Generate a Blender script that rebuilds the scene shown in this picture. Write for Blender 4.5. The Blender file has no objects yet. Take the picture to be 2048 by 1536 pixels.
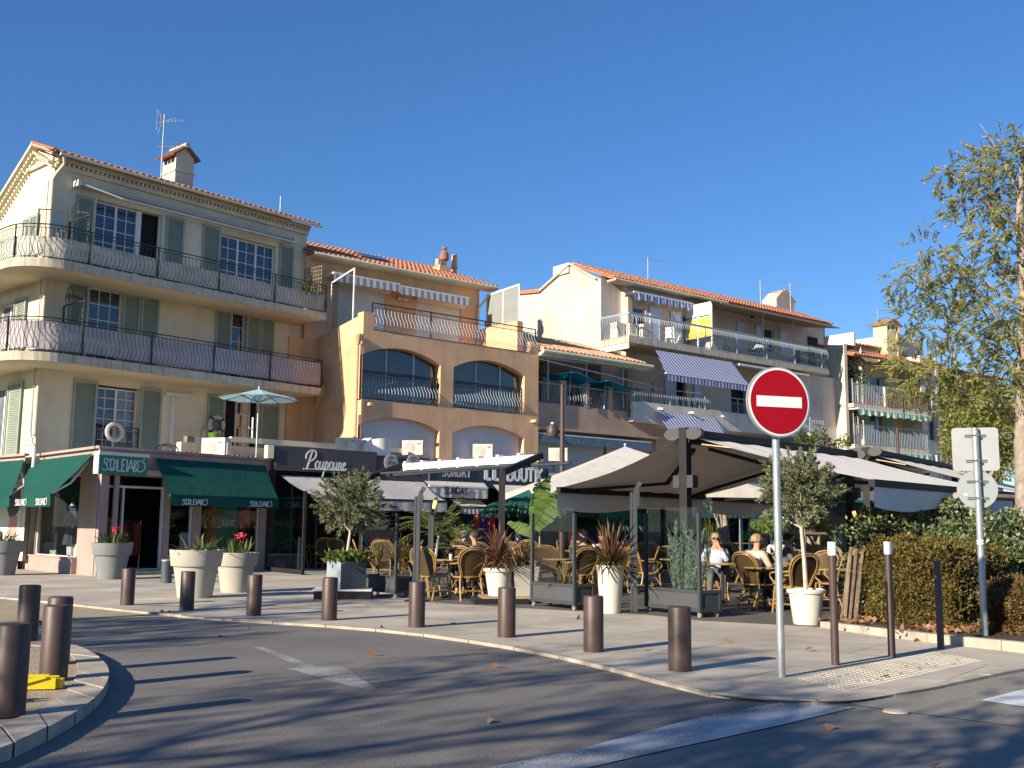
import bpy, math, random
import numpy as np
from mathutils import Vector, Matrix
random.seed(7); rng = np.random.default_rng(7)
scene = bpy.context.scene
col = scene.collection
R = math.radians

# ---------------------------------------------------------------- camera
EYE = 1.35; FPX = 2100.0; PITCH = math.atan(287 / FPX); ROLL = 0.010
_cp, _sp = math.cos(PITCH), math.sin(PITCH)
cF = Vector((0, _cp, _sp)); _u0 = Vector((0, -_sp, _cp)); _r0 = Vector((1, 0, 0))
cR = _r0 * math.cos(ROLL) + _u0 * math.sin(ROLL)
cU = _u0 * math.cos(ROLL) - _r0 * math.sin(ROLL)
cam_d = bpy.data.cameras.new('camera'); cam = bpy.data.objects.new('camera', cam_d); col.objects.link(cam)
cam_d.sensor_width = 36; cam_d.lens = 36 * FPX / 2048; cam_d.clip_end = 2000
cam.matrix_world = Matrix(((cR.x, cU.x, -cF.x, 0), (cR.y, cU.y, -cF.y, 0), (cR.z, cU.z, -cF.z, EYE), (0, 0, 0, 1)))
scene.camera = cam

# ---------------------------------------------------------------- light
SUN_AZ, SUN_EL = 225.5, 21.5
world = bpy.data.worlds.new('World'); scene.world = world; world.use_nodes = True
wn = world.node_tree; bg = wn.nodes['Background']
sky = wn.nodes.new('ShaderNodeTexSky'); sky.sky_type = 'NISHITA'; sky.sun_disc = False
sky.sun_elevation = R(SUN_EL); sky.sun_rotation = R(SUN_AZ)
sky.altitude = 0; sky.air_density = 1.0; sky.dust_density = 0.0; sky.ozone_density = 6.0
hs_ = wn.nodes.new('ShaderNodeHueSaturation'); hs_.inputs['Saturation'].default_value = 1.16; hs_.inputs['Hue'].default_value = .508; gm_ = wn.nodes.new('ShaderNodeGamma'); gm_.inputs[1].default_value = .88; wn.links.new(sky.outputs[0], gm_.inputs[0]); wn.links.new(gm_.outputs[0], hs_.inputs['Color']); wn.links.new(hs_.outputs[0], bg.inputs[0]); bg.inputs[1].default_value = 0.093
sd = bpy.data.lights.new('sun', 'SUN'); sd.energy = 4.7; sd.angle = R(0.53); sd.color = (1.0, 0.87, 0.68)
sun = bpy.data.objects.new('sun', sd); col.objects.link(sun)
_to = Vector((math.sin(R(SUN_AZ)) * math.cos(R(SUN_EL)), math.cos(R(SUN_AZ)) * math.cos(R(SUN_EL)), math.sin(R(SUN_EL))))
sun.rotation_euler = _to.to_track_quat('Z', 'Y').to_euler(); sun.location = _to * 60
scene.view_settings.view_transform = 'Standard'; scene.view_settings.look = 'None'
scene.view_settings.exposure = 1.0; scene.view_settings.gamma = 1.0; scene.view_settings.use_curve_mapping = False
scene.cycles.max_bounces = 6; scene.cycles.transparent_max_bounces = 16
scene.cycles.caustics_reflective = False; scene.cycles.caustics_refractive = False

# ---------------------------------------------------------------- where things stand
def ray(x, y): return cF * FPX + cR * (x - 1024) + cU * (768 - y)
def G(x, y, z=0.0):
    d = ray(x, y); return Vector((0, 0, EYE)) + d * ((z - EYE) / d.z)
def D(x, y, Y):
    d = ray(x, y); return Vector((0, 0, EYE)) + d * (Y / d.y)
class Fr:
    "local frame of a facade: x along it to the right, y into the building, z up"
    def __init__(s, ox, oy, az):
        s.o = Vector((ox, oy, 0)); s.az = az; s.th = R(90 - az)
        s.x = Vector((math.cos(s.th), math.sin(s.th), 0)); s.y = Vector((-math.sin(s.th), math.cos(s.th), 0))
    def L(s, p):
        v = Vector(p) - s.o; return Vector((v.dot(s.x), v.dot(s.y), v.z))
    def W(s, x, y, z=0): return s.o + s.x * x + s.y * y + Vector((0, 0, z))
    def at(s, px, py, y=0.0):
        "x, z where the sight line of a point of the photograph meets the plane y"
        d = ray(px, py); c = Vector((0, 0, EYE)); t = (y - (c - s.o).dot(s.y)) / d.dot(s.y)
        p = s.L(c + d * t); return p.x, p.z
    def X(s, px, py, y=0.0): return s.at(px, py, y)[0]
    def Z(s, px, py, y=0.0): return s.at(px, py, y)[1]

# ---------------------------------------------------------------- meshes
class MB:
    def __init__(s): s.v = []; s.f = []
    def quad(s, a, b, c, d):
        n = len(s.v); s.v += [tuple(a), tuple(b), tuple(c), tuple(d)]; s.f.append((n, n+1, n+2, n+3)); return s
    def poly(s, pts):
        n = len(s.v); s.v += [tuple(p) for p in pts]; s.f.append(tuple(range(n, n+len(pts)))); return s
    def box(s, x0, x1, y0, y1, z0, z1):
        n = len(s.v)
        s.v += [(x0,y0,z0),(x1,y0,z0),(x1,y1,z0),(x0,y1,z0),(x0,y0,z1),(x1,y0,z1),(x1,y1,z1),(x0,y1,z1)]
        s.f += [(n,n+3,n+2,n+1),(n+4,n+5,n+6,n+7),(n,n+1,n+5,n+4),(n+1,n+2,n+6,n+5),(n+2,n+3,n+7,n+6),(n+3,n,n+4,n+7)]; return s
    def beam(s, a, b, w, h, up=(0,0,1)):
        a, b = Vector(a), Vector(b); d = (b-a).normalized(); up = Vector(up)
        if abs(d.dot(up)) > .98: up = Vector((0,1,0))
        r = d.cross(up).normalized(); u = r.cross(d); n = len(s.v)
        for p in (a, b):
            for i, j in ((-1,-1),(1,-1),(1,1),(-1,1)): s.v.append(tuple(p + r*(w/2*i) + u*(h/2*j)))
        s.f += [(n,n+3,n+2,n+1),(n+4,n+5,n+6,n+7),(n,n+1,n+5,n+4),(n+1,n+2,n+6,n+5),(n+2,n+3,n+7,n+6),(n+3,n,n+4,n+7)]; return s
    def tube(s, pts, r, n=6, closed=False, cap=True):
        pts = [Vector(p) for p in pts]; m = len(pts)
        rs = r if isinstance(r, (list, tuple)) else [r]*m
        base = len(s.v); prev = None
        for i, p in enumerate(pts):
            if closed: d = pts[(i+1) % m] - pts[i-1]
            else: d = pts[min(i+1, m-1)] - pts[max(i-1, 0)]
            if d.length < 1e-9: d = Vector((0,0,1))
            d.normalize()
            if prev is None:
                up = Vector((0,0,1)) if abs(d.z) < .9 else Vector((1,0,0))
                a = d.cross(up).normalized()
            else: a = (prev - d*prev.dot(d)); a = a.normalized() if a.length > 1e-6 else d.orthogonal().normalized()
            prev = a; b = d.cross(a)
            for k in range(n):
                t = 2*math.pi*k/n; s.v.append(tuple(p + (a*math.cos(t) + b*math.sin(t))*rs[i]))
        for i in range(m if closed else m-1):
            j = (i+1) % m
            for k in range(n):
                l = (k+1) % n; s.f.append((base+i*n+k, base+i*n+l, base+j*n+l, base+j*n+k))
        if cap and not closed:
            s.f.append(tuple(base+k for k in range(n-1,-1,-1))); s.f.append(tuple(base+(m-1)*n+k for k in range(n)))
        return s
    def lathe(s, prof, n=24, c=(0,0,0), cap=True):
        b = len(s.v); m = len(prof)
        for r, z in prof:
            for k in range(n):
                t = 2*math.pi*k/n; s.v.append((c[0]+r*math.cos(t), c[1]+r*math.sin(t), c[2]+z))
        for i in range(m-1):
            for k in range(n):
                l = (k+1) % n; s.f.append((b+i*n+k, b+i*n+l, b+(i+1)*n+l, b+(i+1)*n+k))
        if cap:
            s.f.append(tuple(b+k for k in range(n-1,-1,-1))); s.f.append(tuple(b+(m-1)*n+k for k in range(n)))
        return s
    def prism(s, pts, z0, z1):
        "counter-clockwise outline in x, y"
        n = len(pts); b = len(s.v)
        s.v += [(p[0],p[1],z0) for p in pts] + [(p[0],p[1],z1) for p in pts]
        s.f.append(tuple(b+i for i in range(n-1,-1,-1))); s.f.append(tuple(b+n+i for i in range(n)))
        for i in range(n):
            j = (i+1) % n; s.f.append((b+i, b+j, b+n+j, b+n+i))
        return s
    def wallprism(s, pts, y0, y1):
        "outline in x, z pushed from y0 to y1"
        n = len(pts); b = len(s.v)
        s.v += [(p[0],y0,p[1]) for p in pts] + [(p[0],y1,p[1]) for p in pts]
        s.f.append(tuple(b+i for i in range(n))); s.f.append(tuple(b+n+i for i in range(n-1,-1,-1)))
        for i in range(n):
            j = (i+1) % n; s.f.append((b+j, b+i, b+n+i, b+n+j))
        return s
    def wall(s, x0, x1, z0, z1, holes, y=0.0, depth=.2, back=False):
        "front face at y with rectangular holes and reveals going back by depth"
        xs = sorted({x0, x1, *[h[0] for h in holes], *[h[1] for h in holes]}); zs = sorted({z0, z1, *[h[2] for h in holes], *[h[3] for h in holes]})
        xs = [x for x in xs if x0 <= x <= x1]; zs = [z for z in zs if z0 <= z <= z1]
        for i in range(len(xs)-1):
            for j in range(len(zs)-1):
                cx, cz = (xs[i]+xs[i+1])/2, (zs[j]+zs[j+1])/2
                if any(h[0] < cx < h[1] and h[2] < cz < h[3] for h in holes): continue
                s.quad((xs[i],y,zs[j]),(xs[i+1],y,zs[j]),(xs[i+1],y,zs[j+1]),(xs[i],y,zs[j+1]))
        for a, b, c, d in holes:
            e = y + depth
            s.quad((a,y,c),(a,y,d),(a,e,d),(a,e,c)); s.quad((b,y,d),(b,y,c),(b,e,c),(b,e,d))
            s.quad((a,y,d),(b,y,d),(b,e,d),(a,e,d)); s.quad((b,y,c),(a,y,c),(a,e,c),(b,e,c))
        return s
    def grid(s, fn, nu, nv):
        b = len(s.v)
        for i in range(nu+1):
            for j in range(nv+1): s.v.append(tuple(fn(i/nu, j/nv)))
        for i in range(nu):
            for j in range(nv):
                k = b+i*(nv+1)+j; s.f.append((k, k+nv+1, k+nv+2, k+1))
        return s
    def ball(s, c, r, n=10, m=6):
        rx, ry, rz = r if isinstance(r, (tuple, list)) else (r, r, r)
        return s.grid(lambda u, v: (c[0]+rx*math.cos(u*2*math.pi)*math.sin(v*math.pi), c[1]+ry*math.sin(u*2*math.pi)*math.sin(v*math.pi), c[2]-rz*math.cos(v*math.pi)), n, m)
    def mesh(s, name, m, smooth=False):
        me = bpy.data.meshes.new(name); me.from_pydata(s.v, [], s.f)
        if m: me.materials.append(m)
        if smooth: me.polygons.foreach_set('use_smooth', [True]*len(me.polygons))
        if smooth: me.set_sharp_from_angle(angle=R(38))
        me.update(); return me

def put(name, me, parent=None, loc=(0,0,0), rz=0.0, rot=None, scale=None, kind=None, label=None):
    o = bpy.data.objects.new(name, me); col.objects.link(o)
    if parent is not None: o.parent = parent
    o.location = loc; o.rotation_euler = rot if rot is not None else (0, 0, rz)
    if scale is not None: o.scale = scale if isinstance(scale, (tuple, list)) else (scale,)*3
    if kind: o['kind'] = kind
    if label: o['label'] = label
    return o
def part(name, mb, m, parent=None, smooth=False, **k): return put(name, mb.mesh(name, m, smooth), parent, **k)
def tag(o, label, cat, group=None, kind=None):
    o['label'] = label
    if cat: o['category'] = cat
    if group: o['group'] = group
    if kind: o['kind'] = kind
    return o
def thing(name, label, cat, loc=(0,0,0), rz=0.0, group=None, kind=None):
    o = bpy.data.objects.new(name, None); col.objects.link(o); o.location = loc; o.rotation_euler = (0,0,rz)
    o.empty_display_size = .2
    return tag(o, label, cat, group, kind)
def framed(name, label, cat, fr, kind=None, group=None): return thing(name, label, cat, fr.o, fr.th, group, kind)
def kids(o): return [c for c in bpy.data.objects if c.parent == o]
def proto_tree(o):
    return [(c, proto_tree(c)) for c in kids(o)]
def dup(o, tree, parent=None, loc=None, rz=None, label=None, scale=None):
    c = o.copy(); col.objects.link(c); c.parent = parent
    if loc is not None: c.location = loc
    if rz is not None: c.rotation_euler = (0, 0, rz)
    if scale is not None: c.scale = (scale,)*3
    if label: c['label'] = label
    for ch, t in tree: dup(ch, t, c)
    return c

def leafmesh(name, P, Dv, L, W, m, fold=.25):
    "diamond leaves, P base points, Dv directions"
    n = len(P); P = np.asarray(P); Dv = np.asarray(Dv); Dv = Dv/np.maximum(np.linalg.norm(Dv,axis=1,keepdims=True),1e-6)
    L = np.broadcast_to(np.asarray(L, float), (n,))[:,None]; W = np.broadcast_to(np.asarray(W, float), (n,))[:,None]
    A = rng.normal(size=(n,3)); S = np.cross(Dv, A); S /= np.maximum(np.linalg.norm(S,axis=1,keepdims=True),1e-6)
    N = np.cross(S, Dv)
    V = np.empty((n,4,3)); V[:,0] = P; V[:,1] = P + Dv*L*.45 + S*W*.5 + N*W*fold; V[:,2] = P + Dv*L; V[:,3] = P + Dv*L*.45 - S*W*.5 + N*W*fold
    me = bpy.data.meshes.new(name); me.vertices.add(4*n); me.loops.add(4*n); me.polygons.add(n)
    me.vertices.foreach_set('co', V.ravel()); me.loops.foreach_set('vertex_index', np.arange(4*n))
    me.polygons.foreach_set('loop_start', np.arange(0,4*n,4)); me.polygons.foreach_set('loop_total', np.full(n,4))
    me.materials.append(m); me.update(calc_edges=True); return me

# ---------------------------------------------------------------- materials
def nt(name):
    m = bpy.data.materials.new(name); m.use_nodes = True; t = m.node_tree; return m, t, t.nodes['Principled BSDF']
def mat(name, c, rough=.7, var=.12, scale=2.0, bump=0.0, bscale=60, metal=0.0, spec=.5, c2=None, streak=0.0, speck=0.0, sscale=(1.5,1.5,.16), bdist=.01, detail=5):
    m, t, p = nt(name); N = t.nodes.new; lk = t.links.new
    p.inputs['Roughness'].default_value = rough; p.inputs['Metallic'].default_value = metal; p.inputs['Specular IOR Level'].default_value = spec
    tc = N('ShaderNodeTexCoord'); out = None
    c = tuple(c) + (1,)
    if var or c2:
        n1 = N('ShaderNodeTexNoise'); n1.inputs['Scale'].default_value = scale; n1.inputs['Detail'].default_value = detail; n1.inputs['Roughness'].default_value = .62
        lk(tc.outputs['Object'], n1.inputs['Vector'])
        cr = N('ShaderNodeValToRGB'); e = cr.color_ramp.elements; e[0].position = .32; e[1].position = .68
        lo = c2 + (1,) if c2 else tuple(x*(1-var*1.6) for x in c[:3]) + (1,); hi = c if c2 else tuple(min(1, x*(1+var*.6)) for x in c[:3]) + (1,)
        e[0].color = lo; e[1].color = hi; lk(n1.outputs[0], cr.inputs[0]); out = cr.outputs[0]
    else:
        rgb = N('ShaderNodeRGB'); rgb.outputs[0].default_value = c; out = rgb.outputs[0]
    if streak:
        mp = N('ShaderNodeMapping'); mp.inputs['Scale'].default_value = sscale; lk(tc.outputs['Object'], mp.inputs[0])
        n2 = N('ShaderNodeTexNoise'); n2.inputs['Scale'].default_value = 1.6; n2.inputs['Detail'].default_value = 6; lk(mp.outputs[0], n2.inputs['Vector'])
        mr = N('ShaderNodeMapRange'); mr.inputs[1].default_value = .5; mr.inputs[2].default_value = .8; mr.inputs[3].default_value = 1; mr.inputs[4].default_value = 1-streak
        lk(n2.outputs[0], mr.inputs[0]); mx = N('ShaderNodeVectorMath'); mx.operation = 'SCALE'; lk(out, mx.inputs[0]); lk(mr.outputs[0], mx.inputs['Scale']); out = mx.outputs[0]
    if speck:
        n3 = N('ShaderNodeTexNoise'); n3.inputs['Scale'].default_value = bscale*2; n3.inputs['Detail'].default_value = 2; lk(tc.outputs['Object'], n3.inputs['Vector'])
        mr = N('ShaderNodeMapRange'); mr.inputs[1].default_value = .35; mr.inputs[2].default_value = .65; mr.inputs[3].default_value = 1-speck; mr.inputs[4].default_value = 1+speck
        lk(n3.outputs[0], mr.inputs[0]); mx = N('ShaderNodeVectorMath'); mx.operation = 'SCALE'; lk(out, mx.inputs[0]); lk(mr.outputs[0], mx.inputs['Scale']); out = mx.outputs[0]
    lk(out, p.inputs['Base Color'])
    if bump:
        nb = N('ShaderNodeTexNoise'); nb.inputs['Scale'].default_value = bscale; nb.inputs['Detail'].default_value = 4; lk(tc.outputs['Object'], nb.inputs['Vector'])
        b = N('ShaderNodeBump'); b.inputs['Strength'].default_value = bump; b.inputs['Distance'].default_value = bdist; lk(nb.outputs[0], b.inputs['Height']); lk(b.outputs[0], p.inputs['Normal'])
    return m
def plain(name, c, rough=.6, metal=0.0, spec=.5): return mat(name, c, rough, var=0, metal=metal, spec=spec)
def leafmat(name, c1, c2, c3=None, trans=.35, rough=.55, spec=.3):
    m, t, p = nt(name); N = t.nodes.new; lk = t.links.new
    g = N('ShaderNodeNewGeometry'); cr = N('ShaderNodeValToRGB'); e = cr.color_ramp.elements
    e[0].color = c1+(1,); e[1].color = (c3 or c2)+(1,); e[1].position = 1
    if c3: k = cr.color_ramp.elements.new(.6); k.color = c2+(1,)
    lk(g.outputs['Random Per Island'], cr.inputs[0]); lk(cr.outputs[0], p.inputs['Base Color'])
    p.inputs['Roughness'].default_value = rough; p.inputs['Specular IOR Level'].default_value = spec
    tr = N('ShaderNodeBsdfTranslucent'); lk(cr.outputs[0], tr.inputs[0]); mx = N('ShaderNodeMixShader'); mx.inputs[0].default_value = trans
    lk(p.outputs[0], mx.inputs[1]); lk(tr.outputs[0], mx.inputs[2]); lk(mx.outputs[0], t.nodes['Material Output'].inputs[0]); return m
def glassmat(name, tint=(.8,.85,.85), refl=1.0, rough=.0, fac=.12):
    m, t, p = nt(name); N = t.nodes.new; lk = t.links.new; t.nodes.remove(p)
    tr = N('ShaderNodeBsdfTransparent'); tr.inputs[0].default_value = tint+(1,)
    gl = N('ShaderNodeBsdfGlossy'); gl.inputs['Roughness'].default_value = rough; gl.inputs[0].default_value = (refl,)*3+(1,)
    g = N('ShaderNodeNewGeometry'); dt = N('ShaderNodeVectorMath'); dt.operation = 'DOT_PRODUCT'; lk(g.outputs['Incoming'], dt.inputs[0]); lk(g.outputs['Normal'], dt.inputs[1])
    ab = N('ShaderNodeMath'); ab.operation = 'ABSOLUTE'; lk(dt.outputs['Value'], ab.inputs[0]); om = N('ShaderNodeMath'); om.operation = 'SUBTRACT'; om.inputs[0].default_value = 1; lk(ab.outputs[0], om.inputs[1])
    pw = N('ShaderNodeMath'); pw.operation = 'POWER'; pw.inputs[1].default_value = 5; lk(om.outputs[0], pw.inputs[0]); ad = N('ShaderNodeMath'); ad.operation = 'MULTIPLY_ADD'; ad.inputs[1].default_value = .9; ad.inputs[2].default_value = .035+fac; lk(pw.outputs[0], ad.inputs[0]); ad.use_clamp = True
    mx = N('ShaderNodeMixShader'); lk(ad.outputs[0], mx.inputs[0]); lk(tr.outputs[0], mx.inputs[1]); lk(gl.outputs[0], mx.inputs[2]); lk(mx.outputs[0], t.nodes['Material Output'].inputs[0]); return m
def stripemat(name, c1, c2, freq, axis=0, rough=.8, trans=.0, duty=.5):
    m, t, p = nt(name); N = t.nodes.new; lk = t.links.new
    tc = N('ShaderNodeTexCoord'); sp = N('ShaderNodeSeparateXYZ'); lk(tc.outputs['Object'], sp.inputs[0])
    a = N('ShaderNodeMath'); a.operation = 'MULTIPLY'; a.inputs[1].default_value = freq; lk(sp.outputs[axis], a.inputs[0])
    f = N('ShaderNodeMath'); f.operation = 'FRACT'; lk(a.outputs[0], f.inputs[0]); g = N('ShaderNodeMath'); g.operation = 'GREATER_THAN'; g.inputs[1].default_value = duty; lk(f.outputs[0], g.inputs[0])
    mx = N('ShaderNodeMix'); mx.data_type = 'RGBA'; mx.inputs[6].default_value = c1+(1,); mx.inputs[7].default_value = c2+(1,); lk(g.outputs[0], mx.inputs[0]); lk(mx.outputs[2], p.inputs['Base Color'])
    p.inputs['Roughness'].default_value = rough
    if trans:
        tr = N('ShaderNodeBsdfTranslucent'); lk(mx.outputs[2], tr.inputs[0]); ms = N('ShaderNodeMixShader'); ms.inputs[0].default_value = trans
        lk(p.outputs[0], ms.inputs[1]); lk(tr.outputs[0], ms.inputs[2]); lk(ms.outputs[0], t.nodes['Material Output'].inputs[0])
    return m
def fabricmat(name, c, trans=.25, var=.08, wr=.3):
    m = mat(name, c, .85, var=var, scale=3, bump=wr, bscale=5, bdist=.05, spec=.2); t = m.node_tree; N = t.nodes.new; lk = t.links.new; p = t.nodes['Principled BSDF']
    tr = N('ShaderNodeBsdfTranslucent'); lk(p.inputs['Base Color'].links[0].from_socket, tr.inputs[0]); ms = N('ShaderNodeMixShader'); ms.inputs[0].default_value = trans
    lk(p.outputs[0], ms.inputs[1]); lk(tr.outputs[0], ms.inputs[2]); lk(ms.outputs[0], t.nodes['Material Output'].inputs[0]); return m
def weavemat(name, c1, c2, freq=70):
    m, t, p = nt(name); N = t.nodes.new; lk = t.links.new; tc = N('ShaderNodeTexCoord')
    w = N('ShaderNodeTexBrick'); w.inputs['Scale'].default_value = freq; w.inputs['Color1'].default_value = c1+(1,); w.inputs['Color2'].default_value = c2+(1,); w.inputs['Mortar'].default_value = tuple(x*.25 for x in c2)+(1,)
    w.inputs['Mortar Size'].default_value = .06; mp = N('ShaderNodeMapping'); mp.inputs['Rotation'].default_value = (R(90),0,0); lk(tc.outputs['Object'], mp.inputs[0]); lk(mp.outputs[0], w.inputs[0])
    lk(w.outputs[0], p.inputs['Base Color']); b = N('ShaderNodeBump'); b.inputs['Strength'].default_value = .5; b.inputs['Distance'].default_value = .004; lk(w.outputs[0], b.inputs['Height']); lk(b.outputs[0], p.inputs['Normal'])
    p.inputs['Roughness'].default_value = .5; return m

M = {}
M['cream'] = mat('cream_plaster', (.70,.625,.46), .9, .12, .5, .25, 90, streak=.22, speck=.05)
M['creamtrim'] = mat('cream_trim', (.66,.60,.44), .9, .1, 1.5, .2, 60, streak=.15)
M['slabedge'] = mat('weathered_slab_concrete', (.56,.50,.38), .9, .2, 3, .4, 40, streak=.65, c2=(.40,.36,.29), sscale=(6,6,.5))
M['soffit'] = mat('soffit_plaster', (.70,.60,.42), .9, .08, .8, .1, 60)
M['orange'] = mat('orange_plaster', (.72,.44,.25), .9, .14, .7, .25, 80, streak=.25, speck=.05)
M['brownpl'] = mat('brown_pink_plaster', (.46,.33,.25), .9, .12, .8, .25, 80, streak=.2)
M['pinkcream'] = mat('pale_pink_plaster', (.60,.505,.42), .9, .14, .45, .2, 80, streak=.25)
M['greypl'] = mat('greyish_plaster', (.62,.57,.51), .9, .15, .6, .25, 70, streak=.3)
M['yellowpl'] = mat('yellow_plaster', (.74,.63,.36), .9, .1, .6, .2, 80, streak=.15)
M['beigepl'] = mat('beige_plaster', (.66,.61,.49), .9, .1, .6, .2, 80, streak=.2)
M['white'] = mat('white_paint', (.70,.69,.66), .6, .05, 4, spec=.4)
M['offwhite'] = mat('off_white_plastic', (.66,.65,.62), .5, .06, 3)
M['tile'] = mat('terracotta_tile', (.52,.22,.115), .85, .1, 5, .4, 40, c2=(.34,.145,.085))
M['tile2'] = mat('sandy_terracotta_tile', (.62,.38,.21), .85, .1, 5, .4, 40, c2=(.40,.24,.15))
M['tiledark'] = mat('old_dark_tile', (.36,.15,.10), .85, .1, 6, .4, 40, c2=(.16,.08,.07))
M['shutter'] = mat('sage_green_shutter', (.29,.355,.30), .6, .08, 2)
M['blueshutter'] = mat('pale_blue_shutter', (.50,.60,.76), .6, .06, 2)
M['mint'] = mat('mint_green_door', (.22,.46,.36), .6, .08, 2)
M['iron'] = mat('dark_green_iron', (.035,.045,.04), .5, .2, 8, metal=.3)
M['ironb'] = mat('black_iron', (.02,.02,.025), .5, .1, 8)
M['railgrey'] = mat('blue_grey_rail', (.30,.36,.42), .5, .1, 8)
M['glasswin'] = mat('window_glass', (.018,.03,.06), .04, .0, 1, spec=1.0)
M['pane_lt'] = mat('curtained_glass', (.16,.19,.24), .06, .25, 3, spec=.9)
M['dark'] = mat('dark_interior', (.012,.011,.012), .9, .2, 2)
M['vdark'] = plain('black_interior', (.006,.006,.008), .9)
M['glass'] = glassmat('clear_glass', (.90,.93,.92), .9, 0, .0)
M['glassbig'] = glassmat('terrace_glazing', (.55,.62,.66), .8, 0, .08)
M['glassshop'] = glassmat('shop_glass', (.86,.89,.90), .5, 0, .0)
M['frost'] = mat('frosted_panel', (.24,.26,.26), .5, .08, 3)
M['green'] = fabricmat('bottle_green_canvas', (.010,.085,.068), .12)
M['greenlt'] = mat('green_sign_panel', (.02,.19,.11), .5, .04, 2)
M['charcoal'] = mat('charcoal_metal', (.026,.025,.027), .6, .12, 5, spec=.15)
M['slate'] = mat('slate_grey_metal', (.048,.058,.066), .55, .08, 4, spec=.2)
M['panel'] = mat('grey_panel', (.075,.077,.080), .6, .06, 4, spec=.2, speck=.08, bscale=120)
M['fascia'] = mat('dark_fascia', (.05,.047,.055), .6, .08, 2)
M['fasciab'] = mat('navy_fascia', (.018,.035,.06), .6, .08, 2)
M['mauve'] = mat('mauve_shopfront', (.38,.285,.255), .8, .08, 2, .15, 60, streak=.12)
M['greige'] = fabricmat('greige_canvas', (.74,.70,.64), .03, .05, .22)
M['whitecv'] = fabricmat('white_canvas', (.66,.63,.57), .2)
M['greycv'] = fabricmat('light_grey_canvas', (.52,.51,.50), .2)
M['rust'] = mat('brown_bollard_steel', (.070,.042,.036), .5, .2, 2, .06, 60, speck=.12, streak=.15)
M['galv'] = mat('galvanised_steel', (.40,.43,.44), .42, .15, 6, metal=.55, bump=.1, bscale=20)
M['signback'] = mat('sign_back_aluminium', (.34,.355,.37), .5, .06, 4, metal=.3)
M['signbackd'] = mat('sign_back_grey', (.27,.31,.32), .5, .06, 4, metal=.2)
M['red'] = mat('sign_red', (.33,.003,.012), .45, .04, 3, spec=.2)
M['whitesign'] = mat('sign_white', (.78,.80,.78), .35, .03, 3)
M['asphalt'] = mat('asphalt', (.170,.158,.144), .92, .2, .35, .6, 50, speck=.30, bdist=.012, detail=8)
M['asphalt2'] = mat('light_asphalt', (.20,.188,.168), .92, .14, .5, .5, 55, speck=.24, bdist=.01, detail=8)
M['asphalt3'] = mat('beige_asphalt', (.235,.215,.18), .92, .12, .5, .5, 55, speck=.2, bdist=.01, detail=8)
M['paving'] = mat('pale_concrete_paving', (.54,.48,.385), .88, .14, .8, .35, 60, speck=.13, bdist=.008, detail=9)
M['kerb'] = mat('kerb_stone', (.42,.37,.295), .88, .2, 3, .4, 50, speck=.15)
M['gravel'] = mat('bonded_gravel', (.42,.34,.23), .95, .1, 3, 1.0, 60, speck=.45, bdist=.03)
M['soil'] = mat('dark_soil', (.07,.05,.035), .95, .3, 6, 1, 30, bdist=.03)
def worn_paint(name, c, base, amt):
    m, t, p = nt(name); N = t.nodes.new; lk = t.links.new; tc = N('ShaderNodeTexCoord')
    a = N('ShaderNodeTexNoise'); a.inputs['Scale'].default_value = 55; a.inputs['Detail'].default_value = 6; lk(tc.outputs['Object'], a.inputs['Vector'])
    b = N('ShaderNodeTexNoise'); b.inputs['Scale'].default_value = 1.6; b.inputs['Detail'].default_value = 5; lk(tc.outputs['Object'], b.inputs['Vector'])
    s = N('ShaderNodeMath'); s.operation = 'ADD'; lk(a.outputs[0], s.inputs[0]); lk(b.outputs[0], s.inputs[1])
    mr = N('ShaderNodeMapRange'); mr.inputs[1].default_value = amt; mr.inputs[2].default_value = amt+.3; lk(s.outputs[0], mr.inputs[0])
    mx = N('ShaderNodeMix'); mx.data_type = 'RGBA'; mx.inputs[6].default_value = base+(1,); mx.inputs[7].default_value = c+(1,); lk(mr.outputs[0], mx.inputs[0]); lk(mx.outputs[2], p.inputs['Base Color']); p.inputs['Roughness'].default_value = .85
    return m
M['paint'] = worn_paint('worn_road_paint', (.50,.49,.46), (.11,.11,.11), .78)
M['paintfaint'] = worn_paint('faint_road_paint', (.30,.30,.29), (.085,.085,.087), .80)
M['wood'] = mat('weathered_wood', (.34,.25,.17), .85, .2, 6, .4, 30, streak=.3)
M['chestnut'] = mat('split_chestnut_paling', (.30,.21,.13), .85, .3, 9, .4, 30, c2=(.14,.10,.07))
M['bark'] = mat('grey_bark', (.30,.25,.20), .9, .25, 8, .6, 30, streak=.3)
M['barkpale'] = mat('pale_bark', (.50,.44,.37), .9, .2, 8, .4, 30)
M['rattan'] = mat('rattan_cane', (.34,.205,.07), .42, .18, 9, spec=.5)
M['weave'] = weavemat('woven_rattan', (.18,.11,.045), (.10,.06,.025), 34)
M['potgrey'] = mat('grey_resin_pot', (.42,.40,.345), .8, .08, 2, .1, 80)
M['potdark'] = mat('slate_resin_pot', (.20,.215,.22), .8, .06, 2, .1, 80)
M['potwhite'] = mat('white_resin_pot', (.60,.57,.50), .7, .06, 2, .1, 80)
M['zinc'] = mat('blue_zinc_box', (.06,.085,.105), .55, .25, 3)
M['ac'] = mat('air_conditioner_white', (.50,.49,.45), .5, .08, 3)
M['acdark'] = mat('dark_grille', (.10,.10,.10), .5, .1, 5)
M['skin'] = mat('skin', (.50,.26,.17), .55, .06, 10, spec=.35)
M['blond'] = mat('blond_hair', (.36,.24,.12), .6, .3, 25)
M['greyhair'] = mat('grey_hair', (.28,.25,.22), .7, .3, 25)
M['darkhair'] = mat('dark_hair', (.03,.022,.018), .6, .3, 25)
M['stripe'] = stripemat('blue_white_striped_shirt', (.16,.24,.55), (.72,.74,.80), 38, 0)
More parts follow.
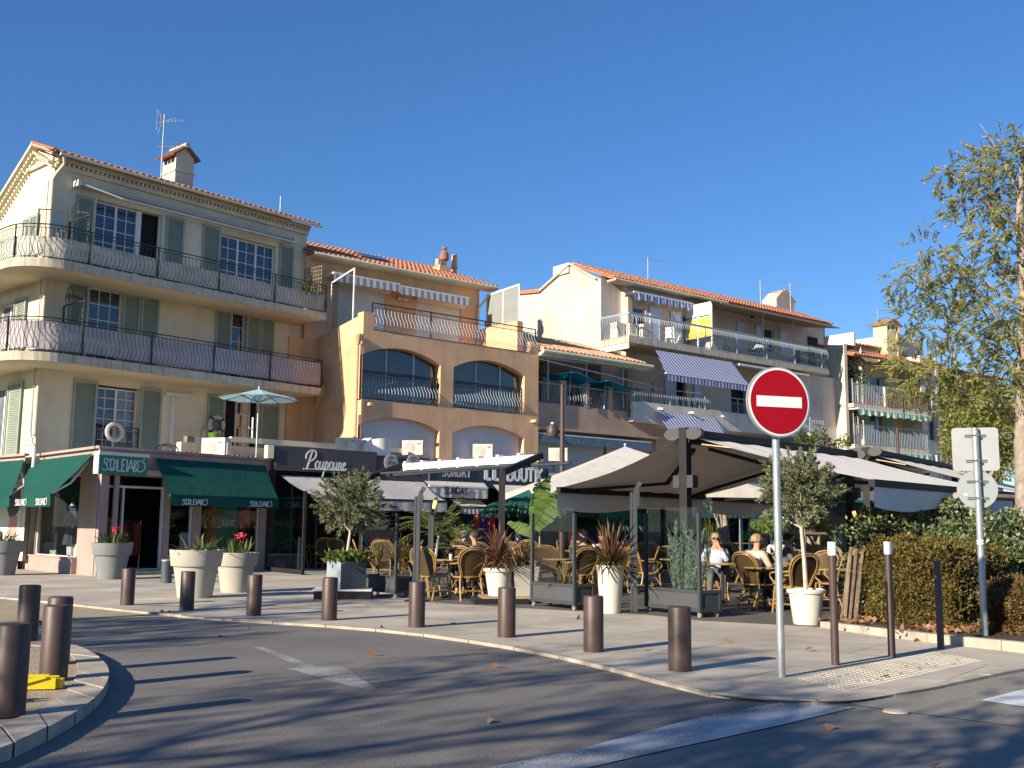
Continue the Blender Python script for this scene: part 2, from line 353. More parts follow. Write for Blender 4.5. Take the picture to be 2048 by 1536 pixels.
M['navy'] = mat('navy_cloth', (.03,.035,.06), .85, .1, 8)
M['greycloth'] = mat('grey_cloth', (.10,.11,.13), .85, .1, 8)
M['yellow'] = mat('yellow_plastic', (.62,.47,.01), .5, .06, 4)
M['lifewhite'] = mat('lifebuoy_white', (.50,.48,.45), .6, .06, 4)
M['cyan'] = fabricmat('pale_blue_canvas', (.42,.68,.82), .35)
M['teal'] = fabricmat('bright_blue_canvas', (.015,.25,.44), .35)
M['parasolgreen'] = fabricmat('dark_green_parasol', (.015,.11,.09), .25)
M['bstripe'] = stripemat('blue_white_awning', (.09,.14,.42), (.60,.62,.68), 4.6, 0, trans=.3)
M['gstripe'] = stripemat('green_white_awning', (.15,.34,.24), (.60,.66,.58), 4.0, 0, trans=.2)
M['greystripe'] = stripemat('grey_white_valance', (.22,.25,.34), (.60,.58,.55), 3.4, 0, trans=.1)
M['bluecv'] = fabricmat('faded_blue_canvas', (.10,.17,.24), .15)
M['screen'] = mat('lilac_balcony_cloth', (.45,.40,.42), .85, .1, 2, .3, 10, bdist=.05)
M['screenw'] = mat('pale_balcony_cloth', (.58,.55,.47), .85, .14, 2, .4, 8, bdist=.06)
M['copper'] = mat('copper_pipe', (.42,.26,.16), .5, .1, 4)
M['rollsh'] = mat('roller_shutter_lilac', (.60,.57,.60), .6, .05, 3)
M['yel'] = mat('yellow_screen_cloth', (.72,.48,.07), .8, .08, 3)
M['lamp'] = None
def emis(name, c, s):
    m, t, p = nt(name); p.inputs['Base Color'].default_value = c+(1,); p.inputs['Emission Color'].default_value = c+(1,); p.inputs['Emission Strength'].default_value = s; return m
M['led'] = emis('warm_led_strip', (1,.62,.3), .9); M['heat'] = emis('orange_heater_glow', (1,.55,.15), 1.0)
# foliage
M['olive'] = leafmat('olive_leaf', (.10,.12,.055), (.17,.19,.09), (.30,.32,.19), .25)
M['hedgeleaf'] = leafmat('brown_green_hedge_leaf', (.05,.07,.018), (.15,.115,.03), (.27,.25,.06), .3)
M['hedgebrown'] = leafmat('reddish_hedge_leaf', (.12,.055,.03), (.19,.10,.05), (.12,.12,.03), .25)
M['pitto'] = leafmat('variegated_leaf', (.05,.09,.03), (.16,.20,.09), (.50,.52,.38), .3)
M['greenleaf'] = leafmat('mid_green_leaf', (.04,.08,.018), (.11,.15,.03), (.22,.22,.05), .35)
M['darkleaf'] = leafmat('dark_green_leaf', (.02,.045,.015), (.05,.09,.025), (.12,.15,.04), .3)
M['yelleaf'] = leafmat('yellow_green_leaf', (.13,.165,.04), (.26,.27,.07), (.42,.38,.11), .45)
M['lavender'] = leafmat('grey_blue_leaf', (.13,.20,.17), (.22,.30,.27), (.34,.42,.38), .25)
M['cordy'] = leafmat('purple_brown_strap_leaf', (.12,.045,.04), (.20,.09,.06), (.24,.20,.07), .25)
M['cordygreen'] = leafmat('green_brown_strap_leaf', (.09,.10,.025), (.17,.13,.05), (.20,.09,.05), .25)
M['drystrap'] = leafmat('dry_strap_leaf', (.30,.19,.08), (.42,.28,.12), (.24,.22,.09), .25)
M['strap'] = leafmat('green_strap_leaf', (.07,.12,.03), (.16,.20,.06), (.24,.25,.10), .3)
M['banana'] = leafmat('banana_leaf', (.10,.19,.04), (.16,.26,.07), (.2,.3,.09), .4, .4)
M['palm'] = leafmat('palm_leaf', (.06,.11,.02), (.14,.17,.04), (.28,.22,.07), .35)
M['weep'] = leafmat('bright_weeping_leaf', (.10,.19,.02), (.19,.30,.04), (.30,.38,.08), .45)
M['deadleaf'] = leafmat('dead_leaf', (.20,.09,.04), (.30,.16,.08), (.38,.25,.14), .15)
M['redfl'] = leafmat('red_flower', (.50,.04,.05), (.6,.08,.08), None, .2)
# ================================================================ ground and street
def g2(pts, z=0.0): return [tuple(G(x, y, z)[:2]) for x, y in pts]
def sheet(name, pts, z, m, parent=None, kind='structure'):
    return part(name, MB().poly([(x, y, z) for x, y in pts]), m, parent, kind=kind)
sheet('ground', [(-400,-300),(400,-300),(400,900),(-400,900)], -.07, M['asphalt'])
sheet('road', [(-60,-40),(60,-40),(60,40),(-60,60)], -.030, M['asphalt'])
kerbpx = [(-700,1150),(-300,1177),(0,1194),(80,1202),(244,1220),(366,1232),(500,1242),(600,1247),(700,1254),(800,1263),(860,1270),(980,1287),(1100,1308),(1200,1331),(1300,1358),(1400,1384),(1450,1392),(1510,1398),(1570,1401),(1640,1403),(1700,1401),(1730,1398),(1790,1388),(1878,1373),(1950,1357),(2048,1338),(2300,1290),(2700,1230)]
kp = [Vector(p) for p in g2(kerbpx)]
def resample(pts, step):
    out = [pts[0]]; acc = 0
    for a, b in zip(pts[:-1], pts[1:]):
        L = (b-a).length; t = step - acc
        while t <= L: out.append(a + (b-a)*(t/L)); t += step
        acc = (acc + L) % step
    return out
def smooth(pts, k=3):
    for _ in range(k):
        q = [pts[0]]
        for a, b in zip(pts[:-1], pts[1:]): q += [a*.75+b*.25, a*.25+b*.75]
        pts = q + [pts[-1]]
    return pts
kps = smooth(kp, 2)
pave = sheet('pavement', [tuple(p) for p in kps] + [(60,70),(-60,90)], 0.0, None)
def pavingmat():
    m = M['paving'].copy(); m.name = 'jointed_concrete_paving'; t = m.node_tree; N = t.nodes.new; lk = t.links.new; p = t.nodes['Principled BSDF']
    tc = N('ShaderNodeTexCoord'); mp = N('ShaderNodeMapping'); mp.inputs['Rotation'].default_value = (0,0,R(38)); lk(tc.outputs['Object'], mp.inputs[0])
    b = N('ShaderNodeTexBrick'); b.inputs['Scale'].default_value = .17; b.inputs['Mortar Size'].default_value = .0018; b.inputs['Mortar Smooth'].default_value = .0
    b.inputs['Color1'].default_value = (1,1,1,1); b.inputs['Color2'].default_value = (.90,.90,.91,1); b.inputs['Mortar'].default_value = (.55,.53,.5,1); lk(mp.outputs[0], b.inputs[0])
    st = N('ShaderNodeTexNoise'); st.inputs['Scale'].default_value = .55; st.inputs['Detail'].default_value = 7; st.inputs['Roughness'].default_value = .7; lk(tc.outputs['Object'], st.inputs[0])
    mr = N('ShaderNodeMapRange'); mr.inputs[1].default_value = .42; mr.inputs[2].default_value = .62; mr.inputs[3].default_value = .78; mr.inputs[4].default_value = 1.04; lk(st.outputs[0], mr.inputs[0])
    src = p.inputs['Base Color'].links[0].from_socket
    a = N('ShaderNodeVectorMath'); a.operation = 'MULTIPLY'; lk(src, a.inputs[0]); lk(b.outputs[0], a.inputs[1])
    c = N('ShaderNodeVectorMath'); c.operation = 'SCALE'; lk(a.outputs[0], c.inputs[0]); lk(mr.outputs[0], c.inputs['Scale']); lk(c.outputs[0], p.inputs['Base Color']); return m
pave.data.materials.clear(); pave.data.materials.append(pavingmat())
# kerb stones, one by one
kr = resample(kps, .9)
for a, b in zip(kr[:-1], kr[1:]):
    if a.length > 45 or b.x < -22 or b.x > 16: continue
    d = (b-a).normalized(); n = Vector((-d.y, d.x)); g = .006
    if n.y < 0: n = -n
    jz = random.uniform(-.003,.004)
    q = [a+d*g, b-d*g, b-d*g+n*.10, a+d*g+n*.10]
    part('kerb_stone', MB().prism([tuple(v) for v in q], -.07, .006+jz), M['kerb'], pave)
# tarmac patches and markings
sheet('light_tarmac', g2([(1712,1412),(2048,1455),(2600,1560),(2900,3000),(300,3000),(820,1620),(1170,1534),(1400,1486)], -.026), -.026, M['asphalt2'])
sheet('beige_tarmac', g2([(1700,1404),(1730,1400),(1790,1390),(1878,1375),(1950,1359),(2048,1340),(2300,1292),(2700,1232),(3000,1500),(2048,1454),(1716,1411)], -.023), -.023, M['asphalt3'])
sheet('cobbled_strip', g2([(-400,1179),(0,1196),(80,1204),(244,1222),(366,1234),(255,1235),(150,1239),(0,1246),(-400,1240)], -.024), -.024, M['gravel'])
sheet('road_arrow', g2([(502,1292),(526,1293.5),(632,1333),(684,1330),(766,1386),(667,1364),(595,1342),(557,1335.5),(606,1334.5)], -.026), -.026, M['paintfaint'])
sheet('stop_band', g2([(1560,1405),(1712,1414),(1560,1450),(1330,1500),(1170,1536),(900,1610),(700,1590),(1150,1500),(1400,1434)], -.018), -.018, M['paint'])
sheet('crossing_stripe', g2([(1962,1400),(2048,1378),(2300,1325),(2420,1370),(2200,1440),(2048,1413)], -.018), -.018, M['whitesign'])
# tactile studs
mb = MB(); A, B_, C_ = [Vector((*p, 0)) for p in g2([(1592,1356),(1868,1303),(1690,1384)])]
ux, uy = (B_-A), (C_-A); nu, nv = int(ux.length/.075), int(uy.length/.075)
for i in range(nu):
    for j in range(nv):
        if random.random() < .04: continue
        p = A + ux*((i+.5)/nu) + uy*((j+.5)/nv); mb.lathe([(.022,0),(.017,.006)], 6, (p.x, p.y, 0))
part('tactile_studs', mb, mat('studs', (.47,.43,.36), .8, .2, 3), None, kind='stuff', label='rows of small pale tactile studs set in the pavement')
# metal road stud and drain covers
o = part('road_stud', MB().lathe([(.10,0),(.09,.012),(.04,.018)], 20), M['kerb'], loc=G(1792,1424,-.02)); tag(o, 'round metal survey stud set in the grey tarmac', 'road stud')
for px, py, r in ((640,1183,.35),(560,1200,.30),(440,1173,.33)):
    o = part('manhole_cover', MB().lathe([(r,0),(r-.01,.006),(r-.04,.006),(r-.045,.003)], 28), M['paving'], loc=G(px,py,0)); tag(o, 'flush round concrete cover in the pavement %s' % ('left of the planted box on the trolley' if px==560 else 'behind the dark box planter row' if px==640 else 'beside the large cream pots'), 'cover')

# traffic island
isl = thing('traffic_island', 'curved gravel island', None, (0,0,0)); isl['kind'] = 'structure'; del isl['label']
outer = [Vector(p) for p in g2([(-150,1262),(60,1277),(100,1282),(150,1289),(180,1302),(205,1318),(217,1335),(219,1350),(211,1372),(192,1394),(150,1425),(80,1462),(0,1497),(-250,1590)], .06)]
inner = [Vector(p) for p in g2([(-150,1275),(50,1290),(95,1292),(125,1297),(143,1308),(152,1322),(157,1338),(148,1362),(128,1386),(88,1412),(0,1453),(-250,1540)], .06)]
outer, inner = smooth(outer, 2), smooth(inner, 2)
part('island_bed', MB().prism([tuple(p) for p in inner[::-1]] + [tuple(G(-500,1400,.06)[:2])][::-1], -.06, .052), M['gravel'], isl)
no = 16
def at_t(pts, t):
    f = t*(len(pts)-1); i = min(int(f), len(pts)-2); return pts[i]*(1-(f-i)) + pts[i+1]*(f-i)
for i in range(no):
    t0, t1 = i/no+.0015, (i+1)/no-.0015; mb = MB(); s = [at_t(outer, t0+(t1-t0)*k/3) for k in range(4)]; q = [at_t(inner, t0+(t1-t0)*k/3) for k in range(4)]
    mb.prism([tuple(p) for p in s+q[::-1]][::-1], -.05, .062+random.uniform(-.003,.003)); part('kerb_stone', mb, M['kerb'], isl)

# bollards
bp = thing('bollard', '', 'bollard', group='brown steel bollards along the road edge')
part('post', MB().lathe([(.112,0),(.112,.592),(.108,.60)], 32, cap=False), M['rust'], bp, smooth=True); part('cap', MB().lathe([(.108,.597),(.10,.606),(.0,.608)], 32, cap=False), M['rust'], bp, smooth=True)
tr = proto_tree(bp)
bl = [(1360,1341,0,'brown steel bollard nearest the no entry sign pole'),(1187,1303,0,'brown steel bollard in front of the tall white cylindrical pot'),(1013,1274,0,'brown steel bollard in front of the white pot on its plinth'),
      (833,1254,0,'brown steel bollard below the slim dark awning support beside the rattan chairs'),(658,1240,0,'brown steel bollard hiding the corner of the zinc planter'),(507,1231,0,'brown steel bollard just right of the two large cream pots'),
      (373,1220,0,'brown steel bollard standing in front of the larger cream pot'),(254,1210,0,'brown steel bollard between the slate pot and the large cream pot'),
      (106,1359,.06,'widest foreground bollard on the gravel island beside the yellow barrier foot'),(53,1282,.06,'island bollard farthest back from the yellow barrier foot'),(113,1326,.06,'island bollard hidden behind another so only its top shows'),(15,1430,.06,'island bollard cut by the edge of the photo, nearest the kerb corner')]
for i, (px, py, z, lb) in enumerate(bl):
    p = G(px, py, z)
    if i == 0: bp.location = p; bp['label'] = lb
    else: dup(bp, tr, None, p, random.uniform(0,6), lb)
# slim posts
tp = thing('slim_post', 'slim brown post with white cap directly right of the no entry sign', 'post', G(1671,1330), group='slim brown posts by the tactile paving')
part('shaft', MB().lathe([(.040,0),(.040,1.10)], 20), M['rust'], tp, smooth=True); part('white_cap', MB().lathe([(.043,1.10),(.043,1.235)], 20), M['whitesign'], tp, smooth=False)
dup(tp, proto_tree(tp), None, G(1784,1313), .5, 'slim brown post with white cap in front of the brown hedge')
t3 = thing('slim_post', 'shorter slim brown post without a white cap, by the hedge', 'post', G(1882,1298), group='slim brown posts by the tactile paving')
part('shaft', MB().lathe([(.040,0),(.040,1.0),(.036,1.01)], 20), M['rust'], t3, smooth=True)
# no entry sign
ns = thing('no_entry_sign', 'round red no entry sign with white bar on a galvanised pole', 'road sign', G(1563,1354), R(17))
part('pole', MB().lathe([(.036,0),(.036,2.55)], 20), M['galv'], ns, smooth=True)
SZ = D(1556,805,10.0).z; mb = MB(); rr = .325
def disc(mb, r, y0, y1, cz, n=56):
    return mb.wallprism([(r*math.cos(2*math.pi*k/n), cz+r*math.sin(2*math.pi*k/n)) for k in range(n)], y0, y1)
part('rim', disc(MB(), rr+.014, -.072, -.045, SZ), M['signback'], ns); part('white_ring', disc(MB(), rr, -.076, -.0725, SZ), M['whitesign'], ns)
part('red_face', disc(MB(), rr-.018, -.080, -.0765, SZ), M['red'], ns); part('white_bar', MB().box(-.243,.243,-.084,-.0805,SZ-.052,SZ+.052), M['whitesign'], ns)
for dz in (.14,-.14): part('bracket', MB().box(-.09,.09,-.045,-.03,SZ+dz-.015,SZ+dz+.015).lathe([(.041,SZ+dz-.015),(.041,SZ+dz+.015)], 12), M['galv'], ns)
# signs seen from behind
P0 = G(1970,1268,.10); rs = thing('rear_sign_pole', 'galvanised pole carrying a square and a round sign seen from behind', 'road sign', P0, R(-18))
dd = P0.y; part('pole', MB().lathe([(.042,-.02),(.042,D(1957,856,dd).z-P0.z)], 20), M['galv'], rs, smooth=True)
zc = D(1962,898,dd).z-P0.z; w = .275; c = .045
pts = []
for sx, sz, a0 in ((1,1,0),(-1,1,90),(-1,-1,180),(1,-1,270)):
    for k in range(5): a = R(a0+k*22.5); pts.append((sx*(w-c)+c*math.cos(a), zc+sz*(w-c)+c*math.sin(a)))
sq = part('square_sign', MB().wallprism(pts, .05, .062), M['signback'], rs)
zc2 = D(1964,979,dd).z-P0.z; rd = part('round_sign', disc(MB(), .24, .05, .062, zc2), M['signbackd'], rs)
for z, pr in ((zc+.17,sq),(zc-.15,sq),(zc2+.10,rd),(zc2-.11,rd)):
    part('bracket', MB().box(-.12,.13,.034,.0485,z-.016,z-.008).box(-.12,.13,.034,.0485,z+.006,z+.014).box(-.045,.045,-.046,-.034,z-.012,z+.012), M['acdark'], pr)
part('sticker', MB().box(-.16,-.12,.045,.0495,zc2-.075,zc2-.045), M['whitesign'], rd)
part('tape_band', MB().lathe([(.0435,1.10),(.0435,1.12)], 16).lathe([(.0435,1.135),(.0435,1.155)], 16), M['whitesign'], rs)
# street lamps
def lamp(px, py_top, d, label, head):
    p = D(px, 1000, d); t = thing('street_lamp', label, 'street lamp', (p.x, p.y, 0), group='brown street lamps among the awnings'); h = D(px, py_top, d).z
    part('pole', MB().lathe([(.09,0),(.075,h*.6),(.055,h)], 14), M['rust'], t, smooth=True)
    part('tip_ring', MB().lathe([(.07,h),(.07,h+.03)], 12), M['rust'], t)
    if head:
        hz = D(px-17, head, d).z; hd = part('lamp_head', MB().lathe([(.02,.2),(.12,.17),(.17,.05),(.18,-.1),(.15,-.17),(.06,-.18)][::-1], 18, (-.28,0,hz)), M['rust'], t, smooth=True)
        part('arm', MB().box(-.15,0,-.03,.03,hz-.04,hz+.04), M['rust'], hd)
        hh = part('finial', MB().ball((-.28,0,hz+.22),(.05,.05,.04)), M['white'], hd)
    return t
lamp(1124, 772, 30, 'brown street lamp post with a bowl shaped head in front of the terrace building', 862)
lamp(1800, 858, 43, 'thin brown lamp post rising above the right hand awnings before the yellow house', None)
# big pots
PROF = [(.31,0),(.315,.02),(.405,.58),(.445,.58),(.455,.60),(.49,.86),(.495,.88),(.455,.88),(.45,.80),(.02,.80)]
def blades(name, m, n, r0, h, L, W, spread, c=(0,0,0), seg=5, droop=1.0, parent=None, up=(0.5,1.3), label=None, rndh=0.0):
    mb = MB()
    for i in range(n):
        a = random.uniform(0, 2*math.pi); r = r0*math.sqrt(random.random()); base = Vector((c[0]+r*math.cos(a), c[1]+r*math.sin(a), c[2]+h+random.uniform(-rndh,rndh)))
        az = a + random.uniform(-.7,.7); el = random.uniform(*up); l = L*random.uniform(.65,1.1); d = Vector((math.cos(az)*math.cos(el), math.sin(az)*math.cos(el), math.sin(el))); p = base.copy(); s = Vector((-math.sin(az), math.cos(az), 0))
        k0 = len(mb.v); g = Vector((0,0,-1))*droop*spread
        for k in range(seg+1):
            t = k/seg; w = W*(.55+.9*t)*(1-t)**.6 if k < seg else 0; w = max(w, .001)
            mb.v += [tuple(p - s*w/2), tuple(p + s*w/2)]
            if k < seg: mb.f.append((k0+2*k, k0+2*k+1, k0+2*k+3, k0+2*k+2))
            p = p + d*(l/seg); d = (d + g*(1.0/seg)*(.4+t)).normalized()
    return part(name, mb, m, parent, smooth=True, label=label)
def bigpot(px, py, label, pm, plant, sc=1.0, flower=False, plabel=''):
    p = G(px, py); t = thing('flower_pot', label, 'flower pot', p, group='large round pots on the pavement'); t.scale = (sc,)*3
    part('pot', MB().lathe(PROF, 40, cap=False), pm, t, smooth=True); part('soil', MB().lathe([(.44,.81),(.0,.83)], 24, cap=False), M['soil'], t)
    q = thing('potted_plant', plabel, 'plant', p, group='strappy plants in the large pots'); q.scale = (sc,)*3
    blades('leaves', plant, 46, .30, .82, .42, .065, .9, parent=q, up=(.25,1.4), droop=1.1); blades('leaves', M['greenleaf'], 30, .34, .82, .28, .05, .9, parent=q, up=(.1,1.2))
    if flower:
        fl = MB(); P = []; Dv = []
        for i in range(26): a = Vector((random.gauss(.1,.06), random.gauss(-.1,.05), 1.20+random.gauss(0,.05))); P.append(a); Dv.append((random.gauss(0,1), random.gauss(0,1), random.gauss(.3,1)))
        put('flower', leafmesh('flower', P, Dv, .10, .04, M['redfl']), q); part('stem', MB().tube([(.05,-.05,.82),(.1,-.1,1.2)], .012, 5), M['strap'], q)
bigpot(3,1150,'dark slate pot cut by the edge, in front of the shop poster',M['potdark'],M['strap'],1.0,False,'spilling grassy plant in the slate pot at the photo edge')
bigpot(221,1158,'dark slate pot in front of the shop door',M['potdark'],M['darkleaf'],1.0,True,'dark leafy plant with red flowers before the shop door')
bigpot(389,1195,'larger cream pot standing nearer the road',M['potgrey'],M['strap'],1.0,False,'broad leaved plant filling the nearer cream pot')
bigpot(470,1184,'cream pot tucked behind the larger cream one',M['potgrey'],M['strap'],.9,True,'broad leaved plant with red flower in the rear cream pot')
p = G(332,1166); t = thing('ash_bin', 'small blue grey cylindrical bin behind the cream pot', 'bin', p); part('body', MB().lathe([(.125,0),(.125,.50)], 24), M['zinc'], t, smooth=False); part('lid', MB().lathe([(.132,.50),(.132,.53),(.1,.545)], 24), M['galv'], t)
# yellow barrier foot
p = G(68,1376,.062); t = thing('barrier_foot', 'folded yellow plastic barrier lying on the island gravel', 'barrier', p, R(12))
part('channel', MB().box(-.17,.17,-.06,.06,0,.02).box(-.17,.17,-.075,-.055,0,.085).box(-.17,.17,.055,.075,0,.085), M['yellow'], t)
part('end_block', MB().box(.15,.215,-.045,.045,.0,.07), M['yellow'], t); part('strut', MB().beam((-.2,-.09,.02),(.10,-.085,.10),.02,.03), M['yellow'], t); part('rail', MB().box(-.3,.11,-.02,.012,.088,.105), M['yellow'], t)
p = G(18,1402,.062); t = thing('barrier_foot', 'second yellow barrier piece half hidden behind the edge bollard', 'barrier', p, R(12)); part('channel', MB().box(-.12,.09,-.05,.05,0,.02).box(-.12,.09,-.06,-.045,0,.07).box(-.12,.09,.045,.06,0,.07), M['yellow'], t)
# planted bed on the right
bedpx = [(1640,1255),(1700,1264),(1811,1279),(1906,1291),(2048,1306),(2400,1350),(2800,1420)]
bk = smooth([Vector(p) for p in g2(bedpx)], 2)
bko = [p+Vector((-(q-p).y,(q-p).x)).normalized()*.11 for p, q in zip(bk[:-1], bk[1:])]
bed = part('planting_bed', MB().prism([tuple(p) for p in bko] + [tuple(v) for v in ((14,13),(16,24),(7.2,22))], -.02, .075), M['soil'], kind='structure')
br = resample(bk, 1.0); L0 = 0
for i, (a, b) in enumerate(zip(br[:-1], br[1:])):
    d = (b-a).normalized(); n = Vector((-d.y, d.x)); n = -n if n.y < 0 else n; h0 = min(.13, .085+.010*i); h1 = min(.13, .085+.010*(i+1)); a2, b2 = a+d*.005, b-d*.005
    mb = MB(); q = [a2, b2, b2+n*.13, a2+n*.13]; k = len(mb.v); mb.v += [(v.x,v.y,-.03) for v in q] + [(q[0].x,q[0].y,h0),(q[1].x,q[1].y,h1),(q[2].x,q[2].y,h1),(q[3].x,q[3].y,h0)]
    mb.f += [(0,3,2,1),(4,5,6,7),(0,1,5,4),(1,2,6,5),(2,3,7,6),(3,0,4,7)]; part('kerb_stone', mb, M['kerb'], bed)
# fallen leaves
P = []; Dv = []; 
for px, py, n, s in ((1745,1243,90,40),(1960,1262,90,60),(1850,1262,60,50)):
    for i in range(n):
        v = G(px+random.gauss(0,s), py+random.gauss(0,4), .08); P.append((v.x, v.y, .08+random.random()*.05)); Dv.append((random.gauss(0,1), random.gauss(0,1), random.gauss(.1,.4)))
for px, py in ((738,1306),(436,1271),(1155,1236),(650,1215),(740,1212),(1610,1303),(1160,1240),(900,1247),(1826,1284),(1290,1300),(1000,1330),(500,1260),(300,1232),(345,1227),(760,1256),(1460,1285),(1760,1355),(1645,1452),(1848,1530),(980,1440),(330,1227)):
    v = G(px, py); P.append((v.x, v.y, -.015 if py > 1262 and px < 1000 else .01)); Dv.append((random.gauss(0,1), random.gauss(0,1), random.gauss(.15,.15)))
put('fallen_leaves', leafmesh('fallen_leaves', P, Dv, .10, .07, M['deadleaf'], .3), kind='stuff', label='brown fallen leaves scattered on the paving and in the bed')
# ================================================================ buildings
def shutter(parent, x0, x1, z0, z1, y=-.05, m=None, slats=True, name='shutter', arch=False, label=None):
    m = m or M['shutter']; f = .07; mb = MB()
    mb.box(x0, x0+f, y, y+.045, z0, z1).box(x1-f, x1, y, y+.045, z0, z1).box(x0+f, x1-f, y+.002, y+.043, z0, z0+.14).box(x0+f, x1-f, y+.002, y+.043, z1-.10, z1)
    o = part(name, mb, m, parent, label=label)
    if slats:
        s = MB(); n = int((z1-z0-.24)/.055); 
        for i in range(n):
            z = z0+.14+(i+.5)*(z1-z0-.24)/n; s.quad((x0+f,y+.004,z-.024),(x1-f,y+.004,z-.024),(x1-f,y+.034,z+.022),(x0+f,y+.034,z+.022)); s.quad((x0+f,y+.034,z+.022),(x1-f,y+.034,z+.022),(x1-f,y+.036,z+.030),(x0+f,y+.036,z+.030))
        so = part('slats', s, m, o, kind='stuff')
    else: part('panel', MB().box(x0+f, x1-f, y+.012, y+.03, z0+.14, z1-.1), m, o)
    return o
def window(parent, x0, x1, z0, z1, y, cols, rows, m=None, gm=None, leaves=1, curtain=False, mull=.05, name='window'):
    m = m or M['white']; mb = MB(); e = mull
    mb.box(x0,x0+e,y,y+.06,z0,z1).box(x1-e,x1,y,y+.06,z0,z1).box(x0+e,x1-e,y+.001,y+.059,z0,z0+e).box(x0+e,x1-e,y+.001,y+.059,z1-e,z1)
    for k in range(1, leaves): xx = x0+(x1-x0)*k/leaves; mb.box(xx-.04,xx+.04,y-.012,y+.062,z0+e,z1-e)
    o = part(name, mb, m, parent)
    bars = MB()
    for k in range(1, cols*leaves):
        if k % cols: xx = x0+(x1-x0)*k/(cols*leaves); bars.box(xx-.012,xx+.012,y+.012,y+.04,z0+e,z1-e)
    for k in range(1, rows): zz = z0+(z1-z0)*k/rows; bars.box(x0+e,x1-e,y+.014,y+.038,zz-.012,zz+.012)
    if cols*leaves*rows > 1: part('glazing_bars', bars, m, o)
    g = gm or M['glasswin']
    if cols*rows*leaves <= 30:
        for i in range(cols*leaves):
            for j in range(rows):
                a, b = x0+(x1-x0)*i/(cols*leaves), x0+(x1-x0)*(i+1)/(cols*leaves); c, d = z0+(z1-z0)*j/rows, z0+(z1-z0)*(j+1)/rows; t = random.uniform(-.0015,.0015)
                mm = M['pane_lt'] if curtain and i >= cols*leaves*curtain else g
                part('pane', MB().quad((a+.01,y+.028+t,c+.01),(b-.01,y+.028-t,c+.01),(b-.01,y+.028-t,d-.01),(a+.01,y+.028+t,d-.01)), mm, o)
    else: part('pane', MB().quad((x0,y+.028,z0),(x1,y+.028,z0),(x1,y+.028,z1),(x0,y+.028,z1)), g, o)
    return o
_bal = {}
def baluster_mesh(h, belly, r, kind='belly'):
    k = (round(h,3), round(belly,3), r, kind)
    if k not in _bal:
        if kind == 'belly': sh = [(0,0),(.05,0),(.18,.75),(.32,1),(.5,.72),(.68,.18),(.8,0),(1,0)]
        elif kind == 'wave': sh = [(0,0),(.12,-.9),(.3,-.9),(.5,0),(.7,.8),(.88,.7),(1,0)]
        else: sh = [(0,0),(1,0)]
        sm = []
        for (a, b), (c, d) in zip(sh[:-1], sh[1:]): sm += [(a,b)]
        sm.append(sh[-1])
        if kind != 'straight':
            q = [sm[0]]
            for a, b in zip(sm[:-1], sm[1:]): q += [(a[0]*.72+b[0]*.28, a[1]*.72+b[1]*.28), (a[0]*.28+b[0]*.72, a[1]*.28+b[1]*.72)]
            sm = q + [sm[-1]]
        _bal[k] = MB().tube([(0,-belly*b,h*a) for a, b in sm], r, 4, cap=False)
    return _bal[k], k
_balme = {}
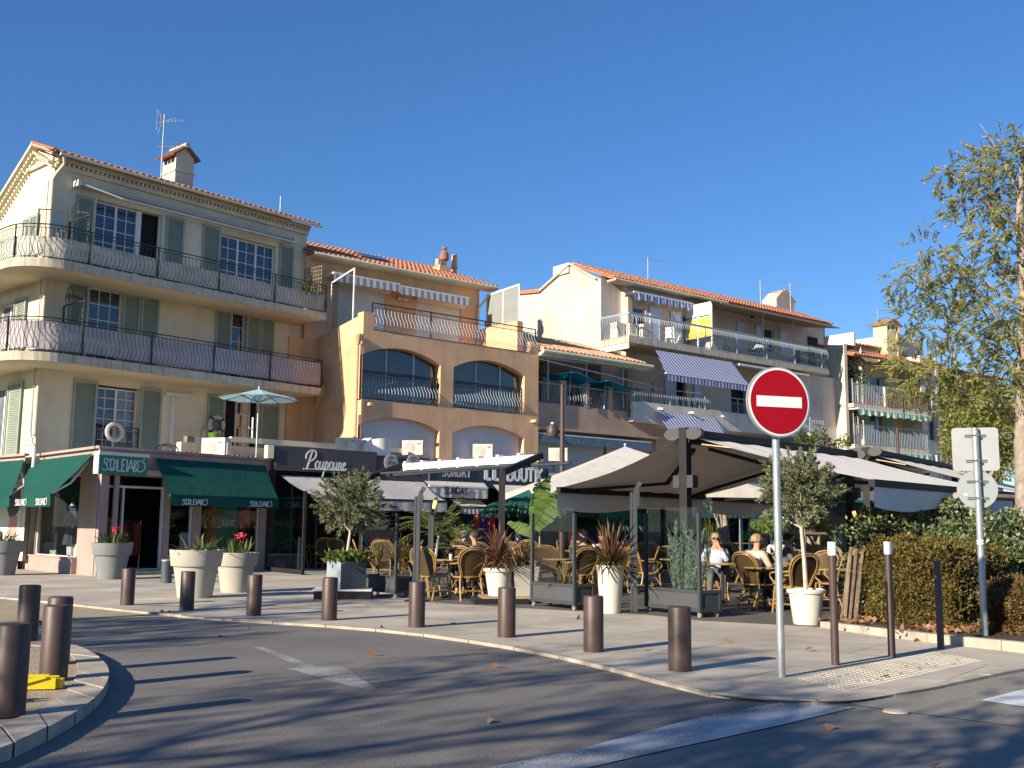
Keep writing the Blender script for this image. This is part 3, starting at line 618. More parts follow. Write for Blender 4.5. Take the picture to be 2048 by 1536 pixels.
def railing(parent, path, z0, h, sp, m, belly=.16, r=.011, kind='belly', top=.10, posts=2.0, cloth=None, clothz=(0.03,.72), scroll=True, label=None, bal_m=None, closed=False):
    "path of (x, y) in the parent's frame, outside on the right hand side of travel when going along +x"
    P = [Vector(p) for p in path]; rail = thing_part = put('railing', None, parent); bm_ = bal_m or m
    if label: rail['label'] = label
    mb, key = baluster_mesh(h-top, belly, r, kind); kk = key + (bm_.name,)
    if kk not in _balme: _balme[kk] = mb.mesh('baluster', bm_, False)
    me = _balme[kk]
    seg = [(b-a).length for a, b in zip(P[:-1], P[1:])]; L = sum(seg); n = max(1, int(L/sp))
    def at(t):
        for (a, b), l in zip(zip(P[:-1], P[1:]), seg):
            if t <= l: return a+(b-a)*(t/l), (b-a)/l
            t -= l
        return P[-1], (P[-1]-P[-2]).normalized()
    for i in range(n):
        p, d = at((i+.5)*L/n); put('baluster', me, rail, (p.x,p.y,z0), math.atan2(d.y,d.x))
    part('handrail', MB().tube([(p.x,p.y,z0+h) for p in P], r*1.9, 6), m, rail)
    part('lower_rail', MB().tube([(p.x,p.y,z0+.01) for p in P], r*1.1, 4), m, rail)
    if top > .01: part('middle_rail', MB().tube([(p.x,p.y,z0+h-top) for p in P], r*1.1, 4), m, rail)
    np_ = max(1, int(L/posts)); pk = ('post', h, m.name)
    if pk not in _balme: _balme[pk] = MB().box(-.018,.018,-.018,.018,-.05,h).mesh('post', m)
    for i in range(np_+1):
        p, d = at(i*L/np_*.9999); put('post', _balme[pk], rail, (p.x,p.y,z0))
    if scroll and top > .06:
        s = MB(); k = max(1, int(L/.55))
        for i in range(k):
            for sg in (-1,1):
                p, d = at((i+.5)*L/k); c = top*.33; cz = z0+h-top/2; q = []
                for j in range(9):
                    a = j/8*4.6; rr = c*(1-j/11); q.append((p.x+d.x*(sg*(c*1.1)+rr*math.cos(a)*sg), p.y+d.y*(sg*(c*1.1)+rr*math.cos(a)*sg), cz+rr*math.sin(a)))
                s.tube(q, r*.6, 3, cap=False)
        part('scrollwork', s, m, rail, kind='stuff')
    if cloth:
        c = MB(); N = max(2, int(L/.12)); Q = [at(i*L/N*.99999) for i in range(N+1)]
        for i in range(N):
            (p, d), (q, e) = Q[i], Q[i+1]; o1 = .03+.012*math.sin(i*.9); o2 = .03+.012*math.sin((i+1)*.9); n1 = Vector((-d.y,d.x))*o1; n2 = Vector((-e.y,e.x))*o2
            s1, s2 = .012*math.sin(i*.35), .012*math.sin((i+1)*.35)
            c.quad((p.x+n1.x,p.y+n1.y,z0+clothz[0]+s1),(q.x+n2.x,q.y+n2.y,z0+clothz[0]+s2),(q.x+n2.x,q.y+n2.y,z0+clothz[1]),(p.x+n1.x,p.y+n1.y,z0+clothz[1]))
        part('privacy_cloth', c, cloth, rail, smooth=True)
    return rail
def arcpts(cx, cy, r, a0, a1, n): return [(cx+r*math.cos(R(a0+(a1-a0)*k/n)), cy+r*math.sin(R(a0+(a1-a0)*k/n))) for k in range(n+1)]
def tile_mb(l, r0=.085, r1=.065, n=6, h=.9):
    mb = MB(); k = 0
    for y, r in ((0, r0), (l, r1)):
        for i in range(n+1): a = math.pi*i/n; mb.v.append((r*math.cos(a), y, r*h*math.sin(a)))
    for i in range(n): mb.f.append((i, i+1, n+2+i, n+1+i))
    mb.f.append(tuple(range(n, -1, -1))); return mb
def tiled_roof(parent, x0, x1, y0, z0, y1, z1, m, sp=.20, row=.34, parts=False, name='roof', base=True, lift=.02, maxparts=300):
    "roof slope rising from the eave (y0, z0) to (y1, z1), covered in half-round tiles"
    L = math.hypot(y1-y0, z1-z0); ang = math.atan2(z1-z0, y1-y0)
    rf = part(name, MB().box(x0, x1, 0, L, -.06, 0), m, parent, loc=(0,y0,z0), rot=(ang,0,0))
    nx = int((x1-x0)/sp); nr = max(1, math.ceil(L/row)); t = tile_mb(row*1.15, sp*.40, sp*.33); me = None; cnt = 0; rest = MB()
    for j in range(nr):
        for i in range(nx):
            x = x0+(i+.5)*(x1-x0)/nx+random.uniform(-.008,.008); y = j*row-.05; z = lift+random.uniform(-.005,.008)
            if y + row*1.15 > L+.1: continue
            if parts and cnt < maxparts:
                if me is None: me = t.mesh('roof_tile', m, True)
                put('roof_tile', me, rf, (x,y,z), random.uniform(-.02,.02), rot=(R(1.5),0,random.uniform(-.02,.02))); cnt += 1
            else:
                k = len(rest.v); rest.v += [(v[0]+x, v[1]+y, v[2]+z+.012*(1-v[1]/row)) for v in t.v]; rest.f += [tuple(k+q for q in f) for f in t.f]
    if rest.v: part('roof_tiles', rest, m, rf, kind='stuff', smooth=True)
    return rf
def stroke_text(parent, name, strokes, s, x, z, y, w, m, slant=0.0, label=None, sz=1.0):
    "letters drawn as flat ribbons with depth"
    mb = MB()
    for st in strokes:
        pts = [Vector((x+(p[0]+slant*p[1])*s, y, z+p[1]*s*sz)) for p in st]
        q = [pts[0]]
        if len(pts) > 3:
            for a, b in zip(pts[:-1], pts[1:]): q += [a*.75+b*.25, a*.25+b*.75]
            q.append(pts[-1])
        else: q = pts
        n = len(q)
        for i in range(n-1):
            a, b = q[i], q[i+1]; d = (b-a)
            if d.length < 1e-6: continue
            d.normalize(); u = Vector((-d.z,0,d.x))*w/2; a2, b2 = a-d*w*.2, b+d*w*.2; k = len(mb.v); D_ = Vector((0,.012,0))
            for p in (a2-u,b2-u,b2+u,a2+u): mb.v.append(tuple(p))
            for p in (a2-u,b2-u,b2+u,a2+u): mb.v.append(tuple(p+D_))
            mb.f += [(k,k+1,k+2,k+3),(k,k+4,k+5,k+1),(k+3,k+2,k+6,k+7)]
    return part(name, mb, m, parent, label=label)
def circ(cx, cy, r, a0=0, a1=360, n=14, ry=None): ry = ry or r; return [(cx+r*math.cos(R(a0+(a1-a0)*k/n)), cy+ry*math.sin(R(a0+(a1-a0)*k/n))) for k in range(n+1)]
def soul():
    "the shop's monogram lettering, overlapping round letters, unit height"
    S = [[(.42,.88),(.30,.98),(.12,.95),(.06,.78),(.20,.58),(.36,.42),(.42,.22),(.30,.05),(.10,.03),(.0,.14)]]
    S += [circ(.78,.5,.46)]; S += [[(.66,.92),(.66,.35),(.76,.14),(.88,.14),(.98,.32),(.98,.95)]]
    S += [[(1.28,.96),(1.28,.04),(1.60,.04)],[(1.70,.04),(1.70,.96),(1.98,.96)],[(1.70,.52),(1.92,.52)],[(1.70,.04),(2.0,.04)],[(2.16,.04),(2.16,.96)]]
    S += [[(2.24,.04),(2.50,.98),(2.80,.04)],[(2.34,.36),(2.68,.36)],[(2.82,.04),(2.82,.96)],[(2.82,.96),(3.05,.90),(3.20,.66),(3.20,.34),(3.05,.1),(2.82,.04)],circ(3.40,.5,.46),[(3.66,1.02),(3.80,1.12)]]
    return S
def poup():
    S = [[(.05,.70),(.0,.95),(.30,1.25),(.75,1.30),(.98,1.05),(.85,.75),(.55,.55),(.35,.55)],[(.55,1.20),(.38,.60),(.20,-.05)],
         circ(1.16,.28,.17,ry=.27),[(1.42,.52),(1.36,.15),(1.50,.0),(1.68,.25),(1.74,.52)],[(1.74,.52),(1.68,.1),(1.80,.02)],
         [(1.98,.55),(1.80,-.30),(1.74,-.52)],[(1.92,.35),(2.08,.53),(2.20,.35),(2.10,.05),(1.92,.05)],circ(2.46,.28,.16,ry=.27),
         [(2.72,.52),(2.66,.15),(2.80,.0),(2.96,.25),(3.02,.52)],[(3.02,.52),(2.96,.1),(3.08,.02)],[(3.22,.52),(3.14,.02)],[(3.20,.35),(3.36,.53),(3.44,.40),(3.38,.05),(3.50,.02)],
         [(3.60,.25),(3.80,.40),(3.76,.54),(3.62,.45),(3.58,.15),(3.72,.0),(3.92,.12)]]
    return S
SANS = {'S':[[(.55,.85),(.4,1),(.15,1),(.03,.8),(.15,.57),(.42,.45),(.55,.22),(.42,0),(.15,0),(.0,.15)]],'U':[[(0,1),(0,.25),(.14,0),(.42,0),(.56,.25),(.56,1)]],'N':[[(0,0),(0,1)],[(0,1),(.56,0)],[(.56,0),(.56,1)]],
 'D':[[(0,0),(0,1)],[(0,1),(.35,.97),(.55,.7),(.55,.3),(.35,.03),(0,0)]],'A':[[(0,0),(.3,1)],[(.3,1),(.6,0)],[(.1,.33),(.5,.33)]],'Y':[[(0,1),(.3,.5)],[(.6,1),(.3,.5)],[(.3,.5),(.3,0)]],
 'I':[[(.1,0),(.1,1)]],'L':[[(0,1),(0,0)],[(0,0),(.4,0)]],'B':[[(0,0),(0,1)],[(0,1),(.4,1),(.5,.75),(.4,.52),(0,.52)],[(0,.52),(.45,.5),(.55,.25),(.42,0),(0,0)]],'O':[[(.28,1),(.05,.85),(0,.5),(.05,.15),(.28,0),(.5,.15),(.56,.5),(.5,.85),(.28,1)]],
 'T':[[(0,1),(.56,1)],[(.28,1),(.28,0)]],'K':[[(0,0),(0,1)],[(.5,1),(0,.45)],[(.12,.55),(.52,0)]],'-':[[(.05,.5),(.35,.5)]],'F':[[(0,0),(0,1)],[(0,1),(.45,1)],[(0,.52),(.38,.52)]],'R':[[(0,0),(0,1)],[(0,1),(.42,1),(.52,.75),(.42,.5),(0,.5)],[(.25,.5),(.52,0)]],'E':[[(0,0),(0,1)],[(0,1),(.45,1)],[(0,.52),(.38,.52)],[(0,0),(.45,0)]],' ':[]}
def sans(t, gap=.25):
    x = 0; S = []
    for ch in t:
        g = SANS[ch]; w = max([p[0] for st in g for p in st] or [.3]); S += [[(p[0]+x, p[1]) for p in st] for st in g]; x += w+gap
    return S

# ---------------------------------------------------------------- cream corner building
B1 = Fr(-14.14, 31.16, 40.85)
b1 = framed('apartment_building', 'cream corner apartment house with sage shutters and two long curved balconies', 'building', B1)
WL = 9.7; DEP = 9.0; Z3, Z2, Z1 = 8.94, 6.20, 3.30; EV = 12.52
def hole(fr, px0, px1, ptop, z0, y=0, pyref=None): 
    py = pyref or ptop; return [fr.X(px0,py,y), fr.X(px1,py,y), z0, fr.Z(px0,ptop,y)]
h3a = hole(B1,194,327,398,Z3+.02); h3b = hole(B1,443,553,466,Z3+.02); h2a = hole(B1,181,247,572,Z2+.02); h2b = hole(B1,466,493,622,Z2+.02)
h1a = hole(B1,197,282,768,Z1); h1b = hole(B1,452,522,795,Z1+.02)
holes = [h3a,h3b,h2a,h2b,h1a,h1b]
w = MB().wall(0, WL, 0, EV, holes, 0, .28); 
lw = [(.75,1.75,Z3+.02,Z3+2.15),(2.1,3.3,Z2+.02,Z2+2.1),(2.0,3.3,Z1,Z1+2.3)]
# left wall facing -x, gable top
pts = [(0,0,0),(0,DEP,0),(0,DEP,10.0),(0,1.15,EV+.55),(0,0,EV)]
part('wall', w, M['cream'], b1)
lwm = MB(); 
def xwall(mb, y0, y1, z0, z1, holes, x=0.0, depth=.28):
    m2 = MB().wall(y0, y1, z0, z1, holes, 0, depth); k = len(mb.v); mb.v += [(x+v[1], v[0], v[2]) for v in m2.v]; mb.f += [tuple(k+i for i in f[::-1]) for f in m2.f]
xwall(lwm, 0, DEP, 0, EV-2.0, [h for h in lw if h[3] < EV-1.0 and h[0] > 1.9])
xwall(lwm, 0, 2.6, EV-2.0, EV, [])
lwm.v += [(0,2.6,EV-2.0),(0,DEP,EV-2.0),(0,2.6,EV)]; k = len(lwm.v); lwm.f.append((k-3,k-1,k-2))
k = len(lwm.v); lwm.v += [(0,0,EV),(0,2.6,EV),(0,1.15,EV+.52)]; lwm.f.append((k,k+2,k+1))
part('side_wall', lwm, M['cream'], b1)
part('wall', MB().quad((WL,0,0),(WL,DEP,0),(WL,DEP,10.4),(WL,0,EV)).quad((0,DEP,0),(WL,DEP,0),(WL,DEP,10),(0,DEP,10)), M['cream'], b1)
part('interior', MB().box(.05,WL-.05,.30,.5,Z1,EV-.1).box(.3,.5,.6,DEP-.1,0,EV-2.2), M['dark'], b1)
# cornice of small curved tiles under the eave
co = part('cornice', MB().box(-.02,WL+.02,-.10,0,EV-.34,EV-.20).box(-.02,WL+.02,-.22,0,EV-.12,EV).box(-.1,-.0,0,2.4,EV-.12,EV-.0), M['creamtrim'], b1)
sc = MB()
for j, (yo, zz) in enumerate(((-.07,EV-.34),(-.15,EV-.22))):
    for i in range(int(WL/.155)+1):
        x = i*.155+(.07 if j else 0); 
        if x < WL+.02: sc.tube([(x,0,zz+.05),(x,yo,zz+.05)], [.05,.05], 7)
part('scallops', sc, M['creamtrim'], co, kind='stuff')
sg = MB()
for i in range(9):
    y = i*.13; z = EV-.30+.5*y; sg.tube([(0,y,z),(-.13,y,z)], .055, 6); sg.tube([(0,y+.06,z+.14),(-.22,y+.06,z+.14)], .055, 6)
for i in range(22):
    y = 1.2+i*.14; z = EV+.22-.62*(y-1.15); sg.tube([(0,y,z),(-.13,y,z)], .055, 6); sg.tube([(0,y+.07,z+.12),(-.22,y+.07,z+.12)], .055, 6)
part('scallops', sg, M['creamtrim'], co, kind='stuff')
part('verge_board', MB().beam((-.12,-.25,EV+.02),(-.12,1.15,EV+.68),.26,.10).beam((-.12,1.15,EV+.68),(-.12,5.5,EV-2.0),.26,.10), M['creamtrim'], b1)
rf = tiled_roof(b1, -.28, WL+.28, -.42, EV+.02, 1.15, EV+.62, M['tiledark'], .215, .36, True, maxparts=260)
L_ = 5.0; rb = part('roof', MB().quad((-.25,1.15,EV+.66),(WL+.25,1.15,EV+.66),(WL+.25,7.5,EV-3.2),(-.25,7.5,EV-3.2)), M['tile'], b1)
me = tile_mb(.40,.09,.075).mesh('ridge_tile', M['tile'], True)
for i in range(10): put('ridge_tile', me, rf, (-.22, .02+i*.17, .05), rot=(0, 0, 0), scale=(1,.45,1))
part('gutter', MB().tube([(-.1,-.50,EV-.02),(WL+.3,-.50,EV-.02)], .055, 8), M['creamtrim'], b1)
part('downpipe', MB().tube([(.02,-.50,EV-.08),(.12,-.35,EV-.25),(.0,-.1,EV-.55),(-.05,-.05,EV-.7)], .05, 8).tube([(-.06,-.04,EV-.7),(-.06,-.04,Z2+.2)], .045, 8).tube([(-.06,-.04,Z2-.1),(-.06,-.04,Z1+.6)], .045, 8), M['creamtrim'], b1, smooth=True)
part('copper_pipe', MB().tube([(-.14,.06,EV-.75),(-.14,.06,Z1+.3)], .018, 5), M['copper'], b1)
part('waste_pipe', MB().tube([(-.18,.02,Z1+1.35),(-.18,.02,Z1+.7),(-.22,-.25,Z1+.35),(-.24,-.5,Z1+.2),(-.24,-.5,Z1-.35)], .055, 8), M['white'], b1, smooth=True)
# windows and shutters
window(b1, h3a[0], h3a[0]+(h3a[1]-h3a[0])*.64, h3a[2], h3a[3]-.02, .14, 2, 6, leaves=2, curtain=None)
sl = part('open_sash', MB().box(h3a[0]+(h3a[1]-h3a[0])*.62,h3a[0]+(h3a[1]-h3a[0])*.70,.10,.14,h3a[2],h3a[3]-.02).box(h3a[1]-.06,h3a[1],.10,.16,h3a[2],h3a[3]), M['white'], b1)
window(b1, h3b[0], h3b[1], h3b[2], h3b[3]-.02, .14, 2, 6, leaves=3, curtain=.4)
window(b1, h2a[0], h2a[1], h2a[2], h2a[3]-.02, .10, 3, 5)
window(b1, h2b[0], h2b[1], h2b[2], h2b[3]-.02, .12, 1, 5)
window(b1, h1a[0], h1a[1], h1a[2]+.0, h1a[3]-.06, .22, 2, 7, leaves=2, curtain=.5)
window(b1, h1b[0]+.55, h1b[0]+1.15, h1b[2], h1b[3]-.06, .2, 2, 5, curtain=.01)
def sh(px0, px1, ptop, z0, pull=0): x0, x1 = B1.X(px0,ptop,-.05), B1.X(px1,ptop,-.05); shutter(b1, x0, x1, z0+.03, B1.Z(px0,ptop,-.05)-pull, -.055)
sh(155,191,388,Z3); sh(335,371,430,Z3); sh(408,443,447,Z3); sh(561,589,487,Z3)
sh(142,180,561,Z2); sh(249,284,584,Z2); sh(285,321,590,Z2); sh(434,465,615,Z2); sh(495,522,628,Z2); sh(523,551,633,Z2)
sh(149,197,757,Z1-.05); sh(284,326,774,Z1-.05); sh(417,451,787,Z1); sh(523,560,806,Z1)
def xshutter(y0, y1, z0, z1):
    h = put('shutter', None, b1, (-.055,0,0)); m2 = MB(); f = .06
    for a, b, c, d in ((y0,y0+f,z0,z1),(y1-f,y1,z0,z1),(y0+f,y1-f,z0,z0+.14),(y0+f,y1-f,z1-.1,z1)): m2.box(-.04,.0,a,b,c,d)
    part('frame', m2, M['shutter'], h); s = MB(); n = int((z1-z0-.24)/.055)
    for i in range(n): z = z0+.14+(i+.5)*(z1-z0-.24)/n; s.quad((-.036,y0+f,z-.024),(-.006,y0+f,z+.022),(-.006,y1-f,z+.022),(-.036,y1-f,z-.024))
    part('slats', s, M['shutter'], h, kind='stuff')
xshutter(.75,1.25,Z3+.3,Z3+1.95); xshutter(1.27,1.77,Z3+.3,Z3+1.95); xshutter(1.15,1.95,Z2+.05,Z2+2.1); xshutter(3.35,4.1,Z2+.05,Z2+2.1); xshutter(1.0,1.95,Z1-.1,Z1+2.35); xshutter(3.4,4.3,Z1,Z1+2.3)
for (a, b, c, d) in lw[1:]:
    part('window', MB().box(.16,.2,a,a+.08,c,d).box(.16,.2,b-.08,b,c,d).box(.16,.2,a+.08,b-.08,d-.08,d).box(.16,.2,(a+b)/2-.04,(a+b)/2+.04,c,d-.08), M['white'], b1); part('pane', MB().quad((.185,a,c),(.185,b,c),(.185,b,d),(.185,a,d)), M['pane_lt'], b1)
# balconies
def balcony(z, parent, cloth, cz, x1):
    r = 1.35; ox, oy = -1.45, -1.68; t = .26
    edge = [(x1, oy)] + arcpts(ox+r, oy+r, r, 270, 180, 10) + [(ox, 6.0)]
    outl = [(x1,0),(x1+0,.0)]; poly = [(x1, 0.0)] + edge + [(0,6.0),(0,0)]
    s = part('balcony', MB().prism(poly[::1], z-t, z-.004)if False else MB().prism(poly[::-1], z-t, z), M['slabedge'], parent)
    part('soffit', MB().poly([(p[0]*.985,p[1]*.985 if p[1] < 0 else p[1],z-t-.004) for p in poly]), M['soffit'], s)
    path = [(p[0]+ (.06 if p[0] < -1 else 0), p[1]+(.06 if p[1] < -1.2 else 0)) for p in ([(ox, 6.0)] + arcpts(ox+r, oy+r, r, 180, 270, 10) + [(x1, oy)])]
    railing(s, path, z+.04, .98, .135, M['iron'], .17, .0095, cloth=cloth, clothz=cz, label=None, bal_m=M['iron'])
    rl = put('railing', None, s); me = _balme[[k for k in _balme if k[-1] == M['iron'].name][0]]
    for i in range(11): put('baluster', me, rl, (x1-.03, oy+.12+i*.14, z+.04), R(90))
    part('handrail', MB().tube([(x1,oy+.06,z+1.02),(x1,-.02,z+1.02)], .02, 6).tube([(x1,oy+.06,z+.92),(x1,-.02,z+.92)], .012, 4), M['iron'], rl)
    return s
bx1 = B1.X(654,600,-1.68); bx2 = B1.X(648,760,-1.75)
balcony(Z3, b1, M['screenw'], (.03,.62), bx1); balcony(Z2, b1, M['screen'], (.06,.86), bx2)
# small window guards on the first floor
railing(b1, [(h1a[0]+.02,-.06),(h1a[1]-.02,-.06)], Z1+.05, 1.02, .15, M['ironb'], .12, .010, top=.12)
# retracted awning box along the top floor
ax0, ax1 = B1.X(158,362,-.3), B1.X(590,468,-.3); az_ = B1.Z(158,362,-.3)
aw = part('awning_box', MB().box(ax0,ax1,-.34,-.05,az_-.12,az_-.02), M['greycv'], b1); part('awning_arm', MB().beam((ax0,-.3,az_-.05),(ax0+1.3,-.62,az_-.32),.06,.05).beam((ax0+1.3,-.62,az_-.32),(ax1,-.40,az_-.20),.05,.05), M['offwhite'], aw)
for q in (ax0,ax1): part('end_cap', MB().box(q-.05,q+.05,-.36,-.02,az_-.16,az_+.04), M['offwhite'], aw)
# white trunking on the first floor wall
tx = B1.X(345,800); part('awning_box', MB().box(B1.X(329,790),B1.X(381,795),-.10,0,B1.Z(329,784)-.12,B1.Z(329,784)), M['offwhite'], b1); part('trunking', MB().box(tx-.07,tx+.07,-.06,0,Z1,B1.Z(345,795)), M['offwhite'], b1)
# chimney
def W2L(fr, p): return fr.L(p)
pc = B1.L(D(352,420,36.0)); ct = B1.L(D(352,318,36.0)).z; cb = EV-.9
ch = put('chimney', None, b1, (pc.x,pc.y,0))
part('stack', MB().wall(-.36,.36,cb,ct,[],-.42,.1).quad((-.36,-.42,cb),(-.36,-.42,ct-.02),(-.36,.42,ct-.02),(-.36,.42,cb)).quad((.36,-.42,cb),(.36,.42,cb),(.36,.42,ct),(.36,-.42,ct)).quad((-.36,.42,cb),(.36,.42,cb),(.36,.42,ct),(-.36,.42,ct)).wallprism([(-.36,ct),(.36,ct),(0,ct+.30)],-.42,.42).box(-.40,.40,-.46,.46,ct-.62,ct-.56), M['cream'], ch)
part('vents', MB().box(-.372,-.34,-.33,-.13,ct-.27,ct-.08).box(-.372,-.34,-.09,.09,ct-.27,ct-.08).box(-.372,-.34,.13,.33,ct-.27,ct-.08), M['dark'], ch)
cr_ = MB(); tm = tile_mb(.52,.08,.07)
cap = part('roof', MB().beam((-.5,0,ct-.06),(0,0,ct+.34),1.06,.05,(0,0,1)).beam((.5,0,ct-.06),(0,0,ct+.34),1.06,.05,(0,0,1)), M['tiledark'], ch)
ctm = MB()
for i in range(7):
    y = -.48+i*.16; ctm.tube([(-.54,y,ct-.06),(0,y,ct+.38)], .06, 6); ctm.tube([(.54,y,ct-.06),(0,y,ct+.38)], .06, 6)
part('roof_tiles', ctm, M['tiledark'], ch, kind='stuff'); part('ridge_cap', MB().tube([(0,-.56,ct+.38),(0,.5,ct+.38)], .10, 8), M['creamtrim'], ch)

def antenna(px, py_top, py_bot, d, label, yagis, rz=0.0, grid=False):
    a, b = D(px, py_bot, d), D(px, py_top, d); t = thing('tv_antenna', label, 'antenna', a, rz, 'television antennas on the roofs'); h = (b-a).z
    part('mast', MB().tube([(0,0,-.6),(0,0,h)], .02, 6), M['signbackd'], t)
    for z, L, n, w, az in yagis:
        m = MB(); dx, dy = math.cos(az), math.sin(az); m.tube([(-dx*.2,-dy*.2,h*z),(dx*L,dy*L,h*z+.06*L)], .014, 5)
        for i in range(n): f = .1+.9*i/max(1,n-1); ww = w*(1-.35*f); c = Vector((dx*L*f,dy*L*f,h*z+.06*L*f)); m.tube([c+Vector((-dy,dx,0))*ww/2, c-Vector((-dy,dx,0))*ww/2], .007, 4)
        part('yagi', m, M['galv'], t)
    if grid:
        m = MB()
        for s, zt in ((1,.32),(-1,-.32)):
            for k in range(5): f = k/4; m.tube([(-.22,-.15-.0,h*.88+s*(.06+.30*f)),(-.02,.38,h*.88+s*(.06+.26*f))], .007, 4)
            m.tube([(-.1,.1,h*.88),(-.18,.12,h*.88+s*.42)], .012, 4)
        m.tube([(-.1,.1,h*.88),(.42,-.15,h*.88+.10)], .014, 5)
        part('reflector', m, M['galv'], t)
    return t
antenna(322,228,350,35.7,'tall antenna with a grid reflector beside the cream chimney',[(.86,.75,6,.30,-.3),(.46,.7,6,.75,-.2)],0.2,True)
o = part('vent_pipe', MB().tube([(0,0,-.3),(0,0,.42)], .03, 6), M['galv'], loc=D(561,413,39.6)); tag(o, 'thin vent pipe standing on the cream building roof', 'pipe')
# balcony screens of iron scrollwork with glass
def iron_screen(z, label, hgt, topz):
    t = thing('balcony_screen', label, 'screen', B1.W(.55,-.05,z), B1.th, 'wrought iron screens dividing the balconies'); f = MB()
    f.box(-.02,.02,-1.35,-1.30,0,hgt+.25).box(-.02,.02,-.05,0,0,hgt).box(-.015,.015,-1.3,-.05,hgt-.04,hgt).box(-.015,.015,-1.3,-.05,.05,.09)
    part('frame', f, M['ironb'], t); s = MB()
    for c0 in ((-.25,hgt+.28,.24),): 
        s.tube([(0,-.05+c0[2]*.0-.02-.24+.24*math.cos(R(a)),hgt+.24+.28*math.sin(R(a))) for a in range(-60,200,20)]+[(0,-.9,hgt+.08),(0,-1.3,hgt+.02)], .014, 4)
        s.tube([(0,-.28+.13*math.cos(R(a))*(1-a/900),hgt+.22+.13*math.sin(R(a))*(1-a/900)) for a in range(0,540,30)], .012, 4)
        for k in range(6): s.tube([(0,-.45-.12*k+.05*math.cos(R(a)),hgt+.22-.03*k+.05*math.sin(R(a))) for a in range(0,300,40)], .009, 3)
    for k in range(8):
        for yy in (-.15,-1.15): s.tube([(0,yy+.07*math.cos(R(a))*(1-a/700),.25+k*(hgt-.4)/8+.07*math.sin(R(a))) for a in range(0,400,40)], .009, 3)
    part('scrollwork', s, M['ironb'], t, kind='stuff'); part('glass', MB().box(-.004,.004,-1.0,-.32,.12,hgt-.1), M['glassshop'], t)
iron_screen(Z3,'iron and glass screen with curled top on the upper balcony',1.65,2); iron_screen(Z2,'iron scrollwork screen with curled top on the lower balcony',1.75,2)
t = thing('glass_screen', 'square glass wind screen at the rounded corner of the upper balcony', 'screen', B1.W(-.55,-1.25,Z3+.35), B1.th+R(-38)); part('frame', MB().box(-.4,-.36,-.02,.02,0,1.2).box(.36,.4,-.02,.02,0,1.2).box(-.36,.36,-.015,.015,0,.03).box(-.36,.36,-.015,.015,1.17,1.2), M['rust'], t); part('glass', MB().box(-.36,.36,-.004,.004,.03,1.17), M['glass'], t)
o = thing('wall_lantern', 'black iron lantern on the cream wall of the upper balcony', 'lantern', B1.W(.2,-.0,Z3+1.05), B1.th); part('bracket', MB().tube([(0,0,.25),(0,-.2,.3),(0,-.22,.2)], .015, 5), M['ironb'], o); part('lamp', MB().lathe([(.03,.18),(.10,.12),(.08,-.1),(.04,-.13)], 8, (0,-.22,0)), M['ironb'], o)
# trellis and spiky plant at the right end of the upper balcony
t = thing('trellis', 'dark wooden trellis screens at the right end of the upper balcony', 'trellis', B1.W(bx1-.15,-1.55,Z3+.02), B1.th)
m = MB()
for i in range(8): m.box(-.02,.0,.02+i*.14,.045+i*.14,.5,1.75); 
for i in range(9): m.box(.0,.015,.0,1.05,.52+i*.15,.545+i*.15)
part('lattice', m, M['chestnut'], t)
q = thing('potted_plant', 'spiky potted plant beside the trellis on the upper balcony', 'plant', B1.W(bx1-.55,-1.25,Z3), 0, 'plants on the balconies'); part('pot', MB().lathe([(.15,0),(.2,.35)], 14), M['potdark'], q); blades('leaves', M['strap'], 110, .16, .45, .85, .045, .9, parent=q, up=(.2,1.5), rndh=.3)
# balcony cupboard/pots, lifebuoys
def lifebuoy(p, rz, label, ms, Rr=.30):
    t = thing('lifebuoy', label, 'lifebuoy', p, rz); n = 28; mb = MB(); mb.tube([(Rr*math.cos(2*math.pi*k/n), 0, Rr*math.sin(2*math.pi*k/n)) for k in range(n)], .075, 8, closed=True); part('ring', mb, M['lifewhite'], t, smooth=True)
    if ms:
        for k in range(4): a = R(45+90*k); part('band', MB().tube([(Rr*math.cos(a+d), 0, Rr*math.sin(a+d)) for d in (-.14,0,.14)], .080, 8), ms, t, smooth=True)
x, z = B1.at(229,864,-.25); lifebuoy(B1.W(x,-.25,z), B1.th, 'faded white lifebuoy hanging on the first floor window guard', None, .25)
x, z = B1.at(433,850,-.15); lifebuoy(B1.W(x,-.15,z), B1.th, 'white lifebuoy with dark bands hanging on a sage shutter', M['navy'], .27)

# ---------------------------------------------------------------- corner clothes shop
S1 = Fr(-10.8, 27.6, 36.3); SH = 3.30; SL = S1.X(541,1000)
sp_ = framed('corner_shop', 'mauve single storey corner shop with green awnings and dark display windows', 'shop', S1)
# left side direction
sd_ = (Vector((-14.06,31.25))-Vector((-10.8,27.6))).normalized(); SA = math.degrees(math.atan2(sd_.x, sd_.y))
# left facade frame: origin far left end, x runs towards the corner
LEN = 9.0; FL = Fr(-10.8+sd_.x*LEN, 27.6+sd_.y*LEN, math.degrees(math.atan2(-sd_.x,-sd_.y)))
FM = Fr(*(B1.W(-.22, 7.0)[:2]), 130.85); X0 = LEN-4.75
def inFM(mb):
    r = MB(); r.f = mb.f; r.v = [tuple(S1.L(FM.W(*v))) for v in mb.v]; return r
def inFL(mb):
    k = [(FL.W(*v)) for v in mb.v]; r = MB(); r.f = mb.f; r.v = [tuple(S1.L(p)) for p in k]; return r
dh0, dh1 = S1.X(178+30,1000), S1.X(330,1000)
hs = [(dh0, dh1, .12, 2.62), (S1.X(338,1000)+.05, S1.X(388,1000), .45, 2.62), (S1.X(404,1000), SL-.38, .45, 2.62)]
part('wall', MB().wall(0, SL, 0, SH, hs, 0, .2), M['mauve'], sp_)
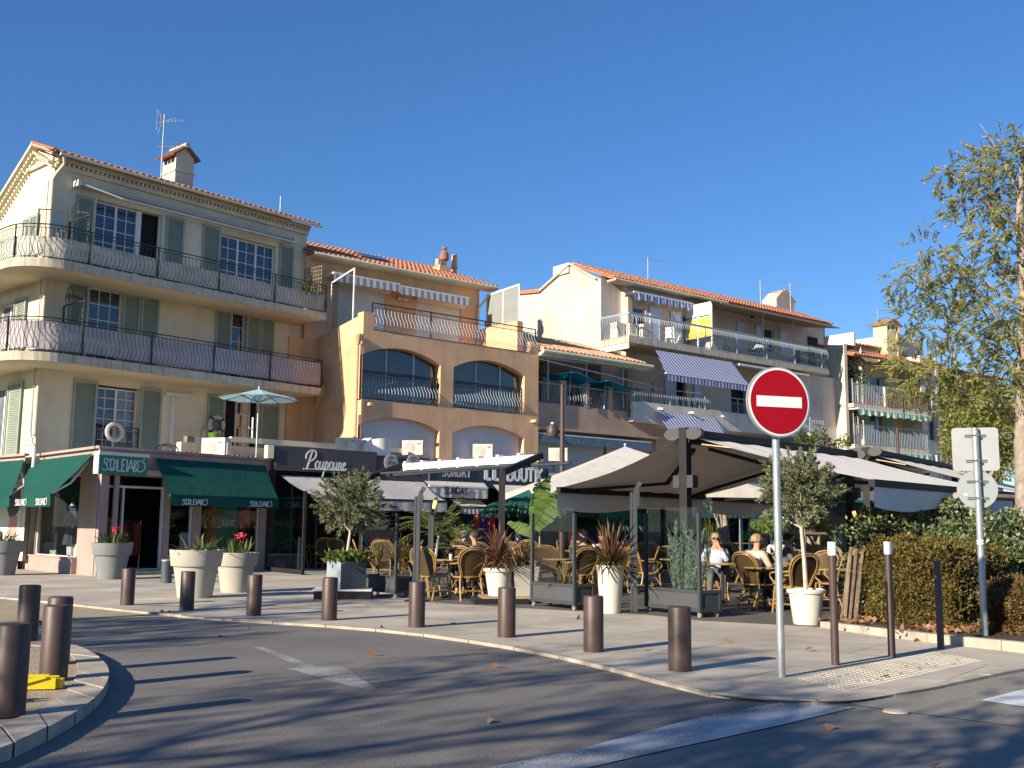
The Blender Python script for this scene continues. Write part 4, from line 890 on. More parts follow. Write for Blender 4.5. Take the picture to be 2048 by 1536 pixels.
hl = [(FL.X(75,1010), FL.X(158,1010), .42, 2.62), (FM.X(-60,1010), FM.X(52,1010), .25, 2.62)]
part('side_wall', inFL(MB().wall(X0, LEN, 0, SH, hl[:1], 0, .2)), M['mauve'], sp_); part('side_wall', inFM(MB().wall(0, 6.9, 0, SH, [h for h in hl[1:]], 0, .1)), M['mauve'], sp_)
part('flat_roof', MB().prism([(.05,.05),(SL,.05),(SL,6),(1.35,6)], SH-.12, SH-.02), M['greypl'], sp_)
part('roof_ledge', MB().box(-.12,SL+.05,-.12,.05,SH,SH+.07), M['mauve'], sp_); part('roof_ledge', inFL(MB().box(X0,LEN-.13,-.12,.05,SH,SH+.07)), M['mauve'], sp_); part('roof_ledge', inFM(MB().box(0,7.1,-.12,.02,SH,SH+.07)), M['mauve'], sp_)
part('plinth', inFL(MB().box(hl[0][0]-.1,hl[0][1]+.12,-.14,-.004,0,.40).box(hl[0][0]-.1,hl[0][1]+.12,-.17,-.004,.40,.44)), M['mauve'], sp_)
part('pillar', MB().box(.02,.26,-.10,-.002,0,SH-.5).box(.44,.58,-.07,-.002,0,SH-.5), M['mauve'], sp_)
part('interior', MB().box(.95,SL-.1,3.4,3.5,0,SH-.2).box(SL-.1,SL,.25,3.5,0,SH-.2).quad((.3,.22,.05),(SL-.1,.22,.05),(SL-.1,3.4,.05),(1.0,3.4,.05)), M['dark'], sp_)
part('ceiling', MB().quad((.1,.22,2.75),(SL-.1,.22,2.75),(SL-.1,3.4,2.75),(.9,3.4,2.75)), M['dark'], sp_)
for a, b, c, d in hs[1:]:
    wf = part('shop_window', MB().box(a,a+.05,.06,.12,c,d).box(b-.05,b,.06,.12,c,d).box(a+.05,b-.05,.06,.12,c,c+.05), M['white'], sp_); part('pane', MB().quad((a,.09,c),(b,.09,c),(b,.09,d),(a,.09,d)), M['glassshop'], wf)
a, b, c, d = hs[0]; dr = part('door_frame', MB().box(a,b,.05,.13,2.30,2.36).box(a,a+.05,.05,.13,c,2.3).box((a+b)/2-.35,(a+b)/2-.30,.05,.13,c,2.3).box(b-.05,b,.05,.13,c,2.3).box(a,b,.04,.12,c,c+.03), M['offwhite'], sp_); part('pane', MB().quad((a,.10,c),((a+b)/2-.3,.10,c),((a+b)/2-.3,.10,2.3),(a,.10,2.3)).quad((a,.10,2.36),(b,.10,2.36),(b,.10,d),(a,.10,d)), M['glassshop'], dr)
part('door_step', MB().box(a-.1,b+.1,-.35,0,0,.10), M['kerb'], sp_)
part('shutter_box', MB().box(a,b,-.03,0,2.66,2.80), M['offwhite'], sp_)
a, b, c, d = hl[0]; wf = part('shop_window', inFL(MB().box(a,a+.06,.04,.12,c,d).box(b-.04,b,.04,.12,c,d).box(a+.06,b-.04,.04,.12,c,c+.04)), M['white'], sp_); part('pane', inFL(MB().quad((a,.08,c),(b,.08,c),(b,.08,d),(a,.08,d))), M['glassshop'], wf)
a, b, c, d = hl[1]; part('panel', inFM(MB().box(a,b,.03,.08,c,d).box(b-.2,b,.0,.03,c,d)), M['white'], sp_)
# poster on the white panel
px0, px1 = FM.X(8,1000), FM.X(44,1000); po = thing('wall_poster', 'poster of a dark figure in pink trousers on the shop side panel', 'poster', FM.W(px0,.026,1.0), FM.th); part('sheet', MB().box(0,px1-px0,-.012,0,-.2,1.5), M['white'], po)
ww = px1-px0; part('figure_print', MB().poly([(ww*.2,-.016,1.4),(ww*.85,-.016,1.35),(ww*.95,-.016,.85),(ww*.7,-.016,.55),(ww*.35,-.016,.5),(ww*.1,-.016,.9)]), M['greycloth'], po); part('trouser_print', MB().poly([(ww*.38,-.016,.5),(ww*.78,-.016,.55),(ww*.82,-.016,-.1),(ww*.3,-.016,-.1)]), mat('poster_pink', (.65,.30,.28), .7, .1, 8), po)
# green awnings
def awning(parent, fr, x0t, x1t, x0b, x1b, zt, zb, yt, yb, m, val, name='awning', conv=None, vm=None, sag=.03):
    conv = conv or (lambda q: q); nu = 24
    def fn(u, v):
        xa = x0t+(x1t-x0t)*u; xb = x0b+(x1b-x0b)*u; return (xa+(xb-xa)*v, yt+(yb-yt)*v, zt+(zb-zt)*v - sag*math.sin(v*math.pi)*(1+.35*math.sin(u*9)) + .004*math.sin(u*60+v*4))
    o = part(name, conv(MB().grid(fn, nu, 8)), m, parent, smooth=True)
    part('front_bar', conv(MB().box(x0b,x1b,yb-.04,yb+.04,zb-.05,zb+.01)), M['charcoal'] if vm is None else vm, o)
    v = MB(); N = 40
    for i in range(N):
        a, b = x0b+(x1b-x0b)*i/N, x0b+(x1b-x0b)*(i+1)/N; ya, yb2 = yb-.03+.012*math.sin(i*1.1), yb-.03+.012*math.sin((i+1)*1.1); v.quad((a,ya,zb-.05-val),(b,yb2,zb-.05-val),(b,yb-.03,zb-.04),(a,yb-.03,zb-.04))
    part('valance', conv(v), m, o, smooth=True)
    part('arm', conv(MB().beam((x0t+.3,yt,zt-.2),(x0b+.6,(yt+yb)/2,(zt+zb)/2-.25),.04,.05).beam((x0b+.6,(yt+yb)/2,(zt+zb)/2-.25),(x0b+.3,yb,zb-.03),.04,.05).beam((x1t-.3,yt,zt-.2),(x1b-.6,(yt+yb)/2,(zt+zb)/2-.25),.04,.05).beam((x1b-.6,(yt+yb)/2,(zt+zb)/2-.25),(x1b-.3,yb,zb-.03),.04,.05)), M['offwhite'], o)
    return o
yo = -1.25; zb = S1.Z(340,1000,yo)-.0
awG = awning(sp_, S1, S1.X(311,916,-.08), S1.X(531,930,-.08), S1.X(339,1000,yo), S1.X(556,1000,yo), SH-.16, S1.Z(440,993,yo), -.08, yo, M['green'], .24, vm=M['green'])
k = (S1.X(413,1005,yo)-S1.X(362,1005,yo))/3.8
for pxs in (361,496): stroke_text(awG, 'lettering', soul(), k*.98, S1.X(pxs,1005,yo), S1.Z(440,993,yo)-.25, yo-.075, .016, M['whitesign'], sz=.15/(k*.98))
yo2 = -1.35; xb1 = FL.X(104,985,yo2)
awL = awning(sp_, FL, FL.X(50,925,-.08), FL.X(186,913,-.08), xb1-2.2, xb1, SH-.12, FL.Z(60,990,yo2), -.08, yo2, M['green'], .26, conv=inFL, vm=M['green'])
for pxs in (36,77):
    x = FL.X(pxs,997,yo2); k2 = (FL.X(pxs+22,997,yo2)-x)/3.8; s = stroke_text(None, 'lettering', soul(), .21, 0, 0, 0, .018, M['whitesign']); me = s.data
    for v in me.vertices:
        p = FL.W(x+v.co.x*k2/.21, yo2-.07+v.co.y, FL.Z(60,990,yo2)-.27+v.co.z*.8); v.co = S1.L(p)
    s.parent = awL
awning(sp_, FM, 2.5, FM.X(48,925,-.08), 2.2, FM.X(22,985,yo2), SH-.12, FL.Z(60,990,yo2)+.0, -.08, yo2, M['green'], .26, conv=inFM, vm=M['green'])
# sign box over the door
sx0, sx1 = S1.X(199,925,-.35), S1.X(296,925,-.35); sz0, sz1 = S1.Z(199,947,-.35), S1.Z(199,909,-.35)
sb = part('sign_box', MB().box(sx0,sx1,-.34,-.13,sz0,sz1), M['greenlt'], sp_); part('sign_cap', MB().box(sx0-.03,sx1+.03,-.37,-.13,sz1+.002,sz1+.09), M['white'], sb); part('sign_edge', MB().box(sx0-.03,sx0-.003,-.35,-.13,sz0,sz1), M['white'], sb)
u_ = (sx1-sx0)*.88/3.9; stroke_text(sb, 'lettering', soul(), u_, sx0+(sx1-sx0)*.07, (sz0+sz1)/2-.5*u_, -.36, .024, M['whitesign'])
# mannequins and displays
def mannequin(p, rz, top, bot, label, headless=True, skirt=False):
    t = thing('shop_mannequin', label, 'mannequin', p, rz, 'mannequins in the clothes shop')
    part('body', MB().lathe([(.045,1.52),(.05,1.46),(.10,1.42),(.0,1.40)][::-1], 12).lathe([(.05,.02),(.06,.25),(.075,.5)], 10, (-.09,0,0)).lathe([(.05,.02),(.06,.25),(.075,.5)], 10, (.09,0,0)).tube([(-.21,0,1.32),(-.25,.02,1.05),(-.24,-.06,.80)], [.045,.04,.03], 8).tube([(.21,0,1.32),(.25,.02,1.05),(.24,-.06,.80)], [.045,.04,.03], 8), M['offwhite'], t, smooth=True)
    j = MB().grid(lambda u, v: ((.21-.05*math.sin(v*math.pi)+.03*v*v)*math.cos(u*2*math.pi)*(1 if v > 0 else 1), (.12+.02*v)*math.sin(u*2*math.pi), 1.44-.62*v-.10*abs(math.cos(u*2*math.pi))*(1-v)), 18, 8); j.tube([(-.20,0,1.36),(-.27,.02,1.08),(-.26,-.05,.86)], [.07,.06,.05], 8).tube([(.20,0,1.36),(.27,.02,1.08),(.26,-.05,.86)], [.07,.06,.05], 8); part('jacket', j, top, t, smooth=True)
    if skirt: part('skirt', MB().grid(lambda u, v: ((.15+.12*v+.012*math.sin(u*60))*math.cos(u*2*math.pi), (.11+.10*v+.012*math.sin(u*60))*math.sin(u*2*math.pi), .92-.60*v), 48, 4), bot, t, smooth=True)
    else: part('trousers', MB().tube([(-.085,0,.95),(-.09,0,.5),(-.09,0,.10)], [.11,.085,.075], 10).tube([(.085,0,.95),(.09,0,.5),(.09,0,.10)], [.11,.085,.075], 10), bot, t, smooth=True)
    if not headless: part('head', MB().ball((0,0,1.66),(.075,.095,.115), 12, 8), M['offwhite'], t, smooth=True)
def inshop(px, y=.5, z=.42, fr=S1): return fr.W(fr.X(px,1050,y), y, z)
ochre = mat('ochre_print_cloth', (.40,.20,.03), .85, .5, 14, c2=(.10,.03,.01)); coral = mat('coral_cloth', (.50,.10,.05), .85, .2, 6); tealc = mat('teal_cloth', (.02,.14,.17), .85, .2, 6); maroon = mat('maroon_cloth', (.16,.015,.03), .85, .2, 6); denim = mat('denim_cloth', (.03,.05,.12), .85, .2, 8); chk = mat('grey_blue_cloth', (.16,.19,.22), .85, .2, 8)
mannequin(FL.W(FL.X(124,1050,.45),.45,.42), FL.th, chk, denim, 'headless mannequin in a pale jacket and dark trousers, side window')
mannequin(FL.W(FL.X(143,1050,.5),.5,.42), FL.th, denim, M['navy'], 'headless mannequin in navy jacket and pleated skirt, side window', skirt=True)
mannequin(inshop(207,.75,.12), S1.th, ochre, M['navy'], 'white headed mannequin in an ochre jacket behind the door glass', headless=False)
mannequin(inshop(493,.5,.45), S1.th, coral, maroon, 'mannequin in coral jacket and maroon trousers, right window')
mannequin(inshop(422,.35,.45), S1.th, ochre, ochre, 'mannequin in long ochre patterned dress, right window', skirt=True)
mannequin(inshop(445,.9,.45), S1.th, tealc, tealc, 'mannequin in teal clothes behind the ochre dress', skirt=True)
for px, fr, zz, w_, h_, lb in ((92,FL,.42,.34,.75,'tall white display cube in the side window'),(87,FL,.42,.46,.36,'low white display cube in front in the side window'),(152,FL,.42,.5,.34,'white display table among small cards, side window'),(378,S1,.45,.24,.66,'white display stand holding a blue folded shirt')):
    yy = .3 if w_ == .46 else .55; o = thing('display_cube', lb, 'display stand', fr.W(fr.X(px,1060,yy),yy,zz), fr.th, 'white display stands'); part('body', MB().box(-w_/2,w_/2,0,w_,0,h_), M['white'], o)
o = thing('window_banner', 'dark green banner with white lettering inside the right window', 'banner', inshop(430,.62,.45), S1.th); part('cloth', MB().box(0,.85,-.01,0,.1,1.55), M['greenlt'], o); stroke_text(o, 'lettering', soul(), .2, .04, .85, -.02, .016, M['whitesign'])
o = thing('clothes_rail', 'wheeled clothes rail with red garments inside the doorway', 'clothes rail', inshop(262,.5,.12), S1.th); part('frame', MB().tube([(-.3,0,0),(-.3,0,1.3),(.3,0,1.3),(.3,0,0)], .014, 6), M['galv'], o)
for i in range(5): part('garment', MB().grid(lambda u, v, i=i: (-.24+i*.11+.03*math.sin(u*6), -.2+.4*u, 1.25-.85*v-.12*abs(u-.5)), 8, 6), [coral,M['redcl'] if 'redcl' in M else maroon,maroon,coral,ochre][i], o, smooth=True)
o = thing('shop_lettering', 'small white freestanding shop letters in the side window', 'sign', FL.W(FL.X(99,1108,.12),.12,.45), FL.th); stroke_text(o, 'letters', soul(), .13, 0, 0, 0, .012, M['whitesign'])
# ---------------------------------------------------------------- orange arcade building
def arch_fill(mb, x0, x1, z1, rise, y, depth):
    "spandrels that turn the top of a rectangular hole into a flat arch"
    n = 14; c = (x0+x1)/2; hw = (x1-x0)/2; prev = None
    def za(x): t = (x-c)/hw; return z1 - rise*(1-math.sqrt(max(0, 1-t*t*.98)))*1.0 if False else z1 - rise*t*t
    for i in range(n):
        a, b = x0+(x1-x0)*i/n, x0+(x1-x0)*(i+1)/n
        mb.quad((a,y,za(a)),(b,y,za(b)),(b,y,z1),(a,y,z1)); mb.quad((a,y,za(a)),(a,y+depth,za(a)),(b,y+depth,za(b)),(b,y,za(b)))
B2 = Fr(-5.2, 36.0, 51.0)
b2 = framed('apartment_building', 'orange building with two rows of flat arches and a railed roof terrace', 'building', B2)
W2 = B2.X(1077,760); zt = B2.Z(722,660); ztr = B2.Z(1055,708)
zT = (B2.Z(722,655)+B2.Z(1055,707))/2
sill = B2.Z(720,797); atop = B2.Z(800,697); 
a1 = (B2.X(718,750)+.02, B2.X(881,750)); a2 = (B2.X(907,750), B2.X(1049,770))
s1b = B2.Z(880,905); s1t = B2.Z(800,836)
holes = [(a1[0],a1[1],sill,atop),(a2[0],a2[1],sill,atop+.0),(a1[0],a1[1],3.0,s1t),(a2[0],a2[1],3.0,s1t)]
mb = MB().wall(0, W2, 0, zT, holes, 0, .45)
for (x0, x1, z0, z1) in holes: arch_fill(mb, x0, x1, z1, .42 if z1 > 6 else .36, 0, .45)
part('wall', mb, M['orange'], b2)
LD = 3.4; ux0_ = B2.X(612,560,LD)
bx = B2.L(PLW := D(650,700,1)) if False else None
part('side_wall', MB().quad((0,LD+.0,0),(0,0,0),(0,0,zT+.55),(0,LD,zT+.10)).box(0.002,.42,-.002,.40,zT,zT+.62).quad((W2,0,0),(W2,8,0),(W2,8,zT),(W2,0,zT)).box(W2-.42,W2-.002,-.002,.3,zT,zT+.42), M['orange'], b2)
part('back_wall', MB().box(ux0_-.6,0.0,LD-.02,LD+.1,0,zT+.05), M['orange'], b2)
part('terrace_floor', MB().box(.1,W2-.1,.3,7,zT-.3,zT-.10), M['orange'], b2)
part('back_wall', MB().box(.01,W2-.01,LD-.1,LD,0,zT-.3), M['brownpl'], b2)
for i, (a, b) in enumerate((a1, a2)):
    ww = (b-a); g = MB()
    wf = part('glazed_bay', MB().box(a+ww*.36,a+ww*.375,.30,.36,sill,atop).box(a+ww*.70,a+ww*.72,.30,.36,sill,atop).box(a,b,.30,.34,sill,sill+.06), M['galv'], b2)
    for k, (u, v) in enumerate(((0,.36),(.375,.70),(.72,1))): part('pane', MB().quad((a+ww*u,.33,sill),(a+ww*v,.33,sill),(a+ww*v,.33,atop),(a+ww*u,.33,atop)), M['glassbig'], wf)
    part('room_wall', MB().box(max(a-.1,.06),b+.1,2.2,2.3,sill-.2,atop+.2).box(b+.1,b+.13,.5,2.3,sill-.2,atop+.2).box(max(a-.1,.06),b+.1,.5,2.3,sill-.1,sill), mat('room_wall%d' % i, (.42,.39,.35), .9, .2, 1), b2)
    railing(b2, [(a+.02,.14),(b-.02,.14)], sill+.04, .98, .13, M['ironb'], .22, .012, top=.16, bal_m=M['railgrey'])
    rs_ = part('roller_shutter', MB().box(a,b,.28,.30,2.9,s1t), M['rollsh'], b2)
    sl_ = MB()
    for k in range(int((s1t-3.0)/.06)): sl_.box(a,b,.268,.28,3.0+k*.06,3.0+k*.06+.045)
    part('slats', sl_, M['rollsh'], rs_, kind='stuff')
for (xx, zz) in ((.25,B2.Z(722,808)),(W2-.32,B2.Z(1046,841))): part('spout', MB().box(xx-.06,xx+.06,-.28,0,zz-.05,zz+.05), M['orange'], b2)
railing(b2, [(.42,.14),(W2-.05,.14)], zT+.03, .98, .145, M['ironb'], .22, .012, top=.16, bal_m=M['railgrey'])
x0, z0 = B2.at(716,672,-.1); dp = part('downpipe', MB().tube([(x0,-.09,z0-.2),(x0,-.09,3.2)], .06, 8), M['orange'], b2, smooth=True); part('hopper', MB().lathe([(.06,-.3),(.16,-.05),(.18,0),(.18,.06)], 10, (x0,-.12,z0)), M['orange'], dp)
# upper storey set back
UB = LD; uz0 = zT-.1; ue = B2.Z(700,521,UB-.45)
ux0 = B2.X(612,560,UB); ux1 = B2.X(958,640,UB)
up = part('upper_wall', MB().wall(ux0, ux1, uz0, ue+.15, [(B2.X(676,600,UB),B2.X(772,600,UB),uz0,B2.Z(700,575,UB)),(B2.X(833,600,UB),B2.X(922,620,UB),uz0,B2.Z(850,606,UB))], UB, .15).quad((ux1,UB,uz0),(ux1,8,uz0),(ux1,8,ue+1),(ux1,UB,ue+.15)).quad((ux0,8,uz0),(ux0,UB,uz0),(ux0,UB,ue+.15),(ux0,8,ue+1)), M['orange'], b2)
for (p0, p1, pt) in ((676,772,575),(833,922,606)):
    a, b, t_ = B2.X(p0,600,UB), B2.X(p1,610,UB), B2.Z(p0+24,pt,UB)
    o = part('roller_shutter', MB().box(a,b,UB+.06,UB+.1,uz0,t_), M['white'], b2); part('shutter_housing', MB().box(a-.08,b+.08,UB-.20,UB+.05,t_-.02,t_+.26), M['white'], o); s = MB()
    for k in range(int((t_-uz0)/.07)): s.box(a,b,UB+.045,UB+.06,uz0+k*.07,uz0+k*.07+.055)
    part('slats', s, M['white'], o, kind='stuff')
tiled_roof(b2, ux0-.1, ux1+.55, UB-.55, ue, UB+4.2, ue+1.75, M['tile'], .21, .36)
part('gutter', MB().tube([(ux0,UB-.60,ue-.03),(ux1+.5,UB-.60,ue-.03)], .075, 8), M['creamtrim'], b2); part('fascia_board', MB().box(ux0,ux1+.5,UB-.52,UB-.02,ue-.10,ue-.02), M['creamtrim'], b2)
part('downpipe', MB().tube([(ux1+.4,UB-.6,ue-.1),(ux1+.1,UB-.35,ue-.5),(ux1-.1,UB-.08,ue-.9),(ux1-.1,UB-.08,uz0)], .055, 8), M['creamtrim'], b2, smooth=True)
for (p0, p1, y0, y1) in ((668,800,548,575),(801,940,575,603)):
    a, b, z_ = B2.X(p0,y0,UB-.8), B2.X(p1,y1,UB-.8), B2.Z(p0,y0,UB-.8)
    o = part('awning', MB().box(a,b,UB-.8,UB-.02,z_+.03,z_+.10), M['white'], b2, loc=(0,0,0)); v = MB(); N = 44
    for i in range(N):
        c, d = a+(b-a)*i/N, a+(b-a)*(i+1)/N; dz = .03*abs(math.sin(i*math.pi/3)); dz2 = .03*abs(math.sin((i+1)*math.pi/3)); v.quad((c,UB-.82,z_-.24-dz),(d,UB-.82,z_-.24-dz2),(d,UB-.80,z_+.04),(c,UB-.80,z_+.04))
    part('valance', v, M['greystripe'], o)
xw, zw = B2.at(806,598,UB-.15); part('floodlight', MB().box(xw-.22,xw-.03,UB-.16,UB-.02,zw-.08,zw+.05).box(xw+.03,xw+.22,UB-.16,UB-.02,zw-.08,zw+.05), M['offwhite'], b2)
xs, zs = B2.at(735,512,UB+1.6); sk = part('skylight', MB().box(xs-.9,xs+.8,UB+1.1,UB+2.3,ue+.62,ue+.68), M['glasswin'], b2, rot=None); sk.rotation_euler = (0,0,0)
sk.data.clear_geometry(); m_ = MB(); m_.quad((xs-.7,UB+.7,ue+.62),(xs+.7,UB+.7,ue+.62),(xs+.7,UB+1.7,ue+1.04),(xs-.7,UB+1.7,ue+1.04)); sk.data.from_pydata(m_.v, [], m_.f); sk.data.materials.append(M['glasswin'])
# chimneys of the orange building
def wpt(fr, px, py, y): x, z = fr.at(px, py, y); return x, z
cx, cz = B2.at(884,552,UB+2.4); c = put('chimney', None, b2, (cx,UB+2.4,0))
part('stack', MB().prism([(-.42,-.3),(.42,-.3),(.42,.3),(-.42,.3)], cz-.6, cz+.12).prism([(-.30,-.25),(.30,-.25),(.30,.25),(-.30,.25)], cz+.12, cz+.42), M['orange'], c)
part('flue_pot', MB().lathe([(.12,.4),(.10,.72)], 12, (-.24,0,cz)), M['orange'], c, smooth=True); part('turned_pot', MB().lathe([(.10,.4),(.10,.66),(.20,.74),(.21,.95),(.14,1.12),(.08,1.18),(.12,1.22),(.12,1.3),(.06,1.34)], 14, (.10,0,cz)), M['tiledark'], c, smooth=True)
cx2, cz2 = B2.at(908,565,UB+2.6); c = put('chimney', None, b2, (cx2,UB+2.6,0)); part('tall_flue', MB().lathe([(.2,-.5),(.2,0),(.13,.05),(.13,.62),(.17,.64),(.17,.72),(.13,.74),(.13,1.25)], 14, (0,0,cz2)), M['orange'], c, smooth=True)
# white framed wind screens on the terrace ends
def wscreen(px0, px1, y0, ytop, ybot, label, fr, n=1, slope=0):
    a, b = fr.at(px0, ytop, y0), fr.at(px1, ytop, y0); zb_ = fr.Z((px0+px1)/2, ybot, y0); t = thing('terrace_screen', label, 'screen', fr.W(a[0], y0, zb_), fr.th, 'white framed terrace screens')
    L = b[0]-a[0]; h = a[1]-zb_; f = MB().box(0,.06,-.02,.02,0,h).box(L-.06,L,-.02,.02,-.3,h).box(.06,L-.06,-.02,.02,h-.06,h).box(.06,L-.06,-.02,.02,0,.05)
    if n == 2: f.box(L*.42,L*.42+.05,-.02,.02,.05,h-.06)
    part('frame', f, M['white'], t); part('panel', MB().box(.06,L-.06,-.006,.006,.05,h-.06), M['frost'], t); return t
t = thing('terrace_screen', 'white framed frosted screen between the cream and orange houses', 'screen', B2.W(.12,.9,zT), B2.th+R(90), 'white framed terrace screens')
part('frame', MB().box(0,.06,-.02,.02,-.2,2.35).box(1.6,1.66,-.02,.02,0,2.1).beam((0,0,2.35),(1.66,0,2.1),.04,.06), M['white'], t); part('panel', MB().wallprism([(.06,.1),(1.6,.1),(1.6,2.05),(.06,2.3)],-.006,.006), M['glassshop'], t)
pwz = B2.Z(1008,640,1.0); L2 = 2.2; t = thing('terrace_screen', 'white framed frosted screen at the right end of the orange terrace', 'screen', B2.W(W2-.25,.9,pwz), B2.th+R(90), 'white framed terrace screens')
part('frame', MB().box(0,.07,-.02,.02,-.9,1.55).box(1.05,1.11,-.02,.02,0,1.5).box(L2-.06,L2,-.02,.02,0,1.45).beam((0,0,1.55),(L2,0,1.45),.04,.07).box(.07,L2-.06,-.02,.02,0,.05), M['white'], t); part('panel', MB().wallprism([(.07,.05),(L2-.06,.05),(L2-.06,1.42),(.07,1.5)],-.006,.006), M['frost'], t)
part('party_wall', MB().box(W2-.5,W2-.2,.75,LD,zT-.1,pwz), M['orange'], b2)
# ---------------------------------------------------------------- low building with a covered terrace
B3 = Fr(*(B2.W(W2,0.25)[:2]), 51.0)
b3 = framed('apartment_building', 'brown building with a shaded railed terrace under a sandy tiled roof', 'building', B3)
W3 = B3.X(1311,780); zf = (B3.Z(1078,850)+B3.Z(1310,884))/2; zp = (B3.Z(1080,801)+B3.Z(1305,832))/2; er = B3.Z(1080,700,-.1); 
zfl = zp-.05
part('wall', MB().wall(0, W3, 0, zf+.0, [(.2,W3-.4,3.05,zf-.45)], .35, .1).box(0,W3,-.02,.25,zf,zp).box(0,W3,-.25,-.02,zf-.03,zf+.06).quad((W3,-.02,0),(W3,6,0),(W3,6,zp),(W3,-.02,zp)), M['brownpl'], b3)
rs3 = MB(); 
for k, (u, v) in enumerate(((.2,1.3),(1.45,4.2),(4.35,W3-.4))):
    o = part('roller_shutter', MB().box(u,v,.42,.45,3.0,zf-.45), mat('shutter_grey', (.36,.38,.42), .6, .05, 3) if k == 0 else bpy.data.materials['shutter_grey'], b3); s = MB()
    for j in range(int((zf-3.5)/.07)): s.box(u,v,.408,.42,3.05+j*.07,3.05+j*.07+.055)
    part('slats', s, bpy.data.materials['shutter_grey'], o, kind='stuff')
aw3 = part('awning', MB().box(.05,W3-.5,-.22,.3,zf-.28,zf-.18), M['white'], b3); part('valance', MB().quad((.05,-.24,zf-.56),(W3-.5,-.24,zf-.56),(W3-.5,-.22,zf-.22),(.05,-.22,zf-.22)), M['bluecv'], aw3)
# terrace: piers, railings
ps = [B3.X(p,820,0) for p in (1126,1173,1220,1265)] 
edges = [0]+ps+[W3-.18]
for p in ps+[W3-.12]: part('pier', MB().box(p-.13,p+.13,-.04,.24,zp,zp+.92).box(p-.16,p+.16,-.07,.27,zp+.92,zp+.98), M['brownpl'], b3)
for a, b in zip(edges[:-1], edges[1:]): railing(b3, [(a+.14,.05),(b-.14,.05)], zp+.02, .80, .135, M['railgrey'], .13, .013, top=.02, scroll=False, posts=9)
part('terrace_back', MB().wall(0, W3, zp, er+.3, [(1.9,2.9,zp,zp+1.9),(4.3,5.2,zp,zp+1.9)], 2.8, .1).quad((0,.4,zp),(0,2.8,zp),(0,2.8,er),(0,.4,er)), M['greypl'], b3)
part('interior', MB().box(.1,W3-.1,3.0,3.05,zp,er), M['dark'], b3); part('door', MB().box(W3-1.5,W3-.6,2.70,2.78,zp,zp+1.8), M['bluecv'], b3)
window(b3, 1.9,2.9,zp,zp+1.9,2.85,1,1,leaves=2); window(b3,4.3,5.2,zp,zp+1.9,2.85,1,1,leaves=2)
zr1 = B3.Z(1255,735,-.45); 
tiled_roof(b3, -.0, W3-1.0, -.45, er-.02, 3.6, er+1.35, M['tile2'], .235, .40, True)
part('gutter', MB().tube([(0,-.5,er-.10),(W3-.7,-.5,er-.10)], .09, 8), M['creamtrim'], b3); part('eave_board', MB().box(0,W3-.8,-.42,-.1,er-.26,er-.12), M['creamtrim'], b3)
for px in (1092,1169,1242): part('awning_post', MB().tube([(B3.X(px,780,.0),-.12,zp+.1),(B3.X(px,780,0),-.12,er-.15)], .028, 6), M['galv'], b3)
part('corner_post', MB().box(W3-.16,W3-.06,0,.1,zp,er-.7), M['wood'], b3)
tp_ = part('shade_sail', MB().grid(lambda u, v: (W3*.36+(W3*.62)*u, .5+1.6*v, er-.55-.42*u-.10*math.sin(u*11)*math.sin(v*3.1)-.04), 30, 6), mat('tan_tarpaulin', (.30,.25,.17), .8, .1, 2), b3, smooth=True)
part('awning_rail', MB().beam((0,-.1,er-.35),(W3-.1,-.1,er-.86),.06,.05), M['greypl'], b3)
def parasol(p, rz, r, h, m, label, group, n=6, tilt=0.0, pitch=.30, fold=False, pole='galv', sq=False):
    t = thing('parasol', label, 'parasol', p, rz, group); t.rotation_euler = (0, tilt, rz); mb = MB(); k = len(mb.v)
    n = 4 if sq else n; rim = []
    for i in range(n):
        a = 2*math.pi*(i+.5)/n
        for j in range(6):
            f = j/6; b = 2*math.pi*(i+1.5)/n; x = (1-f)*math.cos(a)+f*math.cos(b); y = (1-f)*math.sin(a)+f*math.sin(b); rim.append((r*x, r*y, h-pitch*r-.02*math.sin(f*math.pi)))
    mb.v.append((0,0,h)); nr = 5
    for q in range(1, nr+1):
        f = q/nr
        for x, y, z in rim: mb.v.append((x*f, y*f, h+(z-h)*f-.03*math.sin(f*math.pi)))
    N = len(rim)
    for i in range(N): mb.f.append((0, 1+i, 1+(i+1) % N))
    for q in range(nr-1):
        for i in range(N): j = (i+1) % N; mb.f.append((1+q*N+i, 1+(q+1)*N+i, 1+(q+1)*N+j, 1+q*N+j))
    part('canopy', mb, m, t); part('pole', MB().tube([(0,0,0),(0,0,h+.04)], .022, 8), M[pole], t)
    rb_ = MB()
    for i in range(n): x, y, z = rim[i*6]; rb_.tube([(0,0,h-.06),(x*.98,y*.98,z-.02)], .010, 4); rb_.tube([(0,0,h-pitch*r*1.4),(x*.5,y*.5,h-pitch*r*.5-.04)], .009, 4)
    part('ribs', rb_, M['charcoal'], t, kind='stuff'); part('finial', MB().ball((0,0,h+.05),.03,8,5), M['white'], t); return t
xq, zq = B3.at(1138,740,-.05); parasol(B3.W(xq,-.05,zp), B3.th+.3, 1.25, zq-zp, M['teal'], 'bright blue square parasol on the shaded terrace, the left of two', 'blue parasols on the shaded terrace', sq=True, tilt=.10, pitch=.26)
xq, zq = B3.at(1208,757,-.1); parasol(B3.W(xq,-.1,zp), B3.th+.2, 1.3, zq-zp, M['teal'], 'bright blue square parasol on the shaded terrace, the lower right one', 'blue parasols on the shaded terrace', sq=True, tilt=.10, pitch=.26)
